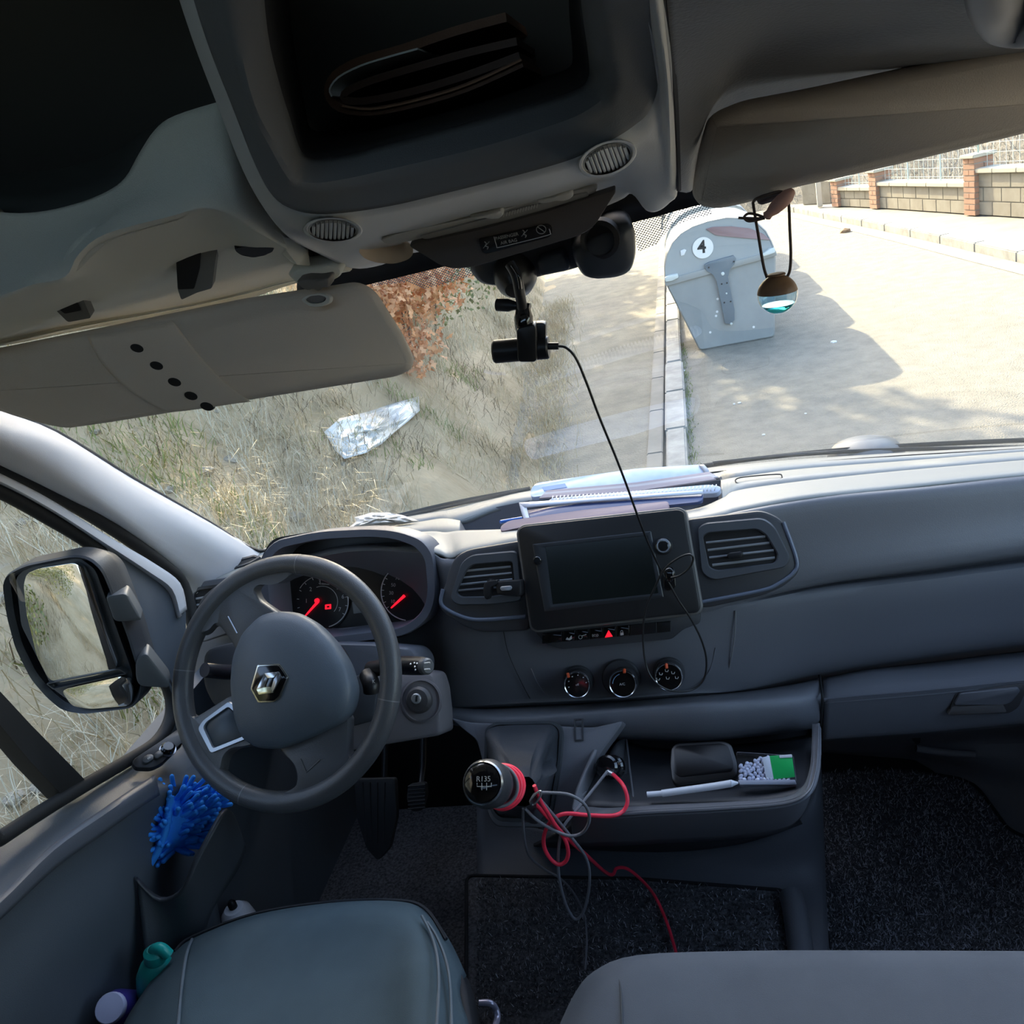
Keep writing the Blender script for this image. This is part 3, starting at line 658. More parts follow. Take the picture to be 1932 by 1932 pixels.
# window switch panel on the sill
PS = Pl(qx(295, 1418, -.925), (.55, -.1, .83))
sp = slab('switch_panel', PS, [(248, 1436), (262, 1425), (300, 1400), (340, 1372), (350, 1380), (345, 1400), (305, 1440), (285, 1449), (255, 1448)], blackm, door, .003, -.006, .006, .002)
for pts in ([(270, 1428), (282, 1421), (290, 1424), (290, 1432), (276, 1440), (268, 1436)], [(292, 1420), (303, 1413), (310, 1416), (308, 1424), (297, 1431), (290, 1428)]):
    slab('window_switch', PS, pts, M('switch_grey', (.05, .055, .06), .3), sp, .008, .002, .003, .0015)
text('switch_symbol', 'm', PS, 281, 1430, 6, whitep, sp, 25, .009)
lathe('mirror_knob', PS.hit(316, 1417), PS.n, [(.011, .002), (.011, .010), (.008, .013)], glossm, sp, 20)
lathe('knob_ring', PS.hit(316, 1417), PS.n, [(.013, .002), (.013, .004)], silver, sp, 20)
# door pocket with its lip (dark trough that holds the mitt)
net('door_pocket', [
    [qx(255, 1660, -.90), qx(300, 1700, -.88), qx(345, 1680, -.84), qx(375, 1620, -.82), qx(415, 1545, -.80), qx(428, 1525, -.80)],
    [qx(262, 1690, -.90), qx(310, 1730, -.88), qx(358, 1705, -.84), qx(392, 1635, -.82), qx(432, 1565, -.80), qx(444, 1540, -.80)],
    [qx(280, 1850, -.90), qx(330, 1850, -.88), qx(375, 1800, -.85), qx(400, 1720, -.83), qx(450, 1640, -.82), qx(465, 1600, -.82)]], M('pocket_dark', (.04, .046, .055), .45, .2, 800), door, 4, 4, .008)

# ================================================================== DASHBOARD
NA = Vector((0, -.906, .423))
dash = empty('dashboard', 'dark grey moulded van dashboard spanning the cab under the windshield', 'dashboard')
T = [ # rear            Cr              Cf              front edge      rolled edge
 ((400, 1092, 1.42), (385, 1096, 1.39), (372, 1100, 1.36), (354, 1104, 1.335), (352, 1109, 1.33)),
 ((485, 1040, 1.52), (468, 1056, 1.46), (455, 1068, 1.40), (432, 1085, 1.335), (430, 1092, 1.325)),
 ((560, 1018, 1.62), (545, 1035, 1.53), (525, 1052, 1.42), (500, 1070, 1.32), (500, 1078, 1.31)),
 ((655, 996, 1.68), (655, 1006, 1.58), (652, 1018, 1.45), (650, 1035, 1.32), (650, 1042, 1.31)),
 ((790, 970, 1.74), (793, 984, 1.62), (798, 1003, 1.45), (802, 1030, 1.30), (806, 1042, 1.28)),
 ((830, 962, 1.76), (836, 978, 1.62), (840, 1004, 1.42), (846, 1042, 1.28), (848, 1054, 1.265)),
 ((855, 956, 1.77), (868, 982, 1.60), (868, 1001, 1.40), (872, 1033, 1.275), (874, 1044, 1.26)),
 ((930, 940, 1.785), (935, 957, 1.62), (935, 999, 1.37), (930, 1022, 1.27), (932, 1034, 1.255)),
 ((1000, 925, 1.80), (1000, 944, 1.63), (990, 996, 1.36), (985, 1012, 1.27), (985, 1024, 1.255)),
 ((1170, 905, 1.82), (1170, 925, 1.64), (1150, 979, 1.36), (1145, 995, 1.27), (1145, 1006, 1.255)),
 ((1300, 888, 1.84), (1310, 908, 1.65), (1300, 962, 1.37), (1300, 975, 1.28), (1300, 986, 1.265)),
 ((1345, 882, 1.84), (1360, 906, 1.64), (1362, 940, 1.40), (1365, 962, 1.29), (1367, 972, 1.275)),
 ((1380, 878, 1.84), (1392, 900, 1.60), (1392, 925, 1.45), (1395, 954, 1.30), (1396, 965, 1.285)),
 ((1500, 867, 1.84), (1505, 885, 1.62), (1510, 908, 1.46), (1515, 932, 1.31), (1516, 943, 1.295)),
 ((1700, 854, 1.82), (1700, 870, 1.63), (1700, 888, 1.46), (1700, 912, 1.325), (1700, 922, 1.31)),
 ((1932, 841, 1.78), (1932, 852, 1.62), (1932, 868, 1.46), (1932, 888, 1.33), (1932, 898, 1.315)),
 ((2100, 832, 1.70), (2100, 842, 1.58), (2100, 856, 1.44), (2100, 876, 1.32), (2100, 886, 1.305)),
 ((2440, 808, 1.58), (2440, 818, 1.50), (2440, 832, 1.41), (2440, 852, 1.30), (2440, 862, 1.285))]
def col(k, r0=0, r1=99): return [c[k] for c in T[r0:r1]]
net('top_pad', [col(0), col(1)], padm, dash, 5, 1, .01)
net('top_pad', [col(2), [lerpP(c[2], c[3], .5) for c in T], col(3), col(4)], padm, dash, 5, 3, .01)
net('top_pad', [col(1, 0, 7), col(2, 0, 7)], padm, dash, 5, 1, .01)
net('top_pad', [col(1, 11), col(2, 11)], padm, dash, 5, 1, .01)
# storage recess bowl
rl = [V(T[i][1]) for i in range(6, 12)] + [V(T[i][2]) for i in range(11, 5, -1)]
cc = sum(rl, Vector()) / len(rl)
loft('storage_recess', [rl, [p + Vector((0, 0, -.012)) for p in scl(rl, .985, cc)], [p + Vector((0, 0, -.05)) for p in scl(rl, .95, cc)], [p + Vector((0, 0, -.055)) for p in scl(rl, .8, cc)]], dashm, dash, False, True)
# grip slot on the pad
PP = Pl(lerpP(T[12][1], T[12][2], .4), (0, -.12, .99))
slot = [(1388, 905), (1405, 900), (1465, 895), (1475, 898), (1468, 905), (1410, 911), (1392, 912)]
tube('grip_slot', [PP.hit(x, y, .004) for x, y in slot], .0013, rubber, dash, 5, 4, True)
# defroster gap lines along the glass
tube('rear_gap', [q(1300, 897, 1.75), q(1500, 876, 1.76), q(1700, 861, 1.74), q(1932, 848, 1.70), q(2090, 838, 1.65)], .003, rubber, dash, 5, 4)
# front face
X_ = [352, 440, 500, 650, 800, 850, 985, 1150, 1300, 1400, 1550, 1750, 1932, 2100, 2440]
F_ = [
 ([1106, 1092, 1078, 1040, 1042, 1054, 1024, 1006, 986, 963, 937, 918, 898, 886, 860], [1.33, 1.325, 1.31, 1.31, 1.28, 1.265, 1.255, 1.255, 1.265, 1.283, 1.30, 1.31, 1.315, 1.305, 1.290]),
 ([1118, 1104, 1092, 1060, 1062, 1070, 1040, 1020, 1000, 975, 952, 932, 915, 902, 876], [1.31, 1.305, 1.31, 1.33, 1.28, 1.255, 1.248, 1.248, 1.255, 1.268, 1.287, 1.297, 1.302, 1.295, 1.280]),
 ([1150, 1140, 1130, 1110, 1110, 1110, 1090, 1075, 1060, 1045, 1020, 995, 975, 960, 934], [1.31, 1.305, 1.34, 1.36, 1.30, 1.25, 1.245, 1.245, 1.25, 1.26, 1.275, 1.285, 1.29, 1.285, 1.270]),
 ([1190, 1185, 1190, 1190, 1180, 1180, 1180, 1165, 1150, 1128, 1095, 1066, 1040, 1022, 996], [1.30, 1.30, 1.34, 1.37, 1.30, 1.25, 1.235, 1.235, 1.24, 1.25, 1.262, 1.27, 1.275, 1.27, 1.255]),
 ([1202, 1197, 1200, 1200, 1190, 1190, 1188, 1173, 1158, 1136, 1104, 1079, 1055, 1038, 1012], [1.31, 1.31, 1.34, 1.37, 1.30, 1.25, 1.235, 1.235, 1.24, 1.255, 1.295, 1.31, 1.315, 1.31, 1.295]),
 ([1220, 1212, 1215, 1215, 1205, 1202, 1200, 1185, 1168, 1148, 1118, 1094, 1071, 1054, 1028], [1.31, 1.31, 1.34, 1.37, 1.30, 1.25, 1.235, 1.235, 1.24, 1.25, 1.268, 1.275, 1.28, 1.275, 1.260]),
 ([1280, 1270, 1280, 1290, 1275, 1270, 1265, 1255, 1240, 1225, 1195, 1168, 1148, 1132, 1106], [1.33, 1.33, 1.36, 1.38, 1.31, 1.25, 1.225, 1.222, 1.225, 1.24, 1.265, 1.275, 1.28, 1.275, 1.260]),
 ([1350, 1340, 1350, 1350, 1325, 1325, 1318, 1312, 1300, 1294, 1262, 1230, 1208, 1195, 1169], [1.35, 1.35, 1.38, 1.39, 1.32, 1.25, 1.22, 1.215, 1.22, 1.235, 1.27, 1.28, 1.285, 1.28, 1.265]),
 ([1362, 1352, 1362, 1360, 1338, 1338, 1330, 1322, 1312, 1304, 1276, 1244, 1222, 1208, 1182], [1.36, 1.36, 1.39, 1.40, 1.33, 1.26, 1.225, 1.22, 1.225, 1.25, 1.31, 1.325, 1.33, 1.325, 1.310]),
 ([1375, 1365, 1375, 1372, 1352, 1352, 1345, 1338, 1328, 1320, 1292, 1260, 1238, 1224, 1198], [1.42, 1.42, 1.43, 1.44, 1.40, 1.34, 1.31, 1.30, 1.31, 1.33, 1.38, 1.39, 1.39, 1.38, 1.365])]
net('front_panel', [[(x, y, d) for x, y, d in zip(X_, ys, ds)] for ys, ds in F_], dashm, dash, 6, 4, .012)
# centre shelf band
net('shelf_band', [
 [(838, 1330, 1.27), (900, 1336, 1.25), (1000, 1332, 1.235), (1150, 1324, 1.23), (1300, 1312, 1.235), (1400, 1304, 1.25), (1500, 1290, 1.27), (1548, 1277, 1.29)],
 [(840, 1338, 1.22), (900, 1344, 1.20), (1000, 1341, 1.19), (1150, 1333, 1.18), (1300, 1321, 1.185), (1400, 1314, 1.20), (1500, 1303, 1.22), (1549, 1290, 1.25)],
 [(842, 1350, 1.20), (900, 1358, 1.18), (1000, 1356, 1.165), (1150, 1346, 1.155), (1300, 1336, 1.155), (1400, 1331, 1.17), (1500, 1325, 1.19), (1550, 1320, 1.215)],
 [(843, 1362, 1.20), (900, 1372, 1.18), (1000, 1380, 1.165), (1150, 1388, 1.155), (1300, 1392, 1.155), (1400, 1386, 1.17), (1500, 1374, 1.19), (1549, 1366, 1.215)],
 [(845, 1366, 1.24), (900, 1376, 1.24), (1000, 1386, 1.24), (1150, 1395, 1.24), (1300, 1398, 1.24), (1400, 1392, 1.25), (1500, 1380, 1.26), (1549, 1372, 1.29)]], dashm, dash, 4, 4, .008)
# glove box band to the right
gbx = net('glove_box', [
 [(1552, 1279, 1.305), (1640, 1262, 1.315), (1750, 1250, 1.32), (1932, 1228, 1.325), (2100, 1212, 1.32), (2440, 1186, 1.305)],
 [(1553, 1286, 1.265), (1640, 1270, 1.27), (1750, 1262, 1.275), (1932, 1243, 1.28), (2100, 1228, 1.275), (2440, 1202, 1.260)],
 [(1554, 1316, 1.215), (1640, 1308, 1.218), (1750, 1299, 1.22), (1932, 1280, 1.225), (2100, 1266, 1.22), (2440, 1240, 1.205)],
 [(1555, 1326, 1.208), (1640, 1318, 1.210), (1750, 1309, 1.212), (1932, 1291, 1.218), (2100, 1277, 1.215), (2440, 1251, 1.200)],
 [(1553, 1388, 1.22), (1640, 1382, 1.222), (1750, 1374, 1.225), (1932, 1357, 1.23), (2100, 1344, 1.225), (2440, 1318, 1.210)],
 [(1551, 1396, 1.24), (1640, 1390, 1.245), (1750, 1382, 1.25), (1932, 1365, 1.255), (2100, 1352, 1.25), (2440, 1326, 1.235)],
 [(1550, 1398, 1.34), (1640, 1392, 1.345), (1750, 1384, 1.35), (1932, 1367, 1.355), (2100, 1354, 1.35), (2440, 1328, 1.335)]], dashm, dash, 5, 3, .008)
PG = Pl(q(1860, 1330, 1.213), (0, -.98, .12))
slab('handle_recess', PG, [(1789, 1350), (1803, 1306), (1930, 1290), (1938, 1300), (1922, 1335), (1905, 1346)], M('recess_dark', (.05, .045, .045), .6), gbx, .002, -.01, .006, .001)
slab('handle_flap', PG, [(1800, 1331), (1811, 1309), (1922, 1298), (1926, 1304), (1909, 1325), (1897, 1330)], M('handle_grey', (.10, .10, .11), .45), gbx, .007, -.004, .004, .002)
slab('handle_lip', PG, [(1788, 1349), (1797, 1334), (1892, 1328), (1900, 1344)], M('handle_brown', (.11, .10, .095), .5), gbx, .004, -.004, .003, .001)
tube('panel_gap', [q(1546, 1274, 1.285), q(1551, 1310, 1.212), q(1551, 1330, 1.206), q(1548, 1368, 1.21)], .0022, rubber, dash, 5, 4)
tube('panel_gap', [q(1388, 1152, 1.247), q(1386, 1200, 1.236), (1378, 1250, 1.232), (1365, 1304, 1.24)], .0012, M('gap_light', (.2, .2, .2), .5), dash, 5, 5)
tube('panel_gap', [q(950, 1192, 1.235), q(960, 1235, 1.226), (985, 1290, 1.218), (1000, 1318, 1.215)], .0007, rubber, dash, 5, 5)
tube('panel_crease', [q(1002, 1262, 1.222), q(1018, 1295, 1.214), q(1045, 1315, 1.212), q(1150, 1316, 1.21), q(1290, 1303, 1.212), (1318, 1292, 1.218), (1340, 1262, 1.226), (1350, 1222, 1.232)], .0009, dashm, dash, 5, 6)
# ---- vents
def slats(P, rows, par, r=.0022):
    for a, b in rows: tube('slat', [P.hit(*a, -.012), P.hit(*b, -.012)], r, M('slat_edge', (.24, .25, .27), .35), par, 6, 1)
    for a, b in rows: 
        A, B = P.hit(*a, -.012), P.hit(*b, -.012); n = P.n; d = Vector((0, 0, -.006))
        mk('slat_blade', [A, B, B - n * .022 + d, A - n * .022 + d, A + Vector((0, 0, -.002)), B + Vector((0, 0, -.002)), B - n * .022 + d * 1.3, A - n * .022 + d * 1.3], [(0, 1, 2, 3), (4, 7, 6, 5), (0, 4, 5, 1), (1, 5, 6, 2), (2, 6, 7, 3), (3, 7, 4, 0)], blackm, par, flat=True)
PV = Pl(q(900, 1100, 1.235), NA)
va = slab('vent_pod', PV, [(990, 1018), (884, 1036), (860, 1048), (846, 1072), (838, 1108), (823, 1132), (832, 1154), (872, 1182), (908, 1194), (1000, 1190)], dashd, dash, .010, -.02, .012, .006)
tube('trim_line', [PV.hit(x, y, .010) for x, y in ((836, 1112), (832, 1136), (845, 1151), (880, 1166), (915, 1169), (992, 1163))], .0035, M('blue_grey_trim', (.12, .14, .19), .35), va, 8, 5)
of = [(976, 1038), (890, 1046), (870, 1060), (856, 1105), (848, 1130), (862, 1142), (930, 1141), (985, 1134)]
inn = [(966, 1060), (892, 1066), (880, 1076), (866, 1106), (861, 1119), (870, 1126), (925, 1125), (972, 1118)]
ringslab('vent_frame', PV, of, inn, M('vent_frame_grey', (.07, .075, .085), .4), va, .016, .0, .010, .006, -.02, .003)
slab('vent_cavity', PV, inn, darkm, va, .0105, .0, .006, 0)
PV1 = Pl(PV.p0 + NA * .022, NA)
slats(PV1, [((879, 1077), (964, 1069)), ((873, 1090), (966, 1081)), ((868, 1103), (967, 1093)), ((865, 1114), (968, 1106))], va)
# right vent
PV2 = Pl(q(1400, 1050, 1.235), NA)
vb = slab('vent_pod', PV2, [(1290, 980), (1438, 962), (1474, 978), (1490, 1005), (1511, 1055), (1507, 1082), (1480, 1106), (1440, 1124), (1330, 1148), (1300, 1140)], dashd, dash, .010, -.02, .012, .006)
tube('trim_line', [PV2.hit(x, y, .010) for x, y in ((1478, 985), (1503, 1056), (1497, 1080), (1470, 1100), (1436, 1114), (1322, 1136))], .003, M('blue_grey_trim', (.12, .14, .19), .35), vb, 8, 5)
of = [(1316, 996), (1330, 986), (1440, 976), (1462, 992), (1492, 1052), (1484, 1070), (1345, 1096), (1323, 1082)]
inn = [(1326, 1012), (1336, 1006), (1428, 999), (1445, 1010), (1467, 1046), (1463, 1062), (1352, 1076), (1338, 1070)]
ringslab('vent_frame', PV2, of, inn, M('vent_frame_grey', (.07, .075, .085), .4), vb, .016, 0, .010, .006, -.02, .003)
slab('vent_cavity', PV2, inn, darkm, vb, .0105, 0, .006, 0)
PV3 = Pl(PV2.p0 + NA * .022, NA)
slats(PV3, [((1332, 1024), (1444, 1012)), ((1335, 1038), (1452, 1024)), ((1338, 1052), (1460, 1038)), ((1344, 1066), (1462, 1052))], vb)
for x0, y0, x1, y1 in ((1348, 1008, 1352, 1074), (1392, 1003, 1398, 1070), (1428, 1001, 1438, 1064)): tube('vane', [PV3.hit(x0, y0, -.014), PV3.hit(x1, y1, -.014)], .0014, blackm, vb, 5, 1)
slab('vent_tab', PV3, [(1371, 1048), (1376, 1043), (1398, 1040), (1403, 1044), (1398, 1052), (1376, 1055)], blackm, vb, .004, -.01, .002, .002)
# left end vent beside the wheel
PL_ = Pl(q(390, 1130, 1.30), NA)
vc = slab('vent_pod', PL_, [(352, 1108), (364, 1100), (440, 1086), (448, 1120), (430, 1195), (370, 1215), (355, 1180)], dashm, dash, .006, -.02, .008, .004)
inn = [(366, 1122), (374, 1114), (428, 1106), (430, 1125), (415, 1160), (372, 1168)]
of = [(360, 1118), (370, 1108), (436, 1098), (438, 1125), (420, 1168), (366, 1178)]
ringslab('vent_frame', PL_, of, inn, dashd, vc, .011, 0, .006, .004, -.02, .002)
slab('vent_cavity', PL_, inn, darkm, vc, .0065, 0, .004, 0)
slats(Pl(PL_.p0 + NA * .018, NA), [((368, 1130), (428, 1118)), ((369, 1142), (424, 1132)), ((370, 1154), (418, 1146))], vc)
# small defroster outlet on the left corner
PU = Pl(q(450, 1066, 1.40), (0, -.2, .98))
ringslab('defroster_outlet', PU, [(412, 1074), (432, 1058), (480, 1046), (492, 1050), (472, 1062), (430, 1076)], [(420, 1072), (436, 1061), (478, 1050), (484, 1052), (468, 1060), (432, 1072)], dashd, dash, .006, -.004, .003, .002, -.01, .001)
slab('defroster_slot', PU, [(420, 1072), (436, 1061), (478, 1050), (484, 1052), (468, 1060), (432, 1072)], darkm, dash, .004, -.002, .002, 0)
# ---- instrument cluster
PC = Pl(q(700, 1110, 1.275), (0, -.94, .34))
co_ = [(484, 1062), (512, 1020), (600, 1001), (700, 996), (752, 1001), (798, 1018), (818, 1045), (824, 1120), (812, 1165), (770, 1200), (600, 1222), (500, 1210)]
ci_ = [(504, 1066), (526, 1036), (602, 1019), (700, 1014), (744, 1018), (782, 1032), (800, 1055), (806, 1118), (796, 1155), (760, 1184), (600, 1203), (516, 1192)]
cl = ringslab('cluster_hood', PC, co_, ci_, M('hood_grey', (.11, .115, .14), .42, .2, 900), dash, .028, -.03, .03, .025, -.055, .006)
cb = slab('cluster_face', PC, [(488, 1062), (512, 1016), (600, 1001), (748, 999), (793, 1014), (816, 1050), (820, 1124), (806, 1168), (765, 1202), (600, 1220), (502, 1210)], M('cluster_black', (.014, .013, .014), .3), cl, -.05, -.06, .02, 0)
PI = Pl(PC.p0 - PC.n * .048, PC.n)
dialm = M('dial_black', (.010, .010, .012), .35)
def dial(cx, cy, rp, a0, a1, labels, needle, nm):
    s = PI.scale(cx, cy); c = PI.hit(cx, cy, .002)
    d = lathe('dial', c, PI.n, [(rp * s, 0), (rp * s, .002)], dialm, cl, 48)
    def pt(a, r, off=.005): return PI.hit(cx + rp * r * math.cos(math.radians(a)), cy - rp * r * math.sin(math.radians(a)), off)
    tube('dial_ring', [pt(a0 + (a1 - a0) * k / 24, 1.0) for k in range(25)], .0011, M('ring_light', (.5, .5, .52), .4), d, 5, 1)
    if nm:
        for k in range(13):
            a = nm[0] + (nm[1] - nm[0]) * k / 12; tube('tick', [pt(a, .98), pt(a, .90)], .0005, whitep, d, 4, 1)
    for s_, x, y, h in labels: text('numeral', s_, PI, x, y, h, M('dial_print', (.45, .45, .45), .6), d, -3, .006)
    (x0, y0), (x1, y1) = needle
    tube('needle', [PI.hit(x0, y0, .010), PI.hit(x1, y1, .009)], lambda t: .0030 - .0016 * t, redglow, d, 8, 4)
    return d
d1 = dial(608, 1135, 49, -75, 30, [('1', 578, 1134, 7), ('2', 586, 1112, 7), ('3', 603, 1098, 7), ('4', 622, 1099, 6), ('5', 637, 1109, 6), ('6', 647, 1126, 7), ('7', 641, 1150, 7), ('x1000/min', 612, 1102, 3)], ((600, 1135), (576, 1162)), (215, -30))
tube('dial_ring', [PI.hit(608 + 49 * math.cos(math.radians(a)), 1135 - 49 * math.sin(math.radians(a)), .005) for a in range(95, 150, 6)], .0007, M('dial_print', (.45, .45, .45), .6), d1, 5, 1)
tube('inner_ring', [PI.hit(608 + 29 * math.cos(math.radians(a)), 1135 - 29 * math.sin(math.radians(a)), .005) for a in range(-40, 120, 8)], .0006, M('dial_print', (.45, .45, .45), .6), d1, 5, 1)
lathe('needle_hub', PI.hit(599, 1133, .006), PI.n, [(.0045, 0), (.0045, .004)], redglow, d1, 16)
wo = [(613, 1141), (624, 1140), (624, 1149), (613, 1150)]; wi = [(615.5, 1143.5), (621.5, 1143), (621.5, 1146.5), (615.5, 1147)]
ringslab('warning_light', PI, wo, wi, redglow, d1, .006, .003, .001, .0005, .003, .0003)
d2 = dial(773, 1117, 54, 95, 262, [('10', 741, 1135, 6), ('30', 738, 1119, 6), ('50', 742, 1104, 6), ('70', 750, 1091, 6), ('90', 761, 1082, 6), ('110', 774, 1077, 6), ('130', 789, 1079, 6), ('km/h', 778, 1092, 4)], ((763, 1124), (738, 1147)), (215, 60))
slab('trip_display', PI, [(664, 1136), (690, 1134), (692, 1155), (667, 1158)], M('display_grey', (.20, .21, .22), .3), cl, .006, 0, .001, .0005)
tube('cluster_sill', [PI.hit(560, 1196, .004), PI.hit(620, 1190, .008), PI.hit(700, 1182, .008), PI.hit(760, 1178, .006)], .0016, M('ring_light', (.5, .5, .52), .4), cl, 5, 4)
# ---- screen unit
PSn = Pl(q(1140, 1080, 1.205), NA)
so_ = [(976, 1002), (986, 993), (1280, 961), (1291, 966), (1322, 1146), (1316, 1156), (1012, 1190), (1002, 1184)]
sc = slab('screen_unit', PSn, so_, M('unit_black', (.013, .0135, .015), .42), dash, .0, -.05, .006, .0025)
sh_ = slab('unit_shell', PSn, [(973, 1003), (984, 990), (1282, 957), (1295, 964), (1327, 1148), (1319, 1160), (1010, 1194), (999, 1186)], M('shell_grey', (.13, .125, .12), .4), sc, -.006, -.05, .008, .003)
b_out = [(1004, 1027), (1228, 1002), (1252, 1127), (1027, 1154)]; b_in = [(1031, 1034), (1220, 1013), (1240, 1117), (1045, 1138)]
ringslab('bezel', PSn, b_out, b_in, M('bezel_grey', (.030, .033, .038), .3), sc, .001, -.004, .001, .001, -.01, .0008)
slab('screen', PSn, [(1029, 1032), (1222, 1011), (1242, 1119), (1043, 1140)], M('screen_glass', (.010, .013, .012), .16, coat=.3), sc, .0012, -.002, .001, 0)
PS2 = Pl(PSn.p0 + NA * .002, NA)
def rb(cx, cy, r, m, par, n='button', h=.004, P=PS2):
    s = P.scale(cx, cy); return lathe(n, P.hit(cx, cy), P.n, [(r * s, -.002), (r * s, h * .7), (r * s * .85, h)], m, par, 28)
rb(1014, 1057, 9, M('unit_black', (0, 0, 0)), sc, 'button_ring', .0015); rb(1014, 1057, 7, glossm, sc, 'eject_button', .003)
rb(1252, 1030, 17, blackm, sc, 'knob_base', .002)
k_ = rb(1252, 1030, 14.5, chrome, sc, 'volume_knob', .010); k2 = rb(1252, 1030, 10.5, glossm, sc, 'knob_cap', .013)
pt = slab('usb_port', PS2, [(1253, 1072), (1268, 1069), (1273, 1078), (1275, 1108), (1260, 1116), (1252, 1108)], glossm, sc, .002, -.002, .003, .001)
slab('port_mouth', PS2, [(1260, 1078), (1267, 1077), (1269, 1092), (1262, 1094)], M('port_grey', (.08, .09, .10), .3), sc, .0035, 0, .002, .0005)
# ---- row of push buttons
PB2 = Pl(q(1150, 1195, 1.218), NA)
rw = slab('button_row', PB2, [(1008, 1192), (1322, 1156), (1321, 1176), (1290, 1187), (1268, 1206), (1060, 1225), (1030, 1217)], dashd, dash, .003, -.02, .006, .003)
xs = [1022, 1061.5, 1086.5, 1111.5, 1137, 1162.5, 1188, 1240, 1267]
bl = []
for i in range(len(xs) - 1):
    a, b = xs[i] + .8, xs[i + 1] - .8
    def yy(x, k): return 1189 - (x - 1062) * .094 + k
    o = slab('push_button', PB2, [(a, yy(a, 2)), (b, yy(b, 2)), (b, yy(b, 22)), (a, yy(a, 22))], glossm if i < 6 else blackm, rw, .007, 0, .0012, .001); bl.append(o)
icm = M('icon_white', (.6, .6, .6), .5)
hz = slab('hazard_symbol', PB2, [(1141, 1203), (1148, 1189), (1156, 1201)], redglow, bl[4], .0082, .006, .001, .0002)
text('symbol', 'ECO', PB2, 1123, 1199, 4.2, icm, bl[3], 4, .0075)
slab('seat_symbol', PB2, [(1067, 1207), (1070, 1202), (1073, 1205), (1078, 1199), (1079, 1205), (1075, 1208)], icm, bl[1], .008, .006, .0006, .0002)
tube('wheel_symbol', [PB2.hit(1095 + 3.5 * math.cos(a / 8 * 6.283), 1202 + 3.5 * math.sin(a / 8 * 6.283), .0075) for a in range(8)], .0005, icm, bl[2], 4, 1, True)
tube('wheel_symbol', [PB2.hit(1097, 1200, .0075), PB2.hit(1106, 1197, .0075)], .0006, icm, bl[2], 4, 1)
slab('lock_symbol', PB2, [(1170, 1194), (1176, 1193), (1176.5, 1198), (1170.5, 1199)], icm, bl[5], .008, .006, .0004, .0002)
tube('lock_shackle', [PB2.hit(x, y, .0075) for x, y in ((1171, 1194), (1171, 1191), (1173, 1189.5), (1175, 1191), (1175, 1194))], .0004, icm, bl[5], 4, 2)
# ---- climate knobs
PK = Pl(q(1175, 1290, 1.175), NA)
def knob(cx, cy, r, bx, by, br, ptr, nm):
    s = PK.scale(cx, cy); r_ = r * s; PKb = Pl(PK.p0 - NA * .036, NA)
    bz = lathe('climate_knob', PKb.hit(bx, by), NA, [(br * s, -.01), (br * s, .004), (br * s * .93, .007), (r_ * 1.02, .007)], dashd, dash, 48)
    f = PK.hit(cx, cy)
    lathe('knob_body', f, NA, [(r_ * 1.0, -.030), (r_ * 1.0, -.004), (r_ * .96, 0)], M('knob_rubber', (.035, .035, .038), .45), bz, 48)
    lathe('chrome_ring', f, NA, [(r_ * .98, -.003), (r_ * .98, .001), (r_ * .93, .003), (r_ * .88, .002), (r_ * .88, -.002)], chrome, bz, 48)
    lathe('knob_face', f, NA, [(r_ * .88, -.002), (r_ * .87, .0015), (.0001, .0022)], glossm, bz, 48)
    (ax_, ay), (bx_, by_) = ptr
    tube('pointer', [PK.hit(ax_, ay, .001), PK.hit(bx_, by_, .004)], .0024, orange, bz, 6, 1)
    return bz
k1 = knob(1089, 1292, 25.5, 1091, 1284, 29, ((1071, 1270), (1073, 1278)), '')
k2 = knob(1175, 1290, 27, 1172, 1279, 37, ((1178, 1262), (1178, 1270)), '')
k3 = knob(1262, 1277, 27.5, 1262, 1270, 31, ((1257, 1252), (1258, 1261)), '')
def pmark(par, cx, cy, s, n='symbol'):
    slab(n, PK, [(cx - s, cy - s * .6), (cx + s, cy - s * .7), (cx + s * .8, cy + s * .6), (cx - s * .8, cy + s * .7)], icm, par, .0035, .001, .0006, .0001)
for i in range(6):
    a = math.radians(200 - i * 38); pmark(k1, 1089 + 17 * math.cos(a), 1291 - 17 * math.sin(a), 1.2, 'tick_mark')
text('symbol', 'off', PK, 1089, 1292, 4, icm, k1, 4, .0032)
tube('dial_arc', [PK.hit(1175 + 19 * math.cos(math.radians(a)), 1290 - 19 * math.sin(math.radians(a)), .003) for a in range(110, 190, 10)], .0005, M('arc_blue', (.25, .4, .6), .5), k2, 4, 1)
text('symbol', 'A/C', PK, 1174, 1291, 4.5, icm, k2, 4, .0032)
for x, y in ((1242, 1281), (1247, 1271), (1258, 1265), (1270, 1269), (1277, 1278), (1260, 1279)):
    tube('air_symbol', [PK.hit(x + dx, y + dy, .0035) for dx, dy in ((-3, -2), (-2.5, 2), (1.5, 2.5), (3, -1))], .0006, icm, k3, 4, 1)
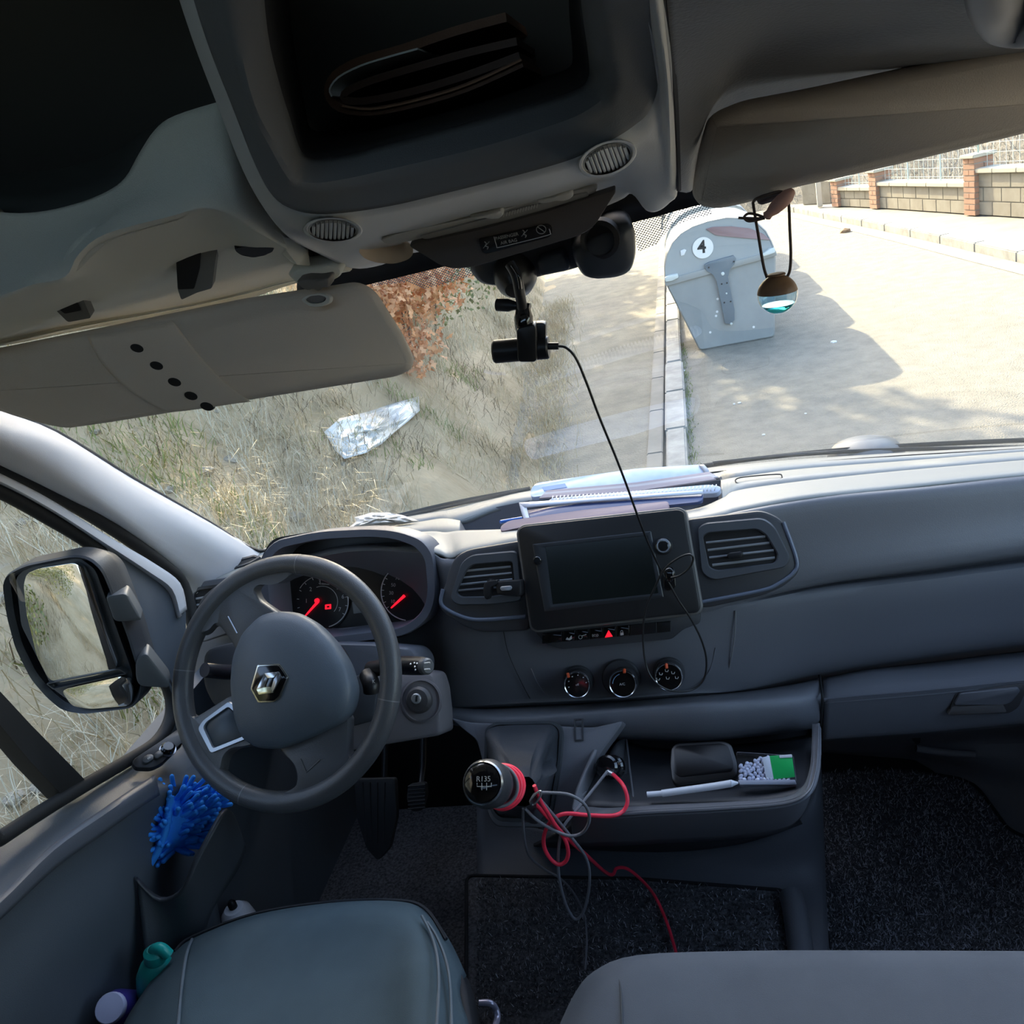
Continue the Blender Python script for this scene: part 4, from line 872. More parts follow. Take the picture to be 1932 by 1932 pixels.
# ---- console panel that carries the gear lever and the tray
PCo = Pl(q(985, 1450, 1.08), (0, -.72, .69))
cp_ = slab('console_panel', PCo, [(846, 1352), (880, 1362), (1120, 1372), (1180, 1358), (1165, 1380), (1135, 1420), (1100, 1490), (1066, 1552), (1040, 1562), (932, 1560), (918, 1532), (910, 1440), (898, 1395), (872, 1375)], dashm, dash, 0, -.03, .012, .006)
go = [(914, 1372), (934, 1362), (1046, 1360), (1062, 1374), (1059, 1430), (1042, 1535), (1026, 1552), (938, 1550), (922, 1528), (912, 1440)]
gi = [(920, 1376), (938, 1368), (1042, 1366), (1055, 1378), (1052, 1430), (1036, 1530), (1022, 1544), (942, 1542), (929, 1524), (919, 1440)]
ringslab('gear_frame', PCo, go, gi, M('gear_frame_grey', (.055, .06, .065), .35), dash, .010, -.01, .012, .01, -.01, .002)
ringslab('clip_outline', PCo, [(1082, 1356), (1100, 1355), (1101, 1397), (1084, 1398)], [(1085, 1359), (1097, 1358), (1098, 1394), (1087, 1395)], dashd, dash, .002, -.004, .001, .001, -.004, .0005)
# tray
net('tray_lip', [
 [(1108, 1492, 1.03), (1100, 1515, 1.01), (1140, 1524, .99), (1232, 1519, .985), (1360, 1513, .985), (1470, 1505, .985), (1510, 1488, .99), (1526, 1455, 1.02), (1531, 1410, 1.08), (1532, 1366, 1.16)],
 [(1095, 1500, 1.02), (1088, 1524, .995), (1140, 1532, .97), (1232, 1527, .965), (1360, 1521, .965), (1475, 1512, .965), (1518, 1492, .975), (1534, 1457, 1.01), (1539, 1410, 1.07), (1540, 1366, 1.15)],
 [(1085, 1512, 1.01), (1080, 1540, .99), (1140, 1546, .965), (1232, 1541, .96), (1360, 1534, .96), (1480, 1523, .96), (1524, 1501, .97), (1540, 1462, 1.01), (1545, 1412, 1.07), (1547, 1366, 1.15)],
 [(1088, 1540, 1.03), (1084, 1590, 1.05), (1150, 1596, 1.05), (1240, 1592, 1.05), (1360, 1585, 1.05), (1460, 1573, 1.05), (1505, 1550, 1.07), (1530, 1500, 1.10), (1540, 1440, 1.14), (1548, 1390, 1.19)]], dashm, dash, 5, 4, .008)
net('tray_floor', [
 [(1160, 1392, 1.22), (1240, 1412, 1.23), (1360, 1406, 1.235), (1450, 1398, 1.24), (1532, 1385, 1.25)],
 [(1130, 1450, 1.10), (1230, 1455, 1.12), (1360, 1450, 1.12), (1450, 1445, 1.12), (1530, 1430, 1.14)],
 [(1095, 1520, 1.00), (1230, 1522, .985), (1360, 1516, .985), (1450, 1510, .985), (1520, 1492, .99)]], dashd, dash, 4, 4, .006)
net('tray_back', [
 [(1150, 1350, 1.235), (1240, 1360, 1.24), (1360, 1360, 1.245), (1450, 1355, 1.25), (1545, 1340, 1.26)],
 [(1160, 1394, 1.22), (1240, 1414, 1.23), (1360, 1408, 1.235), (1450, 1400, 1.24), (1535, 1387, 1.25)]], dashd, dash, 4, 2, .006)
net('tray_side', [
 [(1200, 1346, 1.19), (1168, 1362, 1.16), (1140, 1390, 1.12), (1115, 1440, 1.07), (1092, 1490, 1.02), (1078, 1530, .99)],
 [(1225, 1372, 1.22), (1185, 1378, 1.20), (1150, 1410, 1.15), (1130, 1450, 1.10), (1112, 1495, 1.04), (1105, 1524, 1.0)]], dashm, dash, 4, 2, .006)
net('socket_panel', [[(1150, 1420, 1.13), (1165, 1400, 1.15), (1182, 1392, 1.17)], [(1140, 1470, 1.08), (1160, 1460, 1.09), (1188, 1455, 1.11)], [(1130, 1522, 1.02), (1160, 1521, 1.02), (1195, 1518, 1.02)]], dashd, dash, 3, 3, .004)
tube('tray_divider', [q(1182, 1396, 1.165), q(1188, 1450, 1.10), q(1195, 1505, 1.02)], .0016, M('divider_edge', (.14, .14, .15), .4), dash, 6, 3)
PSo = Pl(q(1155, 1445, 1.075), (-.1, -.75, .66))
lathe('power_socket', PSo.hit(1155, 1447), PSo.n, [(.019, -.01), (.019, .004), (.016, .007)], glossm, dash, 28)
# engine cover / plinth below the tray
plm = M('plinth_vinyl', (.12, .125, .14), .55, .6, 320)
pln = net('trim_5', [
 [(900, 1500, 1.45), (1000, 1560, 1.42), (1150, 1575, 1.38), (1300, 1565, 1.36), (1450, 1550, 1.34), (1530, 1440, 1.42), (1545, 1400, 1.5)],
 [(900, 1560, 1.40), (1000, 1600, 1.38), (1150, 1620, 1.34), (1300, 1612, 1.32), (1450, 1590, 1.30), (1540, 1510, 1.34), (1550, 1450, 1.42)],
 [qz(900, 1640, .10), qz(1000, 1655, .10), qz(1150, 1662, .10), qz(1300, 1664, .10), qz(1450, 1668, .10), qz(1545, 1640, .10), qz(1556, 1600, .08)],
 [qz(900, 1800, .095), qz(1000, 1800, .095), qz(1150, 1800, .095), qz(1300, 1800, .095), qz(1450, 1800, .095), qz(1553, 1800, .095), qz(1564, 1800, .03)],
 [qz(900, 2050, .095), qz(1000, 2050, .095), qz(1150, 2050, .095), qz(1300, 2050, .095), qz(1450, 2050, .095), qz(1570, 2050, .095), qz(1584, 2050, .0)]], plm, None, 4, 4, .01)
tag(pln, kind='structure')
net('under_tray', [[(1085, 1560, 1.06), (1240, 1580, 1.07), (1400, 1568, 1.07), (1500, 1540, 1.09)], [(1000, 1600, 1.42), (1240, 1615, 1.42), (1400, 1600, 1.42), (1520, 1560, 1.42)]], dashd, dash, 3, 2, .006)
# ================================================================== STEERING WHEEL AND COLUMN
WC = Vector((-.681, 1.009, .820)); WN = Vector((-.0104, -.8154, .5788)).normalized()
PW = Pl(WC, WN)
rimm = M('wheel_leather', (.085, .088, .094), .32, .35, 700)
hubm = M('airbag_pad', (.095, .12, .15), .42, .25, 900)
wheel = empty('steering_wheel', 'dark leather steering wheel with diamond emblem on its airbag pad', 'steering wheel')
wu, wv, _ = basis(WN)
def wring(a0, a1, rr, name, m, par, R_=.1785, n=60, sides=14):
    vs, fs = [], []; full = a1 - a0 >= 359
    for i in range(n if full else n + 1):
        a = math.radians(a0 + (a1 - a0) * i / n); d = wu * math.cos(a) + wv * math.sin(a)
        for k in range(sides):
            b = 2 * math.pi * k / sides; vs.append(WC + d * (R_ + rr * math.cos(b)) + WN * (rr * .92 * math.sin(b)))
    m_ = n if full else n + 1
    for i in range(n):
        for k in range(sides): fs.append((i * sides + k, i * sides + (k + 1) % sides, ((i + 1) % m_) * sides + (k + 1) % sides, ((i + 1) % m_) * sides + k))
    return mk(name, vs, fs, m, par, 60)
wring(0, 360, .0165, 'rim', rimm, wheel, n=96)
def wang(px, py):
    p = PW.hit(px, py) - WC; return math.degrees(math.atan2(p.dot(wv), p.dot(wu)))
for px, py in ((566, 1058), (352, 1265), (730, 1320), (458, 1510)):
    a = wang(px, py); wring(a - .25, a + .25, .0168, 'rim_seam', M('seam_light', (.20, .20, .21), .4), wheel, n=2)
def spoke(pts, nm='spoke', f=.008, b=-.012, r=.012, bev=.008): return slab(nm, PW, pts, rimm, wheel, f, b, r, bev)
spoke([(372, 1130), (420, 1090), (478, 1058), (560, 1062), (556, 1080), (530, 1098), (488, 1098), (478, 1110), (486, 1130), (530, 1160), (540, 1200), (450, 1240), (430, 1205), (412, 1182), (398, 1178), (385, 1196), (360, 1200)], r=.014)
spoke([(338, 1330), (362, 1355), (380, 1344), (434, 1310), (500, 1330), (500, 1400), (470, 1410), (440, 1412), (420, 1430), (416, 1460), (400, 1475), (365, 1445), (345, 1400)], r=.012)
spoke([(520, 1410), (648, 1345), (657, 1352), (655, 1428), (680, 1440), (640, 1490), (560, 1530), (500, 1515), (535, 1500), (556, 1488), (559, 1465), (552, 1440)], r=.012)
tri_o = [(372, 1375), (381, 1360), (432, 1322), (448, 1338), (470, 1392), (397, 1422)]; tri_i = [(384, 1372), (390, 1362), (430, 1334), (442, 1344), (460, 1388), (402, 1411)]
st = ringslab('spoke_trim', PW, tri_o, tri_i, silver, wheel, .013, -.002, .005, .004, 0, .002)
slab('spoke_insert', PW, tri_i, M('insert_blue_grey', (.035, .05, .065), .35), wheel, .0095, 0, .004, .001)
tube('spoke_crease', [PW.hit(x, y, .0085) for x, y in ((430, 1163), (438, 1178), (447, 1195))], .0012, silver, wheel, 5, 3)
tube('spoke_crease', [PW.hit(x, y, .0085) for x, y in ((567, 1432), (578, 1457), (604, 1433))], .0012, rimm, wheel, 5, 1)
hp = [(487, 1160), (520, 1152), (556, 1156), (588, 1175), (620, 1208), (648, 1252), (662, 1300), (656, 1338), (640, 1362), (570, 1395), (520, 1414), (480, 1412), (450, 1392), (436, 1350), (430, 1290), (434, 1240), (452, 1195)]
# the pad stands towards the driver: trace at its front face
H = loop(PW, hp, .012, .030, 3); hc = sum(H, Vector()) / len(H)
hub = loft('airbag_cover', [[p - WN * .036 for p in scl(H, .98, hc)], [p - WN * .020 for p in scl(H, 1.01, hc)], [p - WN * .006 for p in H], [p - WN * .0 for p in scl(H, .96, hc)], [p + WN * .007 for p in scl(H, .85, hc)], [p + WN * .014 for p in scl(H, .62, hc)], [p + WN * .018 for p in scl(H, .34, hc)], [p + WN * .019 for p in scl(H, .08, hc)]], hubm, wheel, ang=60)
lathe('column_boss', WC - WN * .07, WN, [(.075, -.02), (.078, .03), (.06, .06)], blackm, wheel, 32)
PE = Pl(hc + WN * .018, WN)
ex = [(485, 1254), (527, 1252), (544, 1277), (527, 1317), (517, 1325), (486, 1326), (472, 1300)]
slab('emblem', PE, ex, M('badge_chrome', (.62, .60, .52), .22, metal=1), wheel, .0035, -.008, .003, .001)
cx0, cy0 = 507, 1290
slab('emblem_face', PE, [(cx0 + (x - cx0) * .92, cy0 + (y - cy0) * .92) for x, y in ex], glossm, wheel, .0045, 0, .003, .0005)
PE2 = Pl(PE.p0 + WN * .0045, WN)
em = M('emblem_silver', (.80, .80, .82), .22, metal=.9); em2 = M('emblem_gold', (.80, .76, .50), .25, metal=.8)
def facet(pts, m, h): slab('emblem_diamond', PE2, pts, m, wheel, h, -.001, .0002, .0006, 1)
facet([(499, 1270), (525.5, 1267.5), (517, 1278), (504, 1280)], em, .003)
facet([(525.5, 1267.5), (530.5, 1277), (514, 1306), (511, 1299), (516.5, 1281)], M('emblem_grey', (.35, .36, .38), .25, metal=.9), .0026)
facet([(499, 1270), (504, 1280), (497.5, 1297), (483.5, 1301)], em, .0028)
facet([(483.5, 1301), (497.5, 1297), (510, 1296), (514, 1307), (488, 1311)], em2, .003)
# column cowl, stalks, ignition
column = empty('steering_column', 'grey steering column cowl with ignition lock behind the wheel', 'steering column')
cwm = M('cowl_grey', (.10, .105, .125), .45, .2, 900); cwm2 = M('ignition_panel', (.16, .145, .15), .5, .2, 900)
PQ = Pl(q(720, 1290, 1.13), (0, -.86, .51))
slab('upper_cowl', PQ, [(560, 1215), (626, 1212), (706, 1214), (775, 1222), (790, 1245), (786, 1280), (700, 1300), (560, 1310)], cwm, column, .0, -.08, .012, .01)
slab('lower_cowl', PQ, [(380, 1225), (440, 1210), (560, 1230), (690, 1290), (680, 1380), (600, 1400), (470, 1370), (400, 1335), (378, 1290)], M('cowl_dark', (.045, .048, .055), .5, .2, 900), column, -.015, -.09, .02, .012)
slab('cowl_side', PQ, [(650, 1285), (700, 1262), (712, 1300), (705, 1360), (660, 1372)], M('cowl_dark', (.045, .048, .055), .5), column, .012, -.05, .01, .005)
ip = slab('ignition_panel', PQ, [(640, 1300), (700, 1275), (790, 1268), (815, 1272), (824, 1300), (829, 1345), (831, 1388), (640, 1420), (630, 1380)], cwm2, column, .006, -.06, .008, .006)
PQ2 = Pl(PQ.p0 + PQ.n * .006, PQ.n)
lathe('lock_surround', PQ2.hit(795, 1322), PQ2.n, [(.036, -.002), (.036, .002), (.033, .003), (.031, -.001)], cwm2, ip, 32)
lathe('lock_barrel', PQ2.hit(793, 1320), PQ2.n, [(.022, 0), (.022, .008), (.018, .014), (.012, .015)], M('barrel_dark', (.06, .055, .055), .4), ip, 32)
lathe('key_slot', PQ2.hit(786, 1318, .014), PQ2.n, [(.0085, 0), (.0085, .003), (.007, .004)], M('steel', (.6, .58, .55), .3, metal=.7), ip, 24)
slab('key_hole', Pl(PQ2.p0 + PQ2.n * .018, PQ2.n), [(784, 1313), (788, 1312), (787, 1324), (783, 1324)], darkm, ip, .001, -.001, .001, 0)
st1 = tube('wiper_stalk', [q(700, 1262, 1.10), q(750, 1256, 1.06), q(785, 1256, 1.035), q(802, 1257, 1.025)], lambda t: .0125 + .002 * math.sin(t * 3), blackm, column, 18, 6)
sd = (q(815, 1257, 1.015) - q(780, 1256, 1.035)).normalized()
lathe('stalk_tip', q(800, 1257, 1.025), sd, [(.0125, 0), (.0125, .008), (.010, .011)], M('tip_grey', (.10, .105, .11), .35), column, 20)
PT_ = Pl(q(806, 1257, 1.02) + sd * .006, sd)
for x, y in ((775, 1252), (782, 1250), (787, 1251), (783, 1257), (784, 1263)): lathe('stalk_mark', q(x, y, 1.0135), (0, -1, 0), [(.0011, 0), (.0011, .0025)], whitep, column, 6)
for y in (1251, 1263): box('stalk_mark', q(806, y, 1.006), .009, .001, .002, whitep, column)
tube('light_stalk', [q(450, 1268, 1.08), q(425, 1268, 1.05), q(405, 1266, 1.03), q(386, 1264, 1.015)], lambda t: .0125 - .001 * t, M('stalk_sheen', (.03, .031, .04), .25), column, 18, 6)
st2 = tube('cruise_stalk', [q(694, 1275, 1.08), q(700, 1290, 1.06), q(702, 1305, 1.055)], .014, blackm, column, 14, 4)
text('stalk_mark', 'K', Pl(q(704, 1286, 1.04), (0, -.86, .51)), 705, 1286, 6, whitep, column, 0, .0012)

# ================================================================== HEADLINER, OVERHEAD CONSOLE, VISORS
hl_ = net('ceiling', [
 [(-90, 380, .735), (0, 400, .735), (70, 400, .735), (140, 385, .735), (200, 362, .735), (236, 335, .735), (262, 290, .735), (292, 245, .735), (330, 218, .735), (420, 190, .74), (470, 180, .80)],
 [(-90, 450, .725), (0, 450, .725), (70, 445, .725), (140, 425, .725), (203, 395, .725), (250, 370, .725), (300, 335, .725), (345, 315, .725), (390, 300, .725), (450, 300, .74), (520, 300, .85)],
 [(-90, 560, .70), (0, 540, .70), (62, 522, .70), (120, 505, .702), (150, 470, .705), (203, 430, .71), (319, 398, .71), (377, 383, .715), (430, 392, .73), (480, 420, .77), (560, 470, .92)],
 [(-90, 585, .70), (0, 566, .70), (62, 545, .705), (130, 530, .71), (156, 486, .712), (203, 452, .717), (319, 418, .72), (377, 402, .73), (425, 412, .75), (480, 440, .79), (580, 488, .95)],
 [(-90, 600, .74), (0, 585, .75), (62, 566, .76), (150, 535, .78), (176, 524, .79), (215, 500, .80), (319, 465, .82), (377, 450, .83), (430, 458, .85), (490, 475, .88), (600, 500, .98)],
 [(-90, 655, .86), (0, 636, .90), (80, 618, .92), (150, 603, .94), (200, 594, .95), (260, 583, .96), (330, 570, .97), (400, 556, .98), (470, 540, .99), (545, 520, 1.0), (660, 505, 1.0)],
 [(-90, 670, .87), (0, 652, .91), (80, 634, .93), (150, 619, .95), (200, 609, .96), (260, 598, .97), (326, 585, .98), (400, 570, .99), (470, 553, 1.0), (545, 534, 1.01), (660, 512, 1.01)],
 [(-90, 668, .92), (0, 650, .96), (80, 632, .98), (150, 617, 1.0), (200, 607, 1.01), (260, 596, 1.02), (326, 583, 1.03), (400, 568, 1.04), (470, 551, 1.05), (545, 532, 1.06), (660, 510, 1.06)]], headm, None, 4, 4, .012, extl=.22, wall=(-1, -.25, 0))
tag(hl_, kind='structure')
# dark open shelf compartment above it
shf = net('trim_6', [
 [(-120, -250, .55), (80, -250, .55), (250, -250, .55), (330, -250, .56), (420, -250, .60)],
 [(-120, -60, .95), (80, -40, .98), (250, -20, .98), (330, 0, .96), (480, 30, .95)],
 [(-120, 250, 1.0), (80, 250, 1.02), (200, 230, 1.02), (300, 200, 1.02), (480, 180, 1.0)],
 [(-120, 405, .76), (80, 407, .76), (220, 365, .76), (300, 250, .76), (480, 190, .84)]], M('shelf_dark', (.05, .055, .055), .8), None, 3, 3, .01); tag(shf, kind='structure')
# pockets in the light strip
PH = Pl(q(370, 500, .88), (0, -.28, -.96))
PHv = Pl(q(370, 505, .875), (0, -.9, -.42))
def recess(nm, o_, i_, par, P=PHv, m1=None, m2=None, r=.004, dep=-.03):
    ringslab(nm, P, o_, i_, m1 or headm, par, .004, -.02, r, r * .6, dep, .001)
rc = slab('shelf_slot', PHv, [(331, 470), (342, 460), (385, 456), (404, 457), (411, 464), (405, 500), (400, 544), (372, 552), (342, 566), (335, 545)], M('slot_side', (.16, .16, .15), .8), hl_, .002, -.01, .003, 0)
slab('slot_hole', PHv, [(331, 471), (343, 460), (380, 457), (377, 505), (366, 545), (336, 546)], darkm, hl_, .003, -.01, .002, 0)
PHs = Pl(q(125, 575, .86), (0, -.9, -.42))
slab('shelf_slot', PHs, [(76, 556), (85, 550), (142, 536), (155, 560), (172, 600), (128, 608), (104, 584)], M('slot_side', (0, 0, 0)), hl_, .002, -.01, .003, 0)
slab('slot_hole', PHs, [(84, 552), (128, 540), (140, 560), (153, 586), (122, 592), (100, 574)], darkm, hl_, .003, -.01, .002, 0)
PHc = Pl(q(480, 468, .865), (0, -.9, -.42))
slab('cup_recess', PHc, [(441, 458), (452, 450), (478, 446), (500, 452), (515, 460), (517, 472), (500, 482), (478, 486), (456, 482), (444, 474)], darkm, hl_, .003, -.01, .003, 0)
slab('cup_insert', PHc, [(443, 470), (460, 465), (480, 463), (500, 465), (516, 470), (514, 476), (497, 483), (478, 485), (456, 481), (446, 476)], M('cup_grey', (.035, .037, .045), .6), hl_, .006, 0, .003, .001)
# overhead console
oc = empty('overhead_console', 'grey overhead console with book recess, two round grilles and a reading lamp', 'overhead console')
RA = [(300, -120, .50), (362, 72, .56), (409, 196, .62), (457, 319, .68), (500, 396, .74), (545, 448, .80), (600, 478, .88), (664, 506, .97), (720, 500, .99), (775, 478, .985), (900, 462, .985), (1050, 425, .985), (1165, 380, .98), (1192, 366, .97), (1218, 396, .98), (1240, 399, .97), (1264, 382, .92), (1279, 356, .86), (1273, 200, .70), (1262, 90, .60), (1246, -60, .50)]
RB = [(312, -120, .49), (372, 72, .55), (420, 196, .605), (468, 315, .66), (508, 388, .715), (548, 425, .77), (592, 446, .83), (664, 462, .88), (730, 452, .90), (800, 438, .90), (900, 412, .90), (1030, 385, .90), (1120, 355, .90), (1172, 346, .89), (1200, 362, .89), (1225, 374, .88), (1248, 362, .84), (1264, 336, .79), (1262, 190, .64), (1252, 80, .55), (1238, -60, .46)]
RC = [(330, -120, .48), (388, 72, .54), (436, 196, .59), (482, 312, .62), (515, 370, .645), (552, 395, .66), (600, 404, .67), (664, 400, .675), (740, 388, .68), (810, 372, .68), (900, 350, .68), (1000, 324, .675), (1080, 300, .67), (1130, 276, .665), (1165, 258, .66), (1195, 238, .66), (1222, 214, .655), (1240, 170, .64), (1238, 120, .60), (1228, 40, .53), (1222, -60, .45)]
RD = [(420, -120, .475), (447, 60, .525), (480, 196, .565), (520, 275, .60), (545, 320, .62), (562, 340, .635), (600, 345, .645), (664, 335, .655), (740, 318, .66), (810, 302, .66), (900, 280, .655), (1000, 250, .65), (1080, 222, .64), (1120, 200, .635), (1140, 182, .63), (1150, 165, .62), (1154, 148, .61), (1152, 110, .58), (1145, 70, .55), (1138, 10, .51), (1132, -60, .45)]
RE = [(490, -120, .50), (505, 60, .55), (528, 160, .60), (548, 225, .63), (562, 270, .65), (575, 292, .665), (605, 298, .67), (664, 288, .68), (740, 268, .685), (810, 250, .685), (900, 226, .68), (1000, 198, .67), (1060, 180, .665), (1090, 168, .66), (1104, 158, .655), (1110, 146, .65), (1112, 130, .64), (1108, 90, .60), (1102, 50, .57), (1096, 0, .53), (1092, -60, .48)]
RF = [(540, -120, .80), (548, 30, .86), (560, 110, .90), (570, 170, .92), (578, 215, .93), (585, 240, .94), (610, 248, .95), (664, 238, .96), (740, 220, .96), (810, 202, .96), (900, 180, .955), (1000, 152, .95), (1050, 138, .94), (1070, 130, .94), (1078, 122, .935), (1080, 112, .93), (1080, 100, .92), (1078, 70, .89), (1075, 40, .86), (1073, 0, .82), (1072, -60, .78)]
net('shell', [RA, RB, RC], consm, oc, 4, 4, .008, ang=60)
net('fascia', [RC, [lerpP(a, b, .5) for a, b in zip(RC, RD)], RD, RE], M('console_fascia', (.15, .155, .155), .75, .25, 900), oc, 4, 3, .008)  # same console as the shell; darker colour paints shade on its rear-facing side
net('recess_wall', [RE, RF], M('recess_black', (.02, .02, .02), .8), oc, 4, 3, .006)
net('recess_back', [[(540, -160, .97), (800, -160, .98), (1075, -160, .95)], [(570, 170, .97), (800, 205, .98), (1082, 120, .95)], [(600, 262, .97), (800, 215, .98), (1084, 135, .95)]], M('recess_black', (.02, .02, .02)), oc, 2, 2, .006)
# edge seam on the right side
tube('seam', [(1247, -60, .49), (1264, 90, .59), (1275, 200, .69), (1281, 358, .85)], .0022, rubber, oc, 5, 5)
from mathutils.bvhtree import BVHTree
def probe(objname_list, px, py):
    best = None
    for o in objname_list:
        me = o.data; bv = BVHTree.FromPolygons([v.co for v in me.vertices], [tuple(p.vertices) for p in me.polygons])
        h = bv.ray_cast(CAM, ray(px, py))
        if h[0] is not None and (best is None or h[3] < best[3]): best = h
    n = best[1]
    if n.dot(CAM - best[0]) < 0: n = -n
    return best[0], n
ocs = [o for o in oc.children if o.name.startswith(('shell', 'fascia'))]
# grilles
def grille(px, py, y, wpx, hpx, ang, n, tilt, par):
    p_, N = probe(ocs, px, py); P = Pl(p_ + N * .004, N); ca, sa = math.cos(math.radians(ang)), -math.sin(math.radians(ang))
    def el(k, off, c=28, dx=0, dy=0):
        out = []
        for i in range(c):
            a = 6.2832 * i / c; u, v = math.cos(a) * wpx / 2 * k, math.sin(a) * hpx / 2 * k
            out.append(P.hit(px + dx + u * ca - v * sa, py + dy + u * sa + v * ca, off))
        return out
    g_ = loft('grille', [el(1.0, -.01), el(1.0, .003), el(.96, .005), el(.88, .005), el(.84, .002), el(.78, .003), el(.74, -.004)], consm, par, False, False)
    loft('grille_back', [el(.80, -.0015), el(.5, -.001)], darkm, g_, False, True)
    for i in range(n):
        u = (-1 + 2 * (i + .5) / n) * wpx / 2 * .72; v = hpx / 2 * .70 * math.sqrt(max(0, 1 - (u / (wpx / 2 * .76)) ** 2))
        sk = .10 * hpx
        a_ = P.hit(px + u * ca + (-v) * -sa - sk * 0, py + u * sa - v * ca, +.002); b_ = P.hit(px + u * ca - v * sa, py + u * sa + v * ca, .002)
        tube('slat', [a_, b_], .0016, consm, g_, 6, 1)
grille(628, 434, .855, 112, 48, -2, 10, (0, -.75, -.66), oc)
grille(1146, 299, .825, 116, 64, 20, 10, (.05, -.85, -.52), oc)
# beige pull recess
_p, _n = probe(ocs, 730, 482); PBg = Pl(_p + _n * .042, (_n + (CAM - _p).normalized()).normalized())
bg = [(676, 474), (682, 464), (700, 459), (745, 457), (778, 459), (780, 480), (770, 490), (745, 498), (710, 496), (686, 487)]
bp_ = loop(PBg, bg, .006, .004, 3); cc = sum(bp_, Vector()) / len(bp_)
loft('beige_recess', [bp_, [p - PBg.n * .004 for p in scl(bp_, .94, cc)], [p - PBg.n * .014 for p in scl(bp_, .6, cc)], [p - PBg.n * .018 for p in scl(bp_, .2, cc)]], M('beige_plastic', (.62, .50, .36), .6), oc, False, True, 60)
# lamp housing with lens and switches
_p, _n = probe(ocs, 920, 418); PLn = Pl(_p + _n * .064, (0, -.90, -.42))
ls = slab('lamp_lens', PLn, [(716, 455), (740, 443), (900, 408), (1060, 364), (1115, 353), (1130, 357), (1122, 366), (1000, 400), (860, 436), (760, 458), (728, 462)], M('lamp_lens', (.60, .60, .58), .3, coat=.3), oc, .006, -.01, .004, .003)
slab('lamp_tray', PLn, [(790, 447), (890, 420), (1060, 374), (1108, 364), (1112, 370), (1050, 390), (920, 426), (830, 448), (800, 452)], M('lens_grey', (.40, .40, .39), .5), ls, .009, 0, .003, .001)
for k in range(26):
    x = 952 + k * 2.6; y = 405 - k * .72
    if k % 2 == 0: tube('lens_rib', [PLn.hit(x, y - 3, .009), PLn.hit(x - 2, y + 4, .009)], .0010, M('lamp_lens', (0, 0, 0)), ls, 4, 1)
for pts in ([(884, 412), (900, 408), (915, 406), (930, 400), (948, 398), (951, 406), (945, 414), (928, 416), (912, 412), (895, 416)], [(1010, 380), (1024, 374), (1040, 374), (1056, 366), (1075, 363), (1083, 368), (1080, 376), (1066, 381), (1048, 380), (1032, 385), (1016, 386)]):
    slab('lamp_switch', PLn, pts, consm, ls, .016, .0, .004, .004)
# dark warning plate
PAb = Pl(PLn.hit(960, 440) + Vector((0, -.012, 0)), (0, -.93, -.36))
ab = slab('warning_plate', PAb, [(768, 464), (905, 433), (960, 419), (1040, 396), (1161, 358), (1162, 364), (1140, 398), (1124, 425), (1104, 440), (1080, 449), (890, 505), (855, 508), (830, 502), (812, 490)], M('plate_dark', (.085, .075, .07), .5, .3, 900), oc, .004, -.006, .006, .002)
pw = slab('warning_display', PAb, [(902, 452), (1034, 423), (1041, 428), (1042, 442), (1036, 448), (916, 480), (908, 474)], M('display_gloss', (.02, .018, .018), .15, coat=.4), ab, .006, 0, .003, .001)
tm = M('faint_print', (.34, .34, .33), .6)
PAt = Pl(PAb.p0 + PAb.n * .006, PAb.n)
text('lettering', 'PASSENGER', PAt, 956, 446, 6, tm, pw, 12); text('lettering', 'AIR BAG', PAt, 960, 456, 6, tm, pw, 12)
tube('print_frame', [PAt.hit(x, y, .0005) for x, y in ((932, 447), (937, 464), (940, 467), (970, 460), (1033, 444), (1038, 439), (1036, 432))], .0004, M('frame_print', (.5, .5, .5), .5), pw, 4, 3)
tube('circle_print', [PAt.hit(1021 + 9 * math.cos(a * .5236), 433 + 8 * math.sin(a * .5236), .0005) for a in range(12)], .0004, tm, pw, 4, 2, True)
tube('circle_print', [PAt.hit(1014, 428, .0005), PAt.hit(1028, 438, .0005)], .0004, tm, pw, 4, 1)
for dx, dy in ((918, 462), (990, 440)):
    tube('figure_print', [PAt.hit(dx + a, dy + b, .0005) for a, b in ((-4, -6), (0, -2), (-3, 2), (3, 4), (1, 8))], .0005, tm, pw, 4, 2)
    tube('figure_print', [PAt.hit(dx + a, dy + b, .0005) for a, b in ((-6, 6), (5, -6))], .0004, tm, pw, 4, 1)
# right headliner in grained vinyl
rh = net('trim_7', [
 [(1248, -160, .44), (1350, -160, .45), (1500, -160, .46), (1700, -160, .46), (1932, -170, .46), (2150, -180, .45), (2950, -330, .45)],
 [(1258, 0, .52), (1340, 0, .53), (1480, -20, .54), (1680, -50, .53), (1932, -70, .52), (2150, -90, .50), (2950, -240, .50)],
 [(1272, 150, .64), (1330, 130, .66), (1440, 70, .66), (1660, 40, .64), (1932, 30, .60), (2150, 0, .58), (2950, -150, .58)],
 [(1278, 240, .74), (1320, 215, .76), (1400, 130, .74), (1600, 95, .70), (1900, 66, .66), (2150, 40, .62), (2950, -110, .62)],
 [(1281, 345, .86), (1306, 335, .88), (1345, 215, .86), (1560, 150, .82), (1900, 96, .74), (2150, 60, .70), (2950, -90, .70)],
 [(1283, 362, .90), (1312, 352, .95), (1360, 240, .96), (1560, 175, .92), (1900, 110, .84), (2150, 70, .80), (2950, -80, .80)]], leatherm, None, 4, 4, .012)
tag(rh, kind='structure')
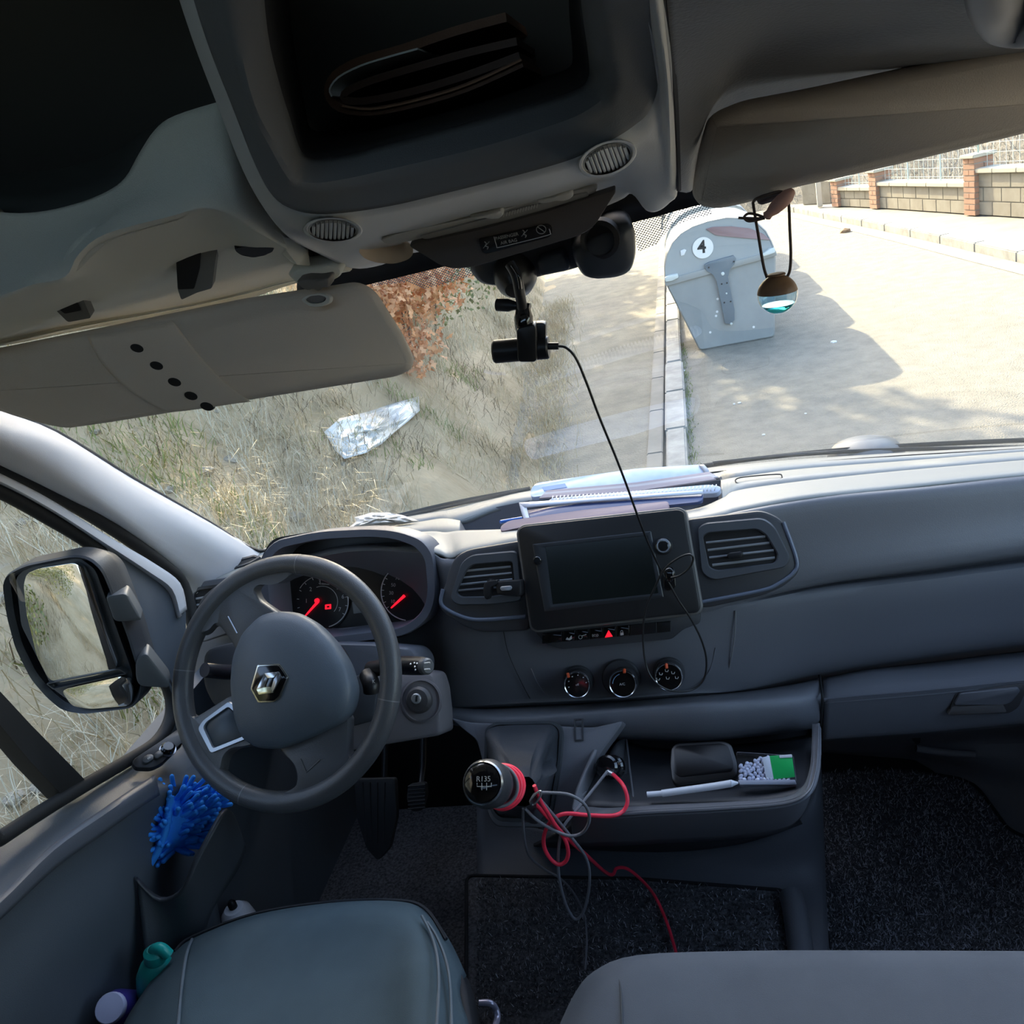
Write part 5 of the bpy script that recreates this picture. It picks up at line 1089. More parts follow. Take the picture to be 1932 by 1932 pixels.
# grab handle in the top right corner
gh = empty('grab_handle', 'grey moulded grab handle on the headliner at the top right corner', 'handle')
tube('grip', [(1868, -60, .50), (1874, -10, .53), (1882, 18, .56), (1900, 38, .58), (1940, 42, .58), (1995, 28, .56), (2060, 0, .54)], lambda t: .013, M('handle_moulding', (.3, .3, .3), .5), gh, 14, 6)
# sun visors
def visor(nm, lab, pts, P, th, mat, r):
    root = empty(nm, lab, 'sun visor', 'sun visors'); A = loop(P, pts, r, 0, 6); n = P.n; c = sum(A, Vector()) / len(A)
    def inset(L, d): 
        out = []; m = len(L)
        for i in range(m):
            t = (L[(i + 1) % m] - L[i - 1]).normalized(); w = t.cross(n).normalized()
            if w.dot(c - L[i]) < 0: w = -w
            out.append(L[i] + w * d)
        return out
    b = loft('panel', [[p - n * th for p in inset(A, .007)], [p - n * th * .8 for p in inset(A, .002)], [p - n * th * .5 for p in A], [p - n * th * .2 for p in inset(A, .002)], [p + n * 0 for p in inset(A, .007)]], mat, root, ang=60)
    return root, b
PVl = Pl(q(400, 690, .905), (.06, -.995, .08))
vpx = [(-90, 672), (0, 656), (250, 606), (450, 565), (560, 548), (620, 540), (670, 532), (702, 548), (730, 592), (758, 636), (778, 680), (772, 700), (745, 713), (600, 736), (400, 768), (200, 800), (116, 812), (70, 802), (-20, 774), (-100, 750)]
vl, vb_ = visor('sun_visor', 'grey driver sun visor folded down with a row of round holes', vpx, PVl, .022, visorm, .010)
vb2 = net('centre_band', [[PVl.hit(162, 632, .0025), PVl.hit(205, 628, .005), PVl.hit(250, 618, .006), PVl.hit(300, 612, .005), PVl.hit(325, 605, .0025)],
     [PVl.hit(195, 690, .0025), PVl.hit(240, 684, .005), PVl.hit(290, 676, .006), PVl.hit(340, 668, .005), PVl.hit(368, 662, .0025)],
     [PVl.hit(255, 745, .0025), PVl.hit(300, 738, .005), PVl.hit(350, 729, .006), PVl.hit(395, 722, .005), PVl.hit(420, 718, .0025)],
     [PVl.hit(318, 778, .0025), PVl.hit(350, 775, .005), PVl.hit(395, 769, .006), PVl.hit(440, 762, .005), PVl.hit(472, 758, .0025)]], visorm, vl, 4, 4, .004)
for x, y in ((258, 657), (295, 690), (329, 721), (360, 747), (390, 767)):
    P_ = Pl(PVl.p0 + PVl.n * .0055, PVl.n)
    slab('round_hole', P_, [(x + 13 * math.cos(k * .5236), y + 8 * math.sin(k * .5236) + 2.5 * math.cos(k * .5236)) for k in range(12)], darkm, vl, .0008, -.004, .002, .0003, 2)
# pivot clip of the visor
slab('pivot_bracket', Pl(q(590, 515, .93), (0, -.9, -.3)), [(538, 520), (560, 508), (620, 500), (646, 508), (642, 524), (620, 536), (600, 530), (560, 540)], headm, vl, 0, -.03, .006, .006)
slab('pivot_hook', Pl(q(595, 545, .90), (0, -.95, -.2)), [(556, 532), (575, 527), (600, 528), (622, 524), (620, 545), (612, 540), (600, 552), (590, 545), (580, 550), (566, 544)], M('hook_grey', (.16, .15, .14), .6), vl, 0, -.02, .004, .004)
ringslab('clip_loop', Pl(q(597, 568, .892), (0, -1, .1)), [(566, 566), (580, 556), (605, 553), (624, 560), (622, 572), (605, 579), (585, 579)], [(574, 566), (584, 559), (603, 557), (615, 561), (613, 568), (602, 572), (586, 573)], M('clip_light', (.55, .55, .50), .5), vl, .002, -.006, .004, .003, -.006, .001)
slab('clip_button', Pl(q(597, 566, .893), (0, -1, .1)), [(572, 565), (584, 558), (603, 556), (616, 561), (612, 568), (602, 572), (586, 572)], M('hook_grey', (0, 0, 0)), vl, .001, -.006, .004, .001)
PVr = Pl(q(1500, 280, .80), (-.10, -.93, -.36))
vpx = [(1334, 236), (1352, 222), (1400, 202), (1520, 180), (1932, 92), (2150, 46), (2180, 190), (1932, 262), (1700, 318), (1560, 350), (1500, 362), (1455, 378), (1400, 394), (1350, 403), (1318, 396), (1305, 380), (1308, 350), (1318, 290)]
vr_, vb3 = visor('sun_visor', 'grey passenger sun visor with the air freshener cord looped over it', vpx, PVr, .024, visorm, .012)
slab('visor_clip', Pl(q(1450, 383, .815), (0, -.95, -.2)), [(1428, 384), (1440, 376), (1475, 366), (1480, 370), (1462, 380), (1436, 388)], M('clip_violet_grey', (.14, .12, .14), .5), vr_, .012, -.01, .003, .002)

# ---- mirror/sensor housing behind the plate
sh_m = M('housing_blue_black', (.035, .042, .055), .4)
ms = empty('sensor_housing', 'dark moulded sensor housing hanging at the top of the windshield', 'sensor housing')
def blob(nm, P, pts, mat, par, th, r=.01, k=(.99, .9, .6, .2)):
    A = loop(P, pts, r, 0, 4); c = sum(A, Vector()) / len(A); n = P.n
    return loft(nm, [[p - n * th for p in scl(A, .9, c)], [p - n * th * .6 for p in A], A, [p + n * th * .15 for p in scl(A, k[1], c)], [p + n * th * .25 for p in scl(A, k[2], c)], [p + n * th * .28 for p in scl(A, k[3], c)]], mat, par, ang=60)
PM = Pl(q(1060, 500, 1.04), (0, -.95, -.3))
blob('bracket', PM, [(884, 505), (900, 490), (1000, 460), (1130, 425), (1150, 450), (1130, 490), (1080, 508), (1020, 520), (990, 530), (940, 540), (905, 535)], sh_m, ms, .03)
blob('module', Pl(q(1050, 490, 1.01), (0, -.95, -.3)), [(1012, 492), (1060, 476), (1068, 484), (1076, 505), (1070, 510), (1020, 520)], M('module_blue', (.05, .065, .09), .35), ms, .02, .004)
blob('module_cover', Pl(q(1140, 470, 1.0), (.1, -.95, -.3)), [(1078, 470), (1110, 445), (1160, 420), (1190, 418), (1198, 435), (1200, 480), (1190, 512), (1165, 522), (1120, 526), (1100, 520), (1085, 495)], sh_m, ms, .05)
lathe('lens_ring', q(1132, 452, .985), (-.1, -.9, -.2), [(.022, -.01), (.022, .002), (.017, .004), (.015, -.004), (.001, -.004)], blackm, ms, 28)
# ---- dash camera on its suction arm
dc = empty('dash_camera', 'black cylindrical dash camera on a ball arm stuck to the windshield', 'dash camera')
lathe('suction_dome', q(972, 516, 1.035), (0, -.8, -.6), [(.001, .030), (.012, .028), (.021, .020), (.026, .008), (.027, -.004), (.024, -.014), (.010, -.022)], M('dome_black', (.025, .025, .027), .3), dc, 36)
tube('arm', [q(962, 498, .99), q(974, 520, .985), q(982, 560, .985), q(987, 590, .99)], lambda t: .0062, blackm, dc, 12, 5)
tube('arm_rib', [q(966, 500, .983), q(978, 520, .978), q(982, 545, .978)], .0022, glossm, dc, 8, 5)
tube('clamp_screw', [q(938, 575, 1.0), q(972, 577, .995), q(1000, 580, .992)], lambda t: .0075 if t < .4 else .005, blackm, dc, 14, 3)
lathe('joint_collar', q(988, 598, .99), (q(988, 590, .99) - q(990, 630, .985)), [(.0085, -.022), (.011, -.012), (.0115, 0), (.010, .004), (.0085, .010)], glossm, dc, 24)
PDc = Pl(q(995, 640, .975), (.05, -1, 0))
slab('holder', PDc, [(974, 622), (982, 618), (1008, 612), (1012, 620), (1013, 680), (1008, 684), (980, 684), (976, 678)], blackm, dc, .004, -.02, .003, .003)
slab('holder_side', Pl(q(1018, 630, .985), (.05, -1, 0)), [(1008, 610), (1024, 609), (1030, 612), (1030, 645), (1010, 645)], blackm, dc, 0, -.015, .002, .002)
ax_ = (q(1035, 655, .985) - q(930, 664, .985)); 
lathe('camera_body', q(931, 664, .99), ax_, [(.001, 0), (.0125, 0), (.0138, .002), (.0138, ax_.length - .002), (.0125, ax_.length), (.001, ax_.length)], blackm, dc, 36)
tube('usb_plug', [q(1034, 653, .985), q(1054, 653, .985)], .0042, blackm, dc, 10, 1)
# ---- long black cable from the camera
cb_ = tag(tube('camera_cable', [q(1052, 653, .985), q(1068, 656, .985), q(1086, 675, .985), q(1105, 718, .99), q(1130, 785, 1.0), q(1160, 858, 1.02), q(1182, 915, 1.05), q(1200, 965, 1.09), q(1222, 1022, 1.14), q(1248, 1078, 1.168), q(1262, 1100, 1.165), q(1280, 1132, 1.165), (1305, 1170, 1.165), q(1325, 1212, 1.17), q(1333, 1250, 1.175), q(1326, 1285, 1.175), q(1300, 1303, 1.165), (1262, 1302, 1.145), (1232, 1282, 1.145), (1218, 1250, 1.155), (1213, 1200, 1.165), (1218, 1150, 1.165), (1234, 1112, 1.165), (1252, 1076, 1.163), (1278, 1054, 1.16), (1300, 1046, 1.16), (1308, 1054, 1.16), (1300, 1072, 1.16), (1282, 1086, 1.16), (1266, 1090, 1.163)], .0016, M('cable_black', (.02, .02, .02), .35), None, 7, 6), 'thin black cable running from the dash camera down over the screen', 'cable')
ck = empty('cable_clip', 'small black cable clip stuck on the lower right of the screen unit', 'cable clip')
blob('clip_body', Pl(q(1264, 1086, 1.168), NA), [(1254, 1074), (1264, 1070), (1272, 1078), (1272, 1094), (1264, 1100), (1256, 1094)], glossm, ck, .008, .003)
# ---- phone holder clipped on the left vent
ph = empty('phone_holder', 'black phone holder with a silver button clipped on the left air vent', 'phone holder')
PP2 = Pl(q(950, 1110, 1.19), NA)
slab('clamp_body', PP2, [(935, 1097), (983, 1094), (984, 1122), (978, 1126), (936, 1122)], blackm, ph, .0, -.022, .003, .003)
slab('clamp_arm', PP2, [(913, 1100), (922, 1096), (938, 1094), (938, 1102), (926, 1106), (925, 1122), (920, 1132), (914, 1130), (911, 1114)], blackm, ph, .003, -.014, .003, .002)
slab('release_button', PP2, [(944, 1107), (964, 1105), (966, 1110), (963, 1114), (946, 1115), (943, 1111)], silver, ph, .003, 0, .003, .001)
tube('vent_hook', [q(930, 1100, 1.20), q(925, 1098, 1.225), q(922, 1099, 1.24)], .006, blackm, ph, 8, 3)

# ================================================================== LOOSE THINGS IN THE CAB
# books in the overhead recess: folded brown case with a paper sheet
brown = M('brown_leather', (.10, .045, .022), .6, .4, 500); paperm = M('paper', (.62, .64, .62), .7)
cs = empty('document_case', 'folded brown leather document case lying in the overhead recess', 'document case')
def band(nm, path, wdt, th, mat, par, n=3):
    """ribbon following a path of (px,py,y), extruded forward in depth by wdt"""
    P = spline(path, n); loops = []
    vs = []; fs = []
    for i, p in enumerate(P):
        t = (P[min(i + 1, len(P) - 1)] - P[max(i - 1, 0)]).normalized(); f_ = Vector((0, 1, 0)); w = t.cross(f_).normalized()
        vs += [p + w * th / 2, p - w * th / 2, p - w * th / 2 + f_ * wdt, p + w * th / 2 + f_ * wdt]
    for i in range(len(P) - 1):
        for k in range(4): fs.append((i * 4 + k, i * 4 + (k + 1) % 4, i * 4 + 4 + (k + 1) % 4, i * 4 + 4 + k))
    fs += [(0, 1, 2, 3), tuple((len(P) - 1) * 4 + k for k in range(4))]
    return mk(nm, vs, fs, mat, par, 50)
band('outer_flap', [q(955, 32, .80), q(860, 58, .80), q(760, 92, .80), q(680, 115, .80), q(632, 142, .80), (618, 175, .80), q(640, 203, .80), q(700, 210, .80), q(780, 195, .80), q(880, 165, .80), q(985, 118, .80)], .12, .007, brown, cs)
band('inner_flap', [q(975, 78, .81), q(880, 100, .81), q(780, 128, .81), q(700, 152, .81), q(655, 172, .81), q(650, 188, .81), q(690, 190, .81), q(780, 172, .81), q(880, 142, .81), q(980, 105, .81)], .11, .006, M('brown_dark', (.05, .022, .012), .6), cs)
band('stitching', [q(984, 113, .795), q(880, 161, .795), q(780, 191, .795), q(700, 206, .795), q(645, 200, .795)], .003, .0015, M('stitch_tan', (.30, .16, .09), .7), cs)
sh2 = tag(band('paper_sheet', [q(626, 182, .79), q(622, 168, .79), q(638, 146, .79), q(680, 124, .79), q(730, 108, .79), q(788, 92, .79)], .09, .0015, paperm, None), 'curled white paper sheet tucked along the brown document case', 'paper')

# folders and notebooks in the dash recess
DP = Vector((0, -.30, .954))
def flat_(nm, lab, cat, y0, z0, pts, th, mat, r=.008):
    P = Pl(q(pts[0][0], pts[0][1], y0), DP); o = slab(nm, P, pts, mat, None, 0, -th, r, .001); 
    return tag(o, lab, cat), P
r1, P1 = flat_('pink_folder', 'mauve card folder at the bottom of the stack behind the screen', 'folder', 1.34, 0, [(944, 1003), (985, 994), (1262, 962), (1262, 945), (1100, 962), (960, 982), (944, 992)], .010, M('mauve_card', (.24, .17, .20), .5))
r2, P2 = flat_('blue_folder', 'dark blue plastic folder with a clear white edge, lowest wide folder of the stack', 'folder', 1.38, 0, [(990, 982), (1325, 946), (1328, 928), (1100, 948), (982, 964)], .006, M('blue_plastic', (.035, .06, .17), .25, coat=.3))
net('folder_edge', [[P2.hit(979, 948, .004), P2.hit(984, 968, .004), P2.hit(990, 983, .004)], [P2.hit(992, 950, .004), P2.hit(996, 968, .004), P2.hit(1000, 980, .004)]], M('edge_white', (.55, .58, .66), .3), r2, 2, 1, .002)
net('folder_edge', [[P2.hit(979, 948, .005), P2.hit(1100, 940, .005), P2.hit(1326, 924, .005)], [P2.hit(990, 957, .005), P2.hit(1100, 947, .005), P2.hit(1326, 931, .005)]], M('edge_white', (.55, .58, .66), .3), r2, 2, 1, .002)
r3, P3 = flat_('spiral_notebook', 'spiral bound notebook with white coil lying in the folder stack', 'notebook', 1.47, 0, [(1030, 948), (1355, 930), (1362, 918), (1340, 914), (1200, 926), (1040, 940)], .010, M('notebook_blue_white', (.50, .56, .68), .35))
for i in range(44):
    t = i / 43; x = 1042 + 308 * t; y = 942 - 22 * t + 2 * math.sin(t * 3)
    tube('coil_ring', [P3.hit(x - 2, y + 5, .002), P3.hit(x - 1.5, y + 3, .009), P3.hit(x + .5, y - 3, .011), P3.hit(x + 1.5, y - 6, .004)], .0011, M('coil_white', (.78, .80, .84), .3), r3, 5, 2)
for k, (a, b) in enumerate((((1016, 940), (1352, 904)), ((1020, 936), (1356, 900)), ((1024, 932), (1350, 896)))):
    tag(slab('paper_sheets', Pl(q(a[0], a[1], 1.50 + k * .015), DP), [a, (1200, a[1] - 14), b, (b[0] - 12, b[1] - 6), (1200, a[1] - 22), (a[0] + 8, a[1] - 7)], [M('paper_mauve', (.34, .29, .31), .7), M('paper_grey', (.45, .43, .45), .7), M('paper_mauve', (0, 0, 0))][k], None, 0, -.003, .002, .0005), ['lowest loose sheets between the notebook and the top folder', 'middle loose grey sheets under the top folder', 'uppermost loose mauve sheets just under the blue white folder'][k], 'papers')
r4, P4 = flat_('plastic_folder', 'glossy pale blue folder on top of the stack under the windshield', 'folder', 1.60, 0, [(1004, 938), (1100, 926), (1325, 899), (1333, 893), (1322, 876), (1200, 884), (1012, 911), (1003, 920), (1000, 932)], .010, M('folder_blue_white', (.42, .56, .82), .18, coat=.5, col2=(.74, .80, .90), cscale=9))
slab('folder_label', Pl(P4.p0 + P4.n * .0006, P4.n), [(1022, 919), (1066, 912), (1070, 919), (1026, 926)], M('label_blue', (.25, .36, .62), .4), r4, .0006, 0, .001, 0)
net('folder_spine', [[P4.hit(1318, 877, .003), P4.hit(1326, 886, .004), P4.hit(1330, 897, .002)], [P4.hit(1328, 876, .003), P4.hit(1338, 888, .004), P4.hit(1336, 899, .002)]], M('spine_grey', (.36, .38, .42), .3), r4, 3, 1, .002)
tag(tube('blue_pen', [q(944, 985, 1.42), q(960, 982, 1.43), q(985, 978, 1.44)], .0035, M('pen_blue', (.04, .16, .55), .3), None, 10, 2), 'slim blue pen in the dash recess left of the folders', 'pen')
tag(tube('thin_stick', [q(1320, 906, 1.55), q(1360, 902, 1.50)], .003, M('stick_grey', (.2, .18, .18), .4), None, 8, 1), 'thin dark stick poking out of the right end of the folder stack', 'stick')
# crumpled paper over the cluster
def crumple(nm, pts, P, h, mat, amp=.012, n=6):
    c = (sum(p[0] for p in pts) / len(pts), sum(p[1] for p in pts) / len(pts)); vs = [P.hit(*c, h)]; fs = []; m = len(pts) * 2
    for r in range(1, n + 1):
        for i in range(m):
            a, b = pts[i // 2], pts[(i // 2 + 1) % len(pts)]; x = a[0] if i % 2 == 0 else (a[0] + b[0]) / 2; y = a[1] if i % 2 == 0 else (a[1] + b[1]) / 2
            x, y = c[0] + (x - c[0]) * r / n, c[1] + (y - c[1]) * r / n
            vs.append(P.hit(x, y, h * (1 - (r / n) ** 2) + amp * noise.noise(Vector((x * .09, y * .3, 5)))))
    for i in range(m): fs.append((0, 1 + i, 1 + (i + 1) % m))
    for r in range(n - 1):
        for i in range(m): fs.append((1 + r * m + i, 1 + (r + 1) * m + i, 1 + (r + 1) * m + (i + 1) % m, 1 + r * m + (i + 1) % m))
    o = mk(nm, vs, fs, mat, ang=20); o.modifiers.new('thickness', 'SOLIDIFY').thickness = .001; return o
tag(crumple('crumpled_paper', [(655, 997), (672, 984), (668, 976), (684, 972), (700, 967), (735, 967), (760, 972), (775, 977), (790, 983), (760, 988), (715, 992)], Pl(q(720, 990, 1.60), (0, -.3, .95)), .018, M('paper_white', (.72, .66, .58), .7)), 'crumpled white paper lying on the dash above the instrument cluster', 'paper')

# gear lever -------------------------------------------------------------------
gl = empty('gear_lever', 'black gear lever with shift pattern knob and leather gaiter', 'gear lever')
B0 = loop(PCo, gi, .010, .004, 4); nB = len(B0); ctr = PCo.hit(992, 1450, .004)
neck = q(985, 1492, .90); axn = (q(915, 1478, .80) - q(1000, 1495, .93)).normalized(); un, wn_, _ = basis(axn)
# match loop points to neck circle by angle round the panel normal
def necka(p):
    d = p - ctr; return d
loops = [B0]; K = 9
for k in range(1, K + 1):
    t = k / K; L = []
    for i, p in enumerate(B0):
        d = (p - ctr).normalized(); dd = (d - axn * d.dot(axn)).normalized(); target = neck + dd * .021
        a = math.atan2(d.dot(un), d.dot(wn_)); e = t ** 1.15
        base = p.lerp(target, e) + PCo.n * (.030 * math.sin(t * math.pi) * .6)
        fold = (.010 * math.sin(a * 5 + t * 3) + .006 * math.sin(a * 9 - t * 5)) * math.sin(t * math.pi)
        L.append(base + dd * fold + PCo.n * (.012 * noise.noise(p * 22 + Vector((0, 0, t * 2.5))) * math.sin(t * math.pi)))
    loops.append(L)
loft('gaiter', loops, M('gaiter_leather', (.040, .044, .052), .42, .3, 500), gl, False, False, 75)
KC = q(916, 1478, .80)
kn = lathe('knob', KC, axn, [(.012, -.105), (.016, -.095), (.0165, -.060), (.0175, -.045), (.024, -.034), (.0285, -.022), (.030, -.008), (.0285, .004), (.0255, .010)], M('knob_grey', (.045, .048, .055), .4, .2, 700), gl, 40, 30)
lathe('knob_ring', KC, axn, [(.0265, .002), (.0262, .009), (.0245, .0115), (.0235, .010)], M('ring_grey', (.25, .27, .30), .2, metal=.8), gl, 40)
lathe('knob_cap', KC, axn, [(.0238, .008), (.0225, .012), (.017, .0155), (.009, .0172), (.0001, .0177)], glossm, gl, 40)
PKn = Pl(KC + axn * .0175, axn)
text('shift_pattern', 'R135', PKn, 912, 1470, 9, icm, gl, 1, .0004)
tube('shift_lines', [PKn.hit(x, y, .0006) for x, y in ((900, 1477), (900, 1484), (927, 1484), (927, 1477))], .0004, icm, gl, 4, 1)
for x in (909, 918): tube('shift_lines', [PKn.hit(x, 1477, .0006), PKn.hit(x, 1491, .0006)], .0004, icm, gl, 4, 1)
tube('lever_shaft', [q(1002, 1496, .93), q(1012, 1500, .97), q(1010, 1480, 1.05)], .012, blackm, gl, 14, 4)

# charger and charging cables
ch = empty('usb_charger', 'glossy black double USB charger plugged in the tray socket', 'charger')
PCh = PSo.hit(1155, 1447)
lathe('charger_body', PCh, PSo.n, [(.016, -.004), (.016, .020), (.0175, .024), (.0175, .034), (.014, .037), (.001, .038)], glossm, ch, 32)
slab('usb_slot', Pl(PCh + PSo.n * .038, PSo.n), [(1140, 1458), (1152, 1457), (1152, 1462), (1140, 1463)], M('port_steel', (.5, .5, .52), .3, metal=.7), ch, .001, 0, .001, 0)
grey = M('grey_braid', (.20, .20, .22), .6, .4, 2500); redc = M('red_cable', (1, .045, .09), .4); silverb = M('plug_silver', (.6, .6, .6), .3, metal=.6)
red = empty('red_cable', 'red charging cable coiled round the gear lever and trailing to the floor', 'cable')
red_pts = [q(1156, 1461, 1.03), q(1164, 1468, 1.01), q(1177, 1484, .985), q(1184, 1510, .97), q(1176, 1530, .96), q(1155, 1539, .95), q(1110, 1538, .945), q(1070, 1535, .94), q(1048, 1542, .935), q(1034, 1557, .935), q(1026, 1580, .935), q(1028, 1602, .935), q(1040, 1622, .935), q(1055, 1631, .935), q(1068, 1624, .935), q(1072, 1605, .935), q(1064, 1580, .935), q(1045, 1555, .93), q(1022, 1530, .92), q(1005, 1512, .91)]
tube('cable', red_pts, .0030, redc, red, 8, 8)
tube('plug_sleeve', [q(1146, 1456, 1.035), q(1156, 1461, 1.03)], .0036, silverb, red, 8, 1)
# coil round the neck
def coil(nm, off, rr, mat, par, n=22, ph0=0, turns=1.0, r_=.0029):
    pts = []
    c = KC + axn * off
    for i in range(n + 1):
        a = ph0 + 2 * math.pi * turns * i / n; pts.append(c + (un * math.cos(a) + wn_ * math.sin(a)) * rr + axn * (.003 * math.sin(a * 2 + off * 99)))
    return tube(nm, pts, r_, mat, par, 7, 3)
for k, (o_, r_) in enumerate(((-.052, .0245), (-.058, .0262), (-.063, .0255), (-.068, .027))): coil('coil', o_, r_, redc, red, ph0=k * .8)
tube('cable', [q(1008, 1482, .90), q(1020, 1512, .90), q(1034, 1535, .905), q(1050, 1560, .915), q(1075, 1586, .95), q(1105, 1612, 1.0), q(1140, 1644, 1.08), q(1156, 1650, 1.11), q(1164, 1638, 1.13), q(1185, 1640, 1.15), q(1215, 1665, 1.17), qz(1238, 1695, .128), qz(1258, 1740, .128), qz(1272, 1785, .128), qz(1280, 1815, .128)], .0030, redc, red, 8, 8)
gc = empty('grey_cable', 'grey braided charging cable looped below the gear lever', 'cable')
for k, (o_, r_) in enumerate(((-.047, .0255), (-.073, .0265), (-.078, .025))): coil('coil', o_, r_, grey, gc, ph0=k * 1.1, r_=.0022)
tube('cable', [q(1146, 1455, 1.03), q(1120, 1488, 1.0), q(1090, 1525, .965), q(1064, 1558, .945), q(1056, 1585, .94), q(1053, 1630, .94), q(1058, 1672, .945), q(1070, 1712, .95), q(1085, 1734, .955), q(1100, 1722, .955), q(1110, 1685, .955), q(1112, 1645, .95), q(1104, 1615, .95), q(1082, 1585, .945), q(1050, 1545, .93), q(1012, 1500, .905)], .0023, grey, gc, 7, 8)
tube('cable', [q(1003, 1508, .90), q(1012, 1497, .90), q(1040, 1496, .90), q(1075, 1500, .90), q(1103, 1518, .90), q(1112, 1545, .905), q(1100, 1570, .91), q(1075, 1577, .91), q(1040, 1564, .91), q(1010, 1545, .905), q(990, 1525, .90)], .0023, grey, gc, 7, 8)
tube('cable', [q(987, 1525, .90), q(987, 1560, .92), q(992, 1598, .95), q(1003, 1620, .99), q(1030, 1642, 1.04), q(1055, 1656, 1.08), q(1075, 1675, 1.12), q(1092, 1702, 1.13), qz(1104, 1735, .126), qz(1107, 1775, .126), qz(1104, 1830, .126)], .0020, grey, gc, 7, 8)
tube('cable_tie', [q(1000, 1512, .893), q(1008, 1500, .893), q(1020, 1492, .893), q(1018, 1505, .895), q(1006, 1518, .895)], .0014, silverb, gc, 6, 4, True)
# things in the tray --------------------------------------------------------------
PTr = Pl(q(1350, 1455, 1.105), (0, -.30, .954))
pbk = empty('phone', 'black glossy phone lying face up in the dash tray', 'phone')
PTf = Pl(q(1330, 1480, 1.045), (0, -.38, .925))
slab('body', PTf, [(1266, 1410), (1275, 1402), (1365, 1397), (1380, 1403), (1392, 1440), (1392, 1462), (1380, 1470), (1280, 1482), (1268, 1474), (1264, 1440)], M('phone_black', (.008, .008, .009), .3), pbk, .016, .004, .008, .003)
slab('screen', Pl(PTf.p0 + PTf.n * .016, PTf.n), [(1272, 1412), (1280, 1407), (1362, 1402), (1374, 1408), (1384, 1440), (1382, 1455), (1282, 1466), (1272, 1458)], M('screen_black', (.004, .004, .005), .3, spec=.3), pbk, .0008, 0, .006, .0003)
slab('button', Pl(PTf.p0 + PTf.n * .004, (0, -.95, .3)), [(1318, 1468), (1344, 1464), (1344, 1471), (1319, 1475)], M('port_grey', (0, 0, 0)), pbk, .004, 0, .002, .0005)
pen = empty('white_pen', 'white ballpoint pen lying along the front lip of the dash tray', 'pen')
pw_ = M('pen_white', (.72, .74, .80), .35)
tube('barrel', [q(1249, 1497, 1.0), q(1300, 1490, 1.0), q(1350, 1483, 1.0), q(1380, 1478, 1.0)], .0052, pw_, pen, 14, 2)
tube('cap', [q(1221, 1499, 1.0), q(1250, 1497, 1.0)], .0042, pw_, pen, 14, 1)
tube('tip', [q(1380, 1478, 1.0), q(1393, 1477, 1.0)], lambda t: .0052 - .004 * t, pw_, pen, 12, 2)
PMb = Pl(q(1440, 1470, 1.03), (0, -.62, .785))
mb = empty('mint_box', 'clear plastic mint box with a green label in the tray', 'mint box')
slab('clear_case', PMb, [(1389, 1420), (1391, 1418), (1497, 1425), (1503, 1474), (1500, 1480), (1396, 1478)], clearm, mb, .016, 0, .002, .001)
slab('green_label', PMb, [(1452, 1426), (1494, 1424), (1500, 1466), (1460, 1470)], M('label_green', (.01, .42, .10), .4), mb, .0175, .0165, .001, .0002)
slab('label_white', PMb, [(1438, 1429), (1452, 1426), (1460, 1470), (1445, 1467)], M('label_pale', (.62, .68, .78), .4), mb, .0172, .0165, .001, .0002)
slab('box_lid', PMb, [(1392, 1472), (1500, 1471), (1503, 1480), (1396, 1480)], M('lid_clear_white', (.50, .52, .62), .2), mb, .0175, -.001, .001, .0003)
slab('hinge_cap', PMb, [(1470, 1425), (1494, 1423), (1495, 1429), (1471, 1430)], pw_, mb, .0185, .0165, .001, .0002)
mm = M('mint_white', (.72, .74, .86), .4); m0 = None; random.seed(3)
bm = bmesh.new(); bmesh.ops.create_icosphere(bm, subdivisions=2, radius=1); 
for v in bm.verts: v.co = Vector((v.co.x * .0040, v.co.y * .0029, v.co.z * .0027))
for f in bm.faces: f.smooth = True
mme = bpy.data.meshes.new('mint'); bm.to_mesh(mme); bm.free(); mme.materials.append(mm)
spots = []
tries = 0
while len(spots) < 46 and tries < 4000:
    tries += 1; x, y = random.uniform(1397, 1450), random.uniform(1428, 1471)
    if y < 1424 + (1450 - x) * .35 + 2: continue
    if all((x - a) ** 2 + ((y - b) * 1.1) ** 2 > 34 for a, b in spots): spots.append((x, y))
spots += [(1455 + i * 8, 1470.5) for i in range(5)]
for x, y in spots:
    o = bpy.data.objects.new('mint', mme); COL.objects.link(o); o.location = PMb.hit(x, y, .0115 if y < 1470 else .014); o.rotation_euler = (random.uniform(0, 3), random.uniform(0, 3), random.uniform(0, 3))
    tag(o, 'small white oval mint inside the clear mint box', 'mint', 'mints in the clear box')
# carpets -------------------------------------------------------------------------
def mat_(nm, lab, pts, z, par=None):
    P = Pl((0, 0, z), (0, 0, 1)); o = slab(nm, P, pts, carpet, None, .010, .001, .02, .004); tag(o, lab, 'floor mat')
    A = loop(P, pts, .02, .010, 4); e = tube('bound_edge', A, .004, M('mat_edge', (.015, .015, .016), .9), o, 6, 1, True); return o
mat_('floor_mat', 'ribbed black carpet mat in the passenger footwell', [(1533, 1438), (1700, 1450), (1826, 1472), (1850, 1492), (1903, 1566), (1960, 1590), (2050, 1640), (2090, 1900), (1575, 1900), (1560, 1760), (1552, 1640), (1542, 1540)], .02)
mat_('floor_mat', 'black carpet mat inset in the raised middle floor', [(880, 1652), (1200, 1658), (1478, 1680), (1486, 1700), (1502, 1800), (1515, 1960), (880, 1960)], .105)
mat_('floor_mat', 'black carpet mat in the driver footwell under the pedals', [(470, 1480), (900, 1490), (1020, 1560), (1040, 1650), (1040, 2050), (420, 2050), (420, 1800), (440, 1600)], .0)
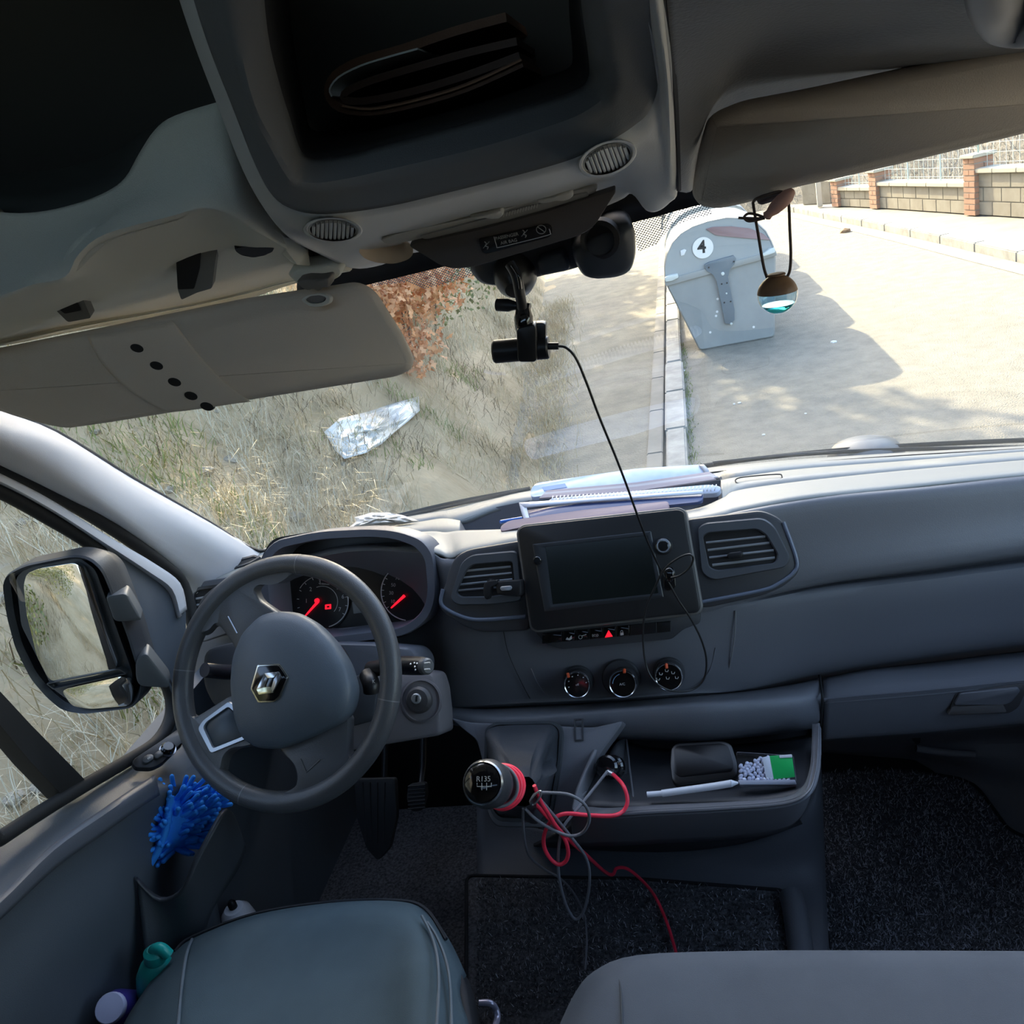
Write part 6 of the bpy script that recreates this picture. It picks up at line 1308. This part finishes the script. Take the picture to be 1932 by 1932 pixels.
# ribs and pile on the mats
def pile(nm, poly, z, n, root, col):
    pts = []
    xs_, ys_ = [p[0] for p in poly], [p[1] for p in poly]
    def ins(x, y):
        c = False; j = len(poly) - 1
        for i in range(len(poly)):
            if (poly[i][1] > y) != (poly[j][1] > y) and x < (poly[j][0] - poly[i][0]) * (y - poly[i][1]) / (poly[j][1] - poly[i][1]) + poly[i][0]: c = not c
            j = i
        return c
    while len(pts) < n:
        x, y = random.uniform(min(xs_), max(xs_)), random.uniform(min(ys_), max(ys_))
        if ins(x, y):
            p = qz(x, y, z); row = round(p.y / .011) * .011; p.y = row + random.gauss(0, .0022); pts.append((p.x, p.y, z))
    o = strands(nm, pts, col, .004, .012, .0008, .95, .3); o.parent = root; o['kind'] = 'stuff'
fib = M('carpet_fibre', (.50, .50, .55), .9); fibd = M('carpet_fibre_dark', (.07, .07, .075), .9)
mts = [o for o in COL.objects if o.name.startswith('floor_mat')]
pile('pile', [(1540, 1442), (1700, 1455), (1826, 1477), (1903, 1570), (1932, 1590), (1940, 1800), (1565, 1800), (1550, 1600)], .031, 9000, mts[0], fib)
pile('pile', [(1540, 1442), (1700, 1455), (1826, 1477), (1903, 1570), (1932, 1590), (1940, 1800), (1565, 1800), (1550, 1600)], .031, 12000, mts[0], fibd)
pile('pile', [(900, 1660), (1200, 1664), (1475, 1686), (1500, 1810), (900, 1930)], .116, 9000, mts[1], fibd)
pile('pile', [(900, 1660), (1200, 1664), (1475, 1686), (1500, 1810), (900, 1930)], .116, 2200, mts[1], fib)
tube('floor_bolster', [qz(1492, 1690, .125), qz(1500, 1720, .125), qz(1510, 1790, .12), qz(1520, 1880, .12)], .022, plm, pln, 14, 5)
# footwell moulding under the glove box
ft = net('trim_8', [
 [(1545, 1385, 1.36), (1640, 1385, 1.38), (1760, 1380, 1.40), (1932, 1365, 1.40), (2120, 1350, 1.40), (2420, 1335, 1.40)],
 [(1545, 1398, 1.52), (1640, 1400, 1.54), (1760, 1398, 1.55), (1932, 1388, 1.55), (2120, 1378, 1.55), (2420, 1363, 1.55)],
 [(1545, 1415, 1.60), (1640, 1420, 1.60), (1760, 1425, 1.58), (1932, 1440, 1.52), (2120, 1450, 1.45), (2420, 1435, 1.45)],
 [qz(1540, 1437, .02), qz(1640, 1444, .02), qz(1760, 1456, .02), qz(1880, 1500, .03), qz(2120, 1520, .1), qz(2420, 1505, .1)],
 [qz(1550, 1600, .012), qz(1700, 1600, .012), qz(1820, 1600, .012), qz(1932, 1600, .012), qz(2120, 1600, .06), qz(2420, 1585, .06)],
 [qz(1565, 1830, .012), qz(1700, 1830, .012), qz(1820, 1830, .012), qz(1932, 1830, .012), qz(2120, 1830, .06), qz(2420, 1815, .06)]], M('footwell_brown_grey', (.20, .185, .185), .6, .5, 320), None, 4, 3, .01); tag(ft, kind='structure')
tube('vent_ridge', [q(1728, 1412, 1.54), q(1760, 1417, 1.54), q(1800, 1421, 1.54), q(1840, 1424, 1.535)], .008, MATS['footwell_brown_grey'], ft, 8, 4)
slab('vent_notch', Pl(q(1727, 1395, 1.50), (0, -1, .2)), [(1716, 1388), (1738, 1386), (1736, 1402), (1728, 1406)], darkm, ft, .0, -.01, .002, 0)
# pedals ------------------------------------------------------------------------------
def pedal(nm, lab, pts, y, ribs):
    root = empty(nm, lab, 'pedal', 'pedals'); P = Pl(q(pts[0][0], pts[0][1], y), (0, -.85, .53)); pm_ = M('pedal_rubber', (.045, .046, .048), .6)
    slab('pad', P, pts, pm_, root, .004, -.012, .008, .003)
    for a, b in ribs: tube('rib', [P.hit(*a, .004), P.hit(*b, .004)], .002, pm_, root, 6, 1)
    c = P.hit(sum(p[0] for p in pts) / len(pts), sum(p[1] for p in pts) / len(pts), -.01)
    tube('arm', [c, c + Vector((0, .08, .02)), c + Vector((.01, .22, .20))], .009, blackm, root, 8, 3)
pedal('pedal', 'small ribbed black pedal just left of the gear lever', [(770, 1480), (802, 1476), (804, 1500), (796, 1530), (776, 1532), (766, 1508)], 1.42, [((770, 1484 + i * 7), (802, 1481 + i * 7)) for i in range(7)])
pedal('pedal', 'long ribbed accelerator shaped pedal in the shade under the wheel', [(668, 1470), (745, 1468), (748, 1540), (735, 1600), (712, 1625), (690, 1600), (672, 1540)], 1.42, [((684 + i * 14, 1476), (690 + i * 11, 1590)) for i in range(4)])
# seats -----------------------------------------------------------------------------------
ds = empty('driver_seat', 'blue grey cloth driver seat cushion with piped edges', 'seat')
def zz(x, y, z): return qz(x, y, z)
net('cushion', [
 [zz(395, 1790, .30), zz(440, 1745, .30), zz(500, 1725, .30), zz(620, 1712, .30), zz(740, 1712, .30), zz(800, 1728, .30), zz(850, 1790, .30), zz(868, 1830, .30)],
 [zz(330, 1795, .46), zz(365, 1768, .46), zz(480, 1724, .46), zz(620, 1703, .46), zz(740, 1700, .46), zz(800, 1714, .46), zz(846, 1770, .46), zz(880, 1840, .46)],
 [zz(322, 1802, .52), zz(362, 1770, .53), zz(480, 1726, .535), zz(620, 1704, .54), zz(740, 1700, .54), zz(798, 1716, .535), zz(840, 1775, .53), zz(872, 1850, .52)],
 [zz(300, 1830, .54), zz(360, 1792, .565), zz(480, 1744, .575), zz(620, 1722, .58), zz(735, 1718, .58), zz(790, 1732, .575), zz(826, 1790, .565), zz(868, 1870, .54)],
 [zz(268, 1875, .55), zz(345, 1840, .575), zz(480, 1800, .575), zz(620, 1790, .575), zz(730, 1788, .575), zz(782, 1800, .585), zz(822, 1850, .58), zz(874, 1900, .55)],
 [zz(225, 1950, .55), zz(335, 1930, .58), zz(480, 1900, .57), zz(620, 1890, .565), zz(720, 1888, .57), zz(775, 1900, .59), zz(822, 1930, .585), zz(888, 1950, .55)],
 [zz(150, 2150, .55), zz(310, 2150, .58), zz(480, 2150, .57), zz(620, 2150, .565), zz(720, 2150, .57), zz(775, 2150, .59), zz(830, 2150, .585), zz(910, 2150, .55)],
 [zz(50, 2500, .55), zz(260, 2500, .58), zz(480, 2500, .57), zz(620, 2500, .565), zz(720, 2500, .57), zz(790, 2500, .59), zz(860, 2500, .585), zz(960, 2500, .55)]], seatm, ds, 4, 4, .02, ang=180)
net('side_skirt', [[zz(868, 1830, .50), zz(876, 1860, .535), zz(888, 1930, .545), zz(920, 2150, .545)], [zz(885, 1850, .40), zz(896, 1890, .40), zz(906, 1960, .40), zz(950, 2150, .40)], [zz(890, 1870, .20), zz(905, 1920, .20), zz(915, 1990, .20), zz(960, 2150, .20)]], M('skirt_dark', (.018, .02, .025), .8), ds, 4, 3, .01)
for pts in ([(796, 1728, .583), (812, 1760, .583), (824, 1800, .584), (828, 1850, .590), (826, 1900, .594), (822, 1960, .594)], [(806, 1740, .580), (824, 1768, .578), (842, 1815, .575), (850, 1870, .576), (852, 1960, .578)], [(362, 1772, .55), (352, 1800, .575), (344, 1850, .582), (336, 1932, .587), (330, 2000, .587)]):
    tube('piping', [zz(*p) for p in pts], .0022, M('piping_blue_grey', (.11, .14, .165), .7), ds, 6, 5)
tube('front_seam', [zz(x, y, .536) for x, y in ((330, 1795), (362, 1768), (480, 1724), (620, 1702), (740, 1698), (800, 1712), (842, 1772))], .0025, M('skirt_dark', (0, 0, 0)), ds, 6, 5)
tube('adjuster_lever', [q(905, 1892, .66), q(925, 1893, .66), q(936, 1905, .66), q(938, 1925, .65), q(930, 1945, .63)], .004, M('lever_sheen', (.20, .20, .27), .25, metal=.5), ds, 8, 5)
bx = box('seat_base', (-.58, .50, .20), .38, .45, .38, M('seat_base_dark', (.012, .012, .014), .7), ds, bev=.02)
ps = empty('passenger_seat', 'grey blue double passenger seat cushion at the lower right', 'seat')
net('cushion', [
 [zz(1040, 2000, .30), zz(1075, 1925, .30), zz(1130, 1860, .30), zz(1220, 1830, .30), zz(1400, 1825, .30), zz(1650, 1820, .30), zz(2100, 1815, .30), zz(2780, 1815, .30)],
 [zz(1045, 1960, .46), zz(1080, 1885, .46), zz(1120, 1838, .46), zz(1200, 1808, .46), zz(1400, 1802, .46), zz(1650, 1800, .46), zz(2100, 1800, .46), zz(2780, 1800, .46)],
 [zz(1050, 1955, .53), zz(1085, 1880, .54), zz(1125, 1832, .545), zz(1205, 1802, .545), zz(1400, 1794, .545), zz(1650, 1793, .545), zz(2100, 1795, .545), zz(2780, 1795, .545)],
 [zz(1066, 1965, .56), zz(1105, 1895, .57), zz(1150, 1845, .575), zz(1215, 1815, .575), zz(1400, 1806, .575), zz(1650, 1806, .575), zz(2100, 1808, .575), zz(2780, 1808, .575)],
 [zz(1062, 2010, .57), zz(1110, 1960, .58), zz(1165, 1920, .585), zz(1225, 1895, .585), zz(1400, 1890, .58), zz(1650, 1890, .58), zz(2100, 1890, .58), zz(2780, 1890, .58)],
 [zz(1030, 2300, .57), zz(1090, 2300, .58), zz(1165, 2300, .585), zz(1230, 2300, .585), zz(1400, 2300, .58), zz(1650, 2300, .58), zz(2100, 2300, .58), zz(2780, 2300, .58)]], seatm2, ps, 4, 4, .02, ang=180)
tube('cushion_seam', [zz(1168, 1845, .578), zz(1172, 1880, .586), zz(1174, 1960, .588), zz(1176, 2100, .588)], .0012, M('seam_dark', (.045, .055, .065), .8), ps, 6, 4)
box('seat_base', (.22, .42, .19), .78, .45, .38, MATS['seat_base_dark'], ps, bev=.02)
# blue wash mitt ------------------------------------------------------------------------------
mblue = M('mitt_blue', (.03, .33, 1.0), .8, .5, 900)
mitt = empty('wash_mitt', 'bright blue noodle microfibre wash mitt stuffed in the door pocket', 'wash mitt')
mpx = [(286, 1508), (302, 1494), (332, 1490), (372, 1490), (395, 1500), (410, 1514), (403, 1548), (382, 1590), (345, 1602), (312, 1612), (294, 1640), (270, 1650), (252, 1632), (256, 1596), (272, 1548)]
PMt = Pl(q(330, 1560, .93), (.55, -.72, .42))
A = loop(PMt, mpx, .01, 0, 2); c = sum(A, Vector()) / len(A)
loft('body', [[p - PMt.n * .03 for p in scl(A, .85, c)], [p - PMt.n * .012 for p in A], [p + PMt.n * .006 for p in scl(A, .93, c)], [p + PMt.n * .020 for p in scl(A, .7, c)], [p + PMt.n * .028 for p in scl(A, .35, c)]], mblue, mitt, ang=80)
noods = []
for k in range(3):
    L_ = random.uniform(.028, .036); vs_, fs_ = tube('', [Vector((0, 0, 0)), Vector((.001, .001 * k, L_ * .5)), Vector((.003, .002, L_ * .85)), Vector((.004, .002, L_))], lambda t: .0038 * (1 - .45 * max(0, t - .8) / .2), mblue, sides=7, sub=2, build=False)
    o = mk('noodle', vs_, fs_, mblue, mitt, 80); noods.append(o)
def inpoly(x, y, poly):
    c = False; j = len(poly) - 1
    for i in range(len(poly)):
        if (poly[i][1] > y) != (poly[j][1] > y) and x < (poly[j][0] - poly[i][0]) * (y - poly[i][1]) / (poly[j][1] - poly[i][1]) + poly[i][0]: c = not c
        j = i
    return c
cnt = 0; place = []
yy_ = 1484
while yy_ < 1650:
    xx_ = 255 + (yy_ % 13)
    while xx_ < 415:
        x, y = xx_ + random.uniform(-2.5, 2.5), yy_ + random.uniform(-2.5, 2.5)
        if inpoly(x, y, mpx): place.append((x, y))
        xx_ += 9.4
    yy_ += 8.8
for x, y in place[:292]:
    src = noods[cnt % 3]; o = src if cnt < 3 else src.copy()
    if cnt >= 3: COL.objects.link(o)
    e = min(((x - a[0]) ** 2 + (y - a[1]) ** 2) ** .5 for a in mpx); h = .010 + .016 * min(1, e / 35)
    p = PMt.hit(x, y, h - .008)
    fan = (PMt.hit(x + (x - 322) * .5 + (18 if x > 330 else -14), y + (y - 1560) * .4 - 4, h) - p)
    d = (PMt.n * .55 + fan.normalized() * random.uniform(.6, 1.1) + Vector((random.gauss(0, .2), random.gauss(0, .2), random.gauss(0, .2)))).normalized()
    o.matrix_world = Matrix.Translation(p) @ d.to_track_quat('Z', 'Y').to_matrix().to_4x4(); cnt += 1
band_ = tube('centre_ridge', [PMt.hit(x, y, .034) for x, y in ((322, 1502), (318, 1535), (310, 1575), (296, 1610), (276, 1640))], .006, mblue, mitt, 8, 5)
tag(box('black_case', q(330, 1640, .95), .05, .09, .10, blackm, bev=.008), 'small black case in the door pocket below the blue mitt', 'case')
# bottles on the floor by the door
def bottle(nm, lab, base, ax, prof, m1, capm, capprof):
    root = empty(nm, lab, 'bottle'); lathe('body', base, ax, prof, m1, root, 28, 40); lathe('cap', base, ax, capprof, capm, root, 24, 40); return root
teal = M('teal_plastic', (.01, .36, .32), .35)
bt = q(293, 1808, .735); axb = Vector((.28, .10, 1))
bottle('teal_bottle', 'teal plastic bottle with a hooked spout standing in the door pocket', bt - axb * .14, axb, [(.02, -.02), (.026, -.01), (.028, .10), (.027, .118), (.021, .135), (.014, .142)], teal, teal, [(.012, .14), (.015, .145), (.015, .158), (.010, .163)])
tube('spout', [bt + Vector((.0, 0, .01)), bt + Vector((.008, 0, .018)), bt + Vector((.018, 0, .018)), bt + Vector((.024, .0, .006))], .008, teal, [o for o in COL.objects if o.name == 'teal_bottle'][0], 12, 4)
cp2 = q(203, 1902, .665); axc = Vector((.35, -.55, .75)).normalized()
bottle('capped_bottle', 'bottle with a round lilac white cap beside the driver seat', cp2 - axc * .12, axc, [(.022, -.05), (.024, -.04), (.024, .08), (.020, .095), (.017, .10)], M('bottle_violet', (.05, .04, .25), .3), M('cap_lilac', (.50, .52, .72), .4), [(.0185, .098), (.0195, .102), (.0195, .110), (.018, .113), (.001, .114)])
wb = q(445, 1722, 1.05)
bottle('white_can', 'white rounded can with a black clip, behind the driver seat front edge', wb + Vector((0, 0, -.10)), (0, 0, 1), [(.03, 0), (.032, .01), (.032, .08), (.028, .10), (.018, .112), (.001, .115)], M('can_white', (.85, .85, .9), .25), blackm, [(.006, .10), (.008, .112), (.008, .125), (.004, .13)])
# air freshener ---------------------------------------------------------------------------------
af = empty('air_freshener', 'wooden ball air freshener with clear blue liquid hanging from the visor', 'air freshener')
wood = M('dark_wood', (.19, .10, .055), .45, col2=(.27, .15, .075), cscale=60); cord = M('brown_cord', (.07, .045, .035), .7)
AC = q(1468, 568, .80); ya = .80
s_ = (q(1469, 568, .8) - AC).length; R_ = 38.5 * s_
import math as _m
def sph(a0, a1, n, r=R_): return [(r * _m.sin(a0 + (a1 - a0) * i / n), -r * _m.cos(a0 + (a1 - a0) * i / n)) for i in range(n + 1)]
axa = Vector((.03, -.0, 1))
AC2 = q(1467, 556, .80)
lathe('wood_cap', AC2, axa, [(R_ * .2, .001)] + [(r, h) for r, h in sph(_m.pi * .545, _m.pi * .92, 12)] + [(R_ * .45, R_ * .96), (R_ * .47, R_ * 1.02), (R_ * .40, R_ * 1.06), (R_ * .2, R_ * 1.06)], wood, af, 40, 40)
gb_ = M('freshener_glass', (.80, .96, 1), .02, trans=1); gb_.node_tree.nodes['Principled BSDF'].inputs['IOR'].default_value = 1.35
lathe('glass_bowl', AC2, axa, [(.0001, -R_ * .98)] + [(r * .98, h * .98) for r, h in sph(.15, _m.pi * .54, 12)], glass('bowl_glass', (.68, .86, .93), 2.5), af, 40, 60)
lathe('liquid', AC2, axa, [(.0001, -R_ * .93)] + [(r * .93, h * .93) for r, h in sph(.15, _m.pi * .33, 8)], M('blue_liquid', (.10, .82, .85), .05, trans=.75), af, 40, 50)
tube('cord', [q(1447, 524, .80), q(1440, 500, .80), q(1430, 440, .80), q(1422, 392, .80), q(1422, 380, .80), q(1435, 372, .79), q(1470, 362, .79), q(1482, 368, .795), q(1488, 385, .80), q(1490, 430, .80), q(1492, 480, .80), q(1490, 510, .80), q(1484, 524, .80)], .0013, cord, af, 7, 6)
bx_ = (q(1480, 375, .79) - q(1444, 410, .79)); 
lathe('wood_bead', q(1443, 411, .79), bx_, [(.002, 0), (.0042, .002), (.0036, .005), (.0055, .010), (.0063, .018), (.0058, .025), (.003, .030), (.001, .031)], M('bead_wood', (.50, .27, .21), .5), af, 20, 60)
tube('cord_end', [q(1443, 411, .79), q(1428, 405, .79), q(1412, 403, .79), q(1404, 410, .79), q(1412, 417, .79), q(1428, 415, .79), q(1443, 411, .79)], .0012, cord, af, 6, 5)
tube('cord_end', [q(1443, 412, .79), q(1420, 412, .79), q(1393, 411, .79)], .0012, cord, af, 6, 4)
# wing mirror -------------------------------------------------------------------------------------
wm_ = empty('wing_mirror', 'black van wing mirror with a large upper and a small lower glass', 'wing mirror')
PWm = Pl(q(130, 1200, .98), (.085, -.99, .08))
mo = [(6, 1100), (14, 1082), (50, 1064), (140, 1046), (170, 1050), (195, 1072), (215, 1120), (245, 1200), (272, 1290), (268, 1315), (250, 1336), (160, 1347), (120, 1340), (90, 1315), (60, 1280), (30, 1220), (14, 1160)]
hm = M('mirror_housing', (.030, .036, .045), .45, .2, 500)
A = loop(PWm, mo, .012, 0, 4); c = sum(A, Vector()) / len(A); n_ = PWm.n
loft('housing', [A, [p + n_ * .004 for p in scl(A, .985, c)], [p - n_ * .006 for p in scl(A, .93, c)], ], hm, wm_, False, False, 50)
loft('housing_back', [A, [p - n_ * .03 for p in scl(A, 1.01, c)], [p - n_ * .07 for p in scl(A, .85, c)], [p - n_ * .09 for p in scl(A, .5, c)]], hm, wm_, False, True, 60)
mirm = M('mirror_glass', (.86, .88, .88), .01, metal=1)
gu = [(44, 1105), (50, 1082), (75, 1072), (140, 1062), (155, 1070), (170, 1100), (200, 1190), (222, 1250), (218, 1264), (180, 1275), (110, 1288), (92, 1282), (70, 1240), (50, 1160)]
ringslab('divider', PWm, [(86, 1290), (226, 1262), (240, 1272), (100, 1302)], [(90, 1291), (224, 1265), (236, 1271), (102, 1299)], hm, wm_, .006, -.006, .003, .002, -.003, .001)
slab('mirror_bed', PWm, [(30, 1090), (60, 1062), (150, 1052), (180, 1075), (250, 1270), (248, 1325), (150, 1336), (100, 1300), (40, 1180)], hm, wm_, -.004, -.01, .008, 0)
slab('large_glass', PWm, gu, mirm, wm_, .004, -.003, .008, .0005)
slab('small_glass', PWm, [(116, 1304), (130, 1298), (228, 1276), (242, 1280), (250, 1300), (248, 1326), (240, 1332), (170, 1338), (135, 1332)], mirm, wm_, .004, -.003, .008, .0005)
for pts in ([(198, 1125), (238, 1118), (262, 1160), (268, 1172), (215, 1175)], [(255, 1245), (275, 1230), (318, 1285), (320, 1300), (262, 1296), (256, 1280)]):
    slab('mirror_arm', Pl(q(250, 1200, .985), (.5, -.86, .05)), pts, M('arm_grey', (.09, .10, .11), .4), wm_, 0, -.04, .008, .005)
slab('housing_cap', Pl(q(190, 1080, 1.03), (.5, -.85, .15)), [(140, 1047), (170, 1049), (200, 1078), (236, 1128), (230, 1120), (205, 1122), (185, 1080), (165, 1058)], M('cap_grey', (.14, .16, .18), .35), wm_, .0, -.02, .004, .003)
# wipers ---------------------------------------------------------------------------------------------
wp1 = empty('wiper', 'black windshield wiper resting at the foot of the glass on the right', 'wiper')
tube('blade', [q(1322, 880, 1.90), q(1420, 866, 1.92), q(1600, 848, 1.93), q(1800, 836, 1.92), q(2050, 826, 1.88)], .006, rubber, wp1, 6, 4)
tube('arm', [q(1345, 874, 1.89), q(1500, 858, 1.90), q(1700, 848, 1.90), q(2050, 842, 1.86)], .005, blackm, wp1, 6, 4)
wp2 = empty('wiper', 'black windshield wiper at the foot of the glass behind the instrument cluster', 'wiper')
tube('blade', [q(640, 1003, 1.80), q(700, 986, 1.83), q(850, 950, 1.87), q(1000, 922, 1.89)], .006, rubber, wp2, 6, 4)
cw = empty('wiper_cowl', 'dark rounded cowl bump outside the glass behind the passenger dash', 'cowl')
lathe('dome', q(1632, 850, 1.95), (0, 0, 1), [(.085, -.05), (.084, -.01), (.07, .012), (.04, .022), (.001, .025)], M('cowl_blue_grey', (.07, .085, .10), .4), cw, 32, 60)
hood = net('trim_9', [[(300, 1110, 1.75), (650, 1012, 1.86), (1000, 945, 1.95), (1340, 898, 1.98), (1640, 872, 1.97), (1932, 858, 1.94), (2120, 850, 1.90), (2500, 828, 1.80)], [(300, 1125, 1.56), (650, 1035, 1.70), (1000, 960, 1.80), (1340, 912, 1.85), (1640, 885, 1.84), (1932, 870, 1.80), (2120, 862, 1.72), (2500, 838, 1.62)]], darkm, None, 4, 1, .01); tag(hood, kind='structure')

# the outside surfaces share one overall albedo level
for nm_ in ('asphalt', 'concrete', 'kerb_stone', 'path_dirt', 'bank_earth', 'scrub_earth', 'dry_grass', 'pale_grass', 'green_grass', 'green_leaf', 'wall_block', 'orange_brick', 'coping_stone', 'bin_grey', 'bin_lid_grey', 'bin_bracket', 'plastic_sheet', 'yellow_leaf', 'bank_stone', 'faded_red', 'brush_twig'):
    for n_ in MATS[nm_].node_tree.nodes:
        if n_.type == 'VALTORGB':
            for e_ in n_.color_ramp.elements: e_.color = (e_.color[0] * .80, e_.color[1] * .80, e_.color[2] * .80, 1)
        if n_.type == 'BSDF_PRINCIPLED':
            c_ = n_.inputs['Base Color'].default_value; n_.inputs['Base Color'].default_value = (c_[0] * .80, c_[1] * .80, c_[2] * .80, 1)
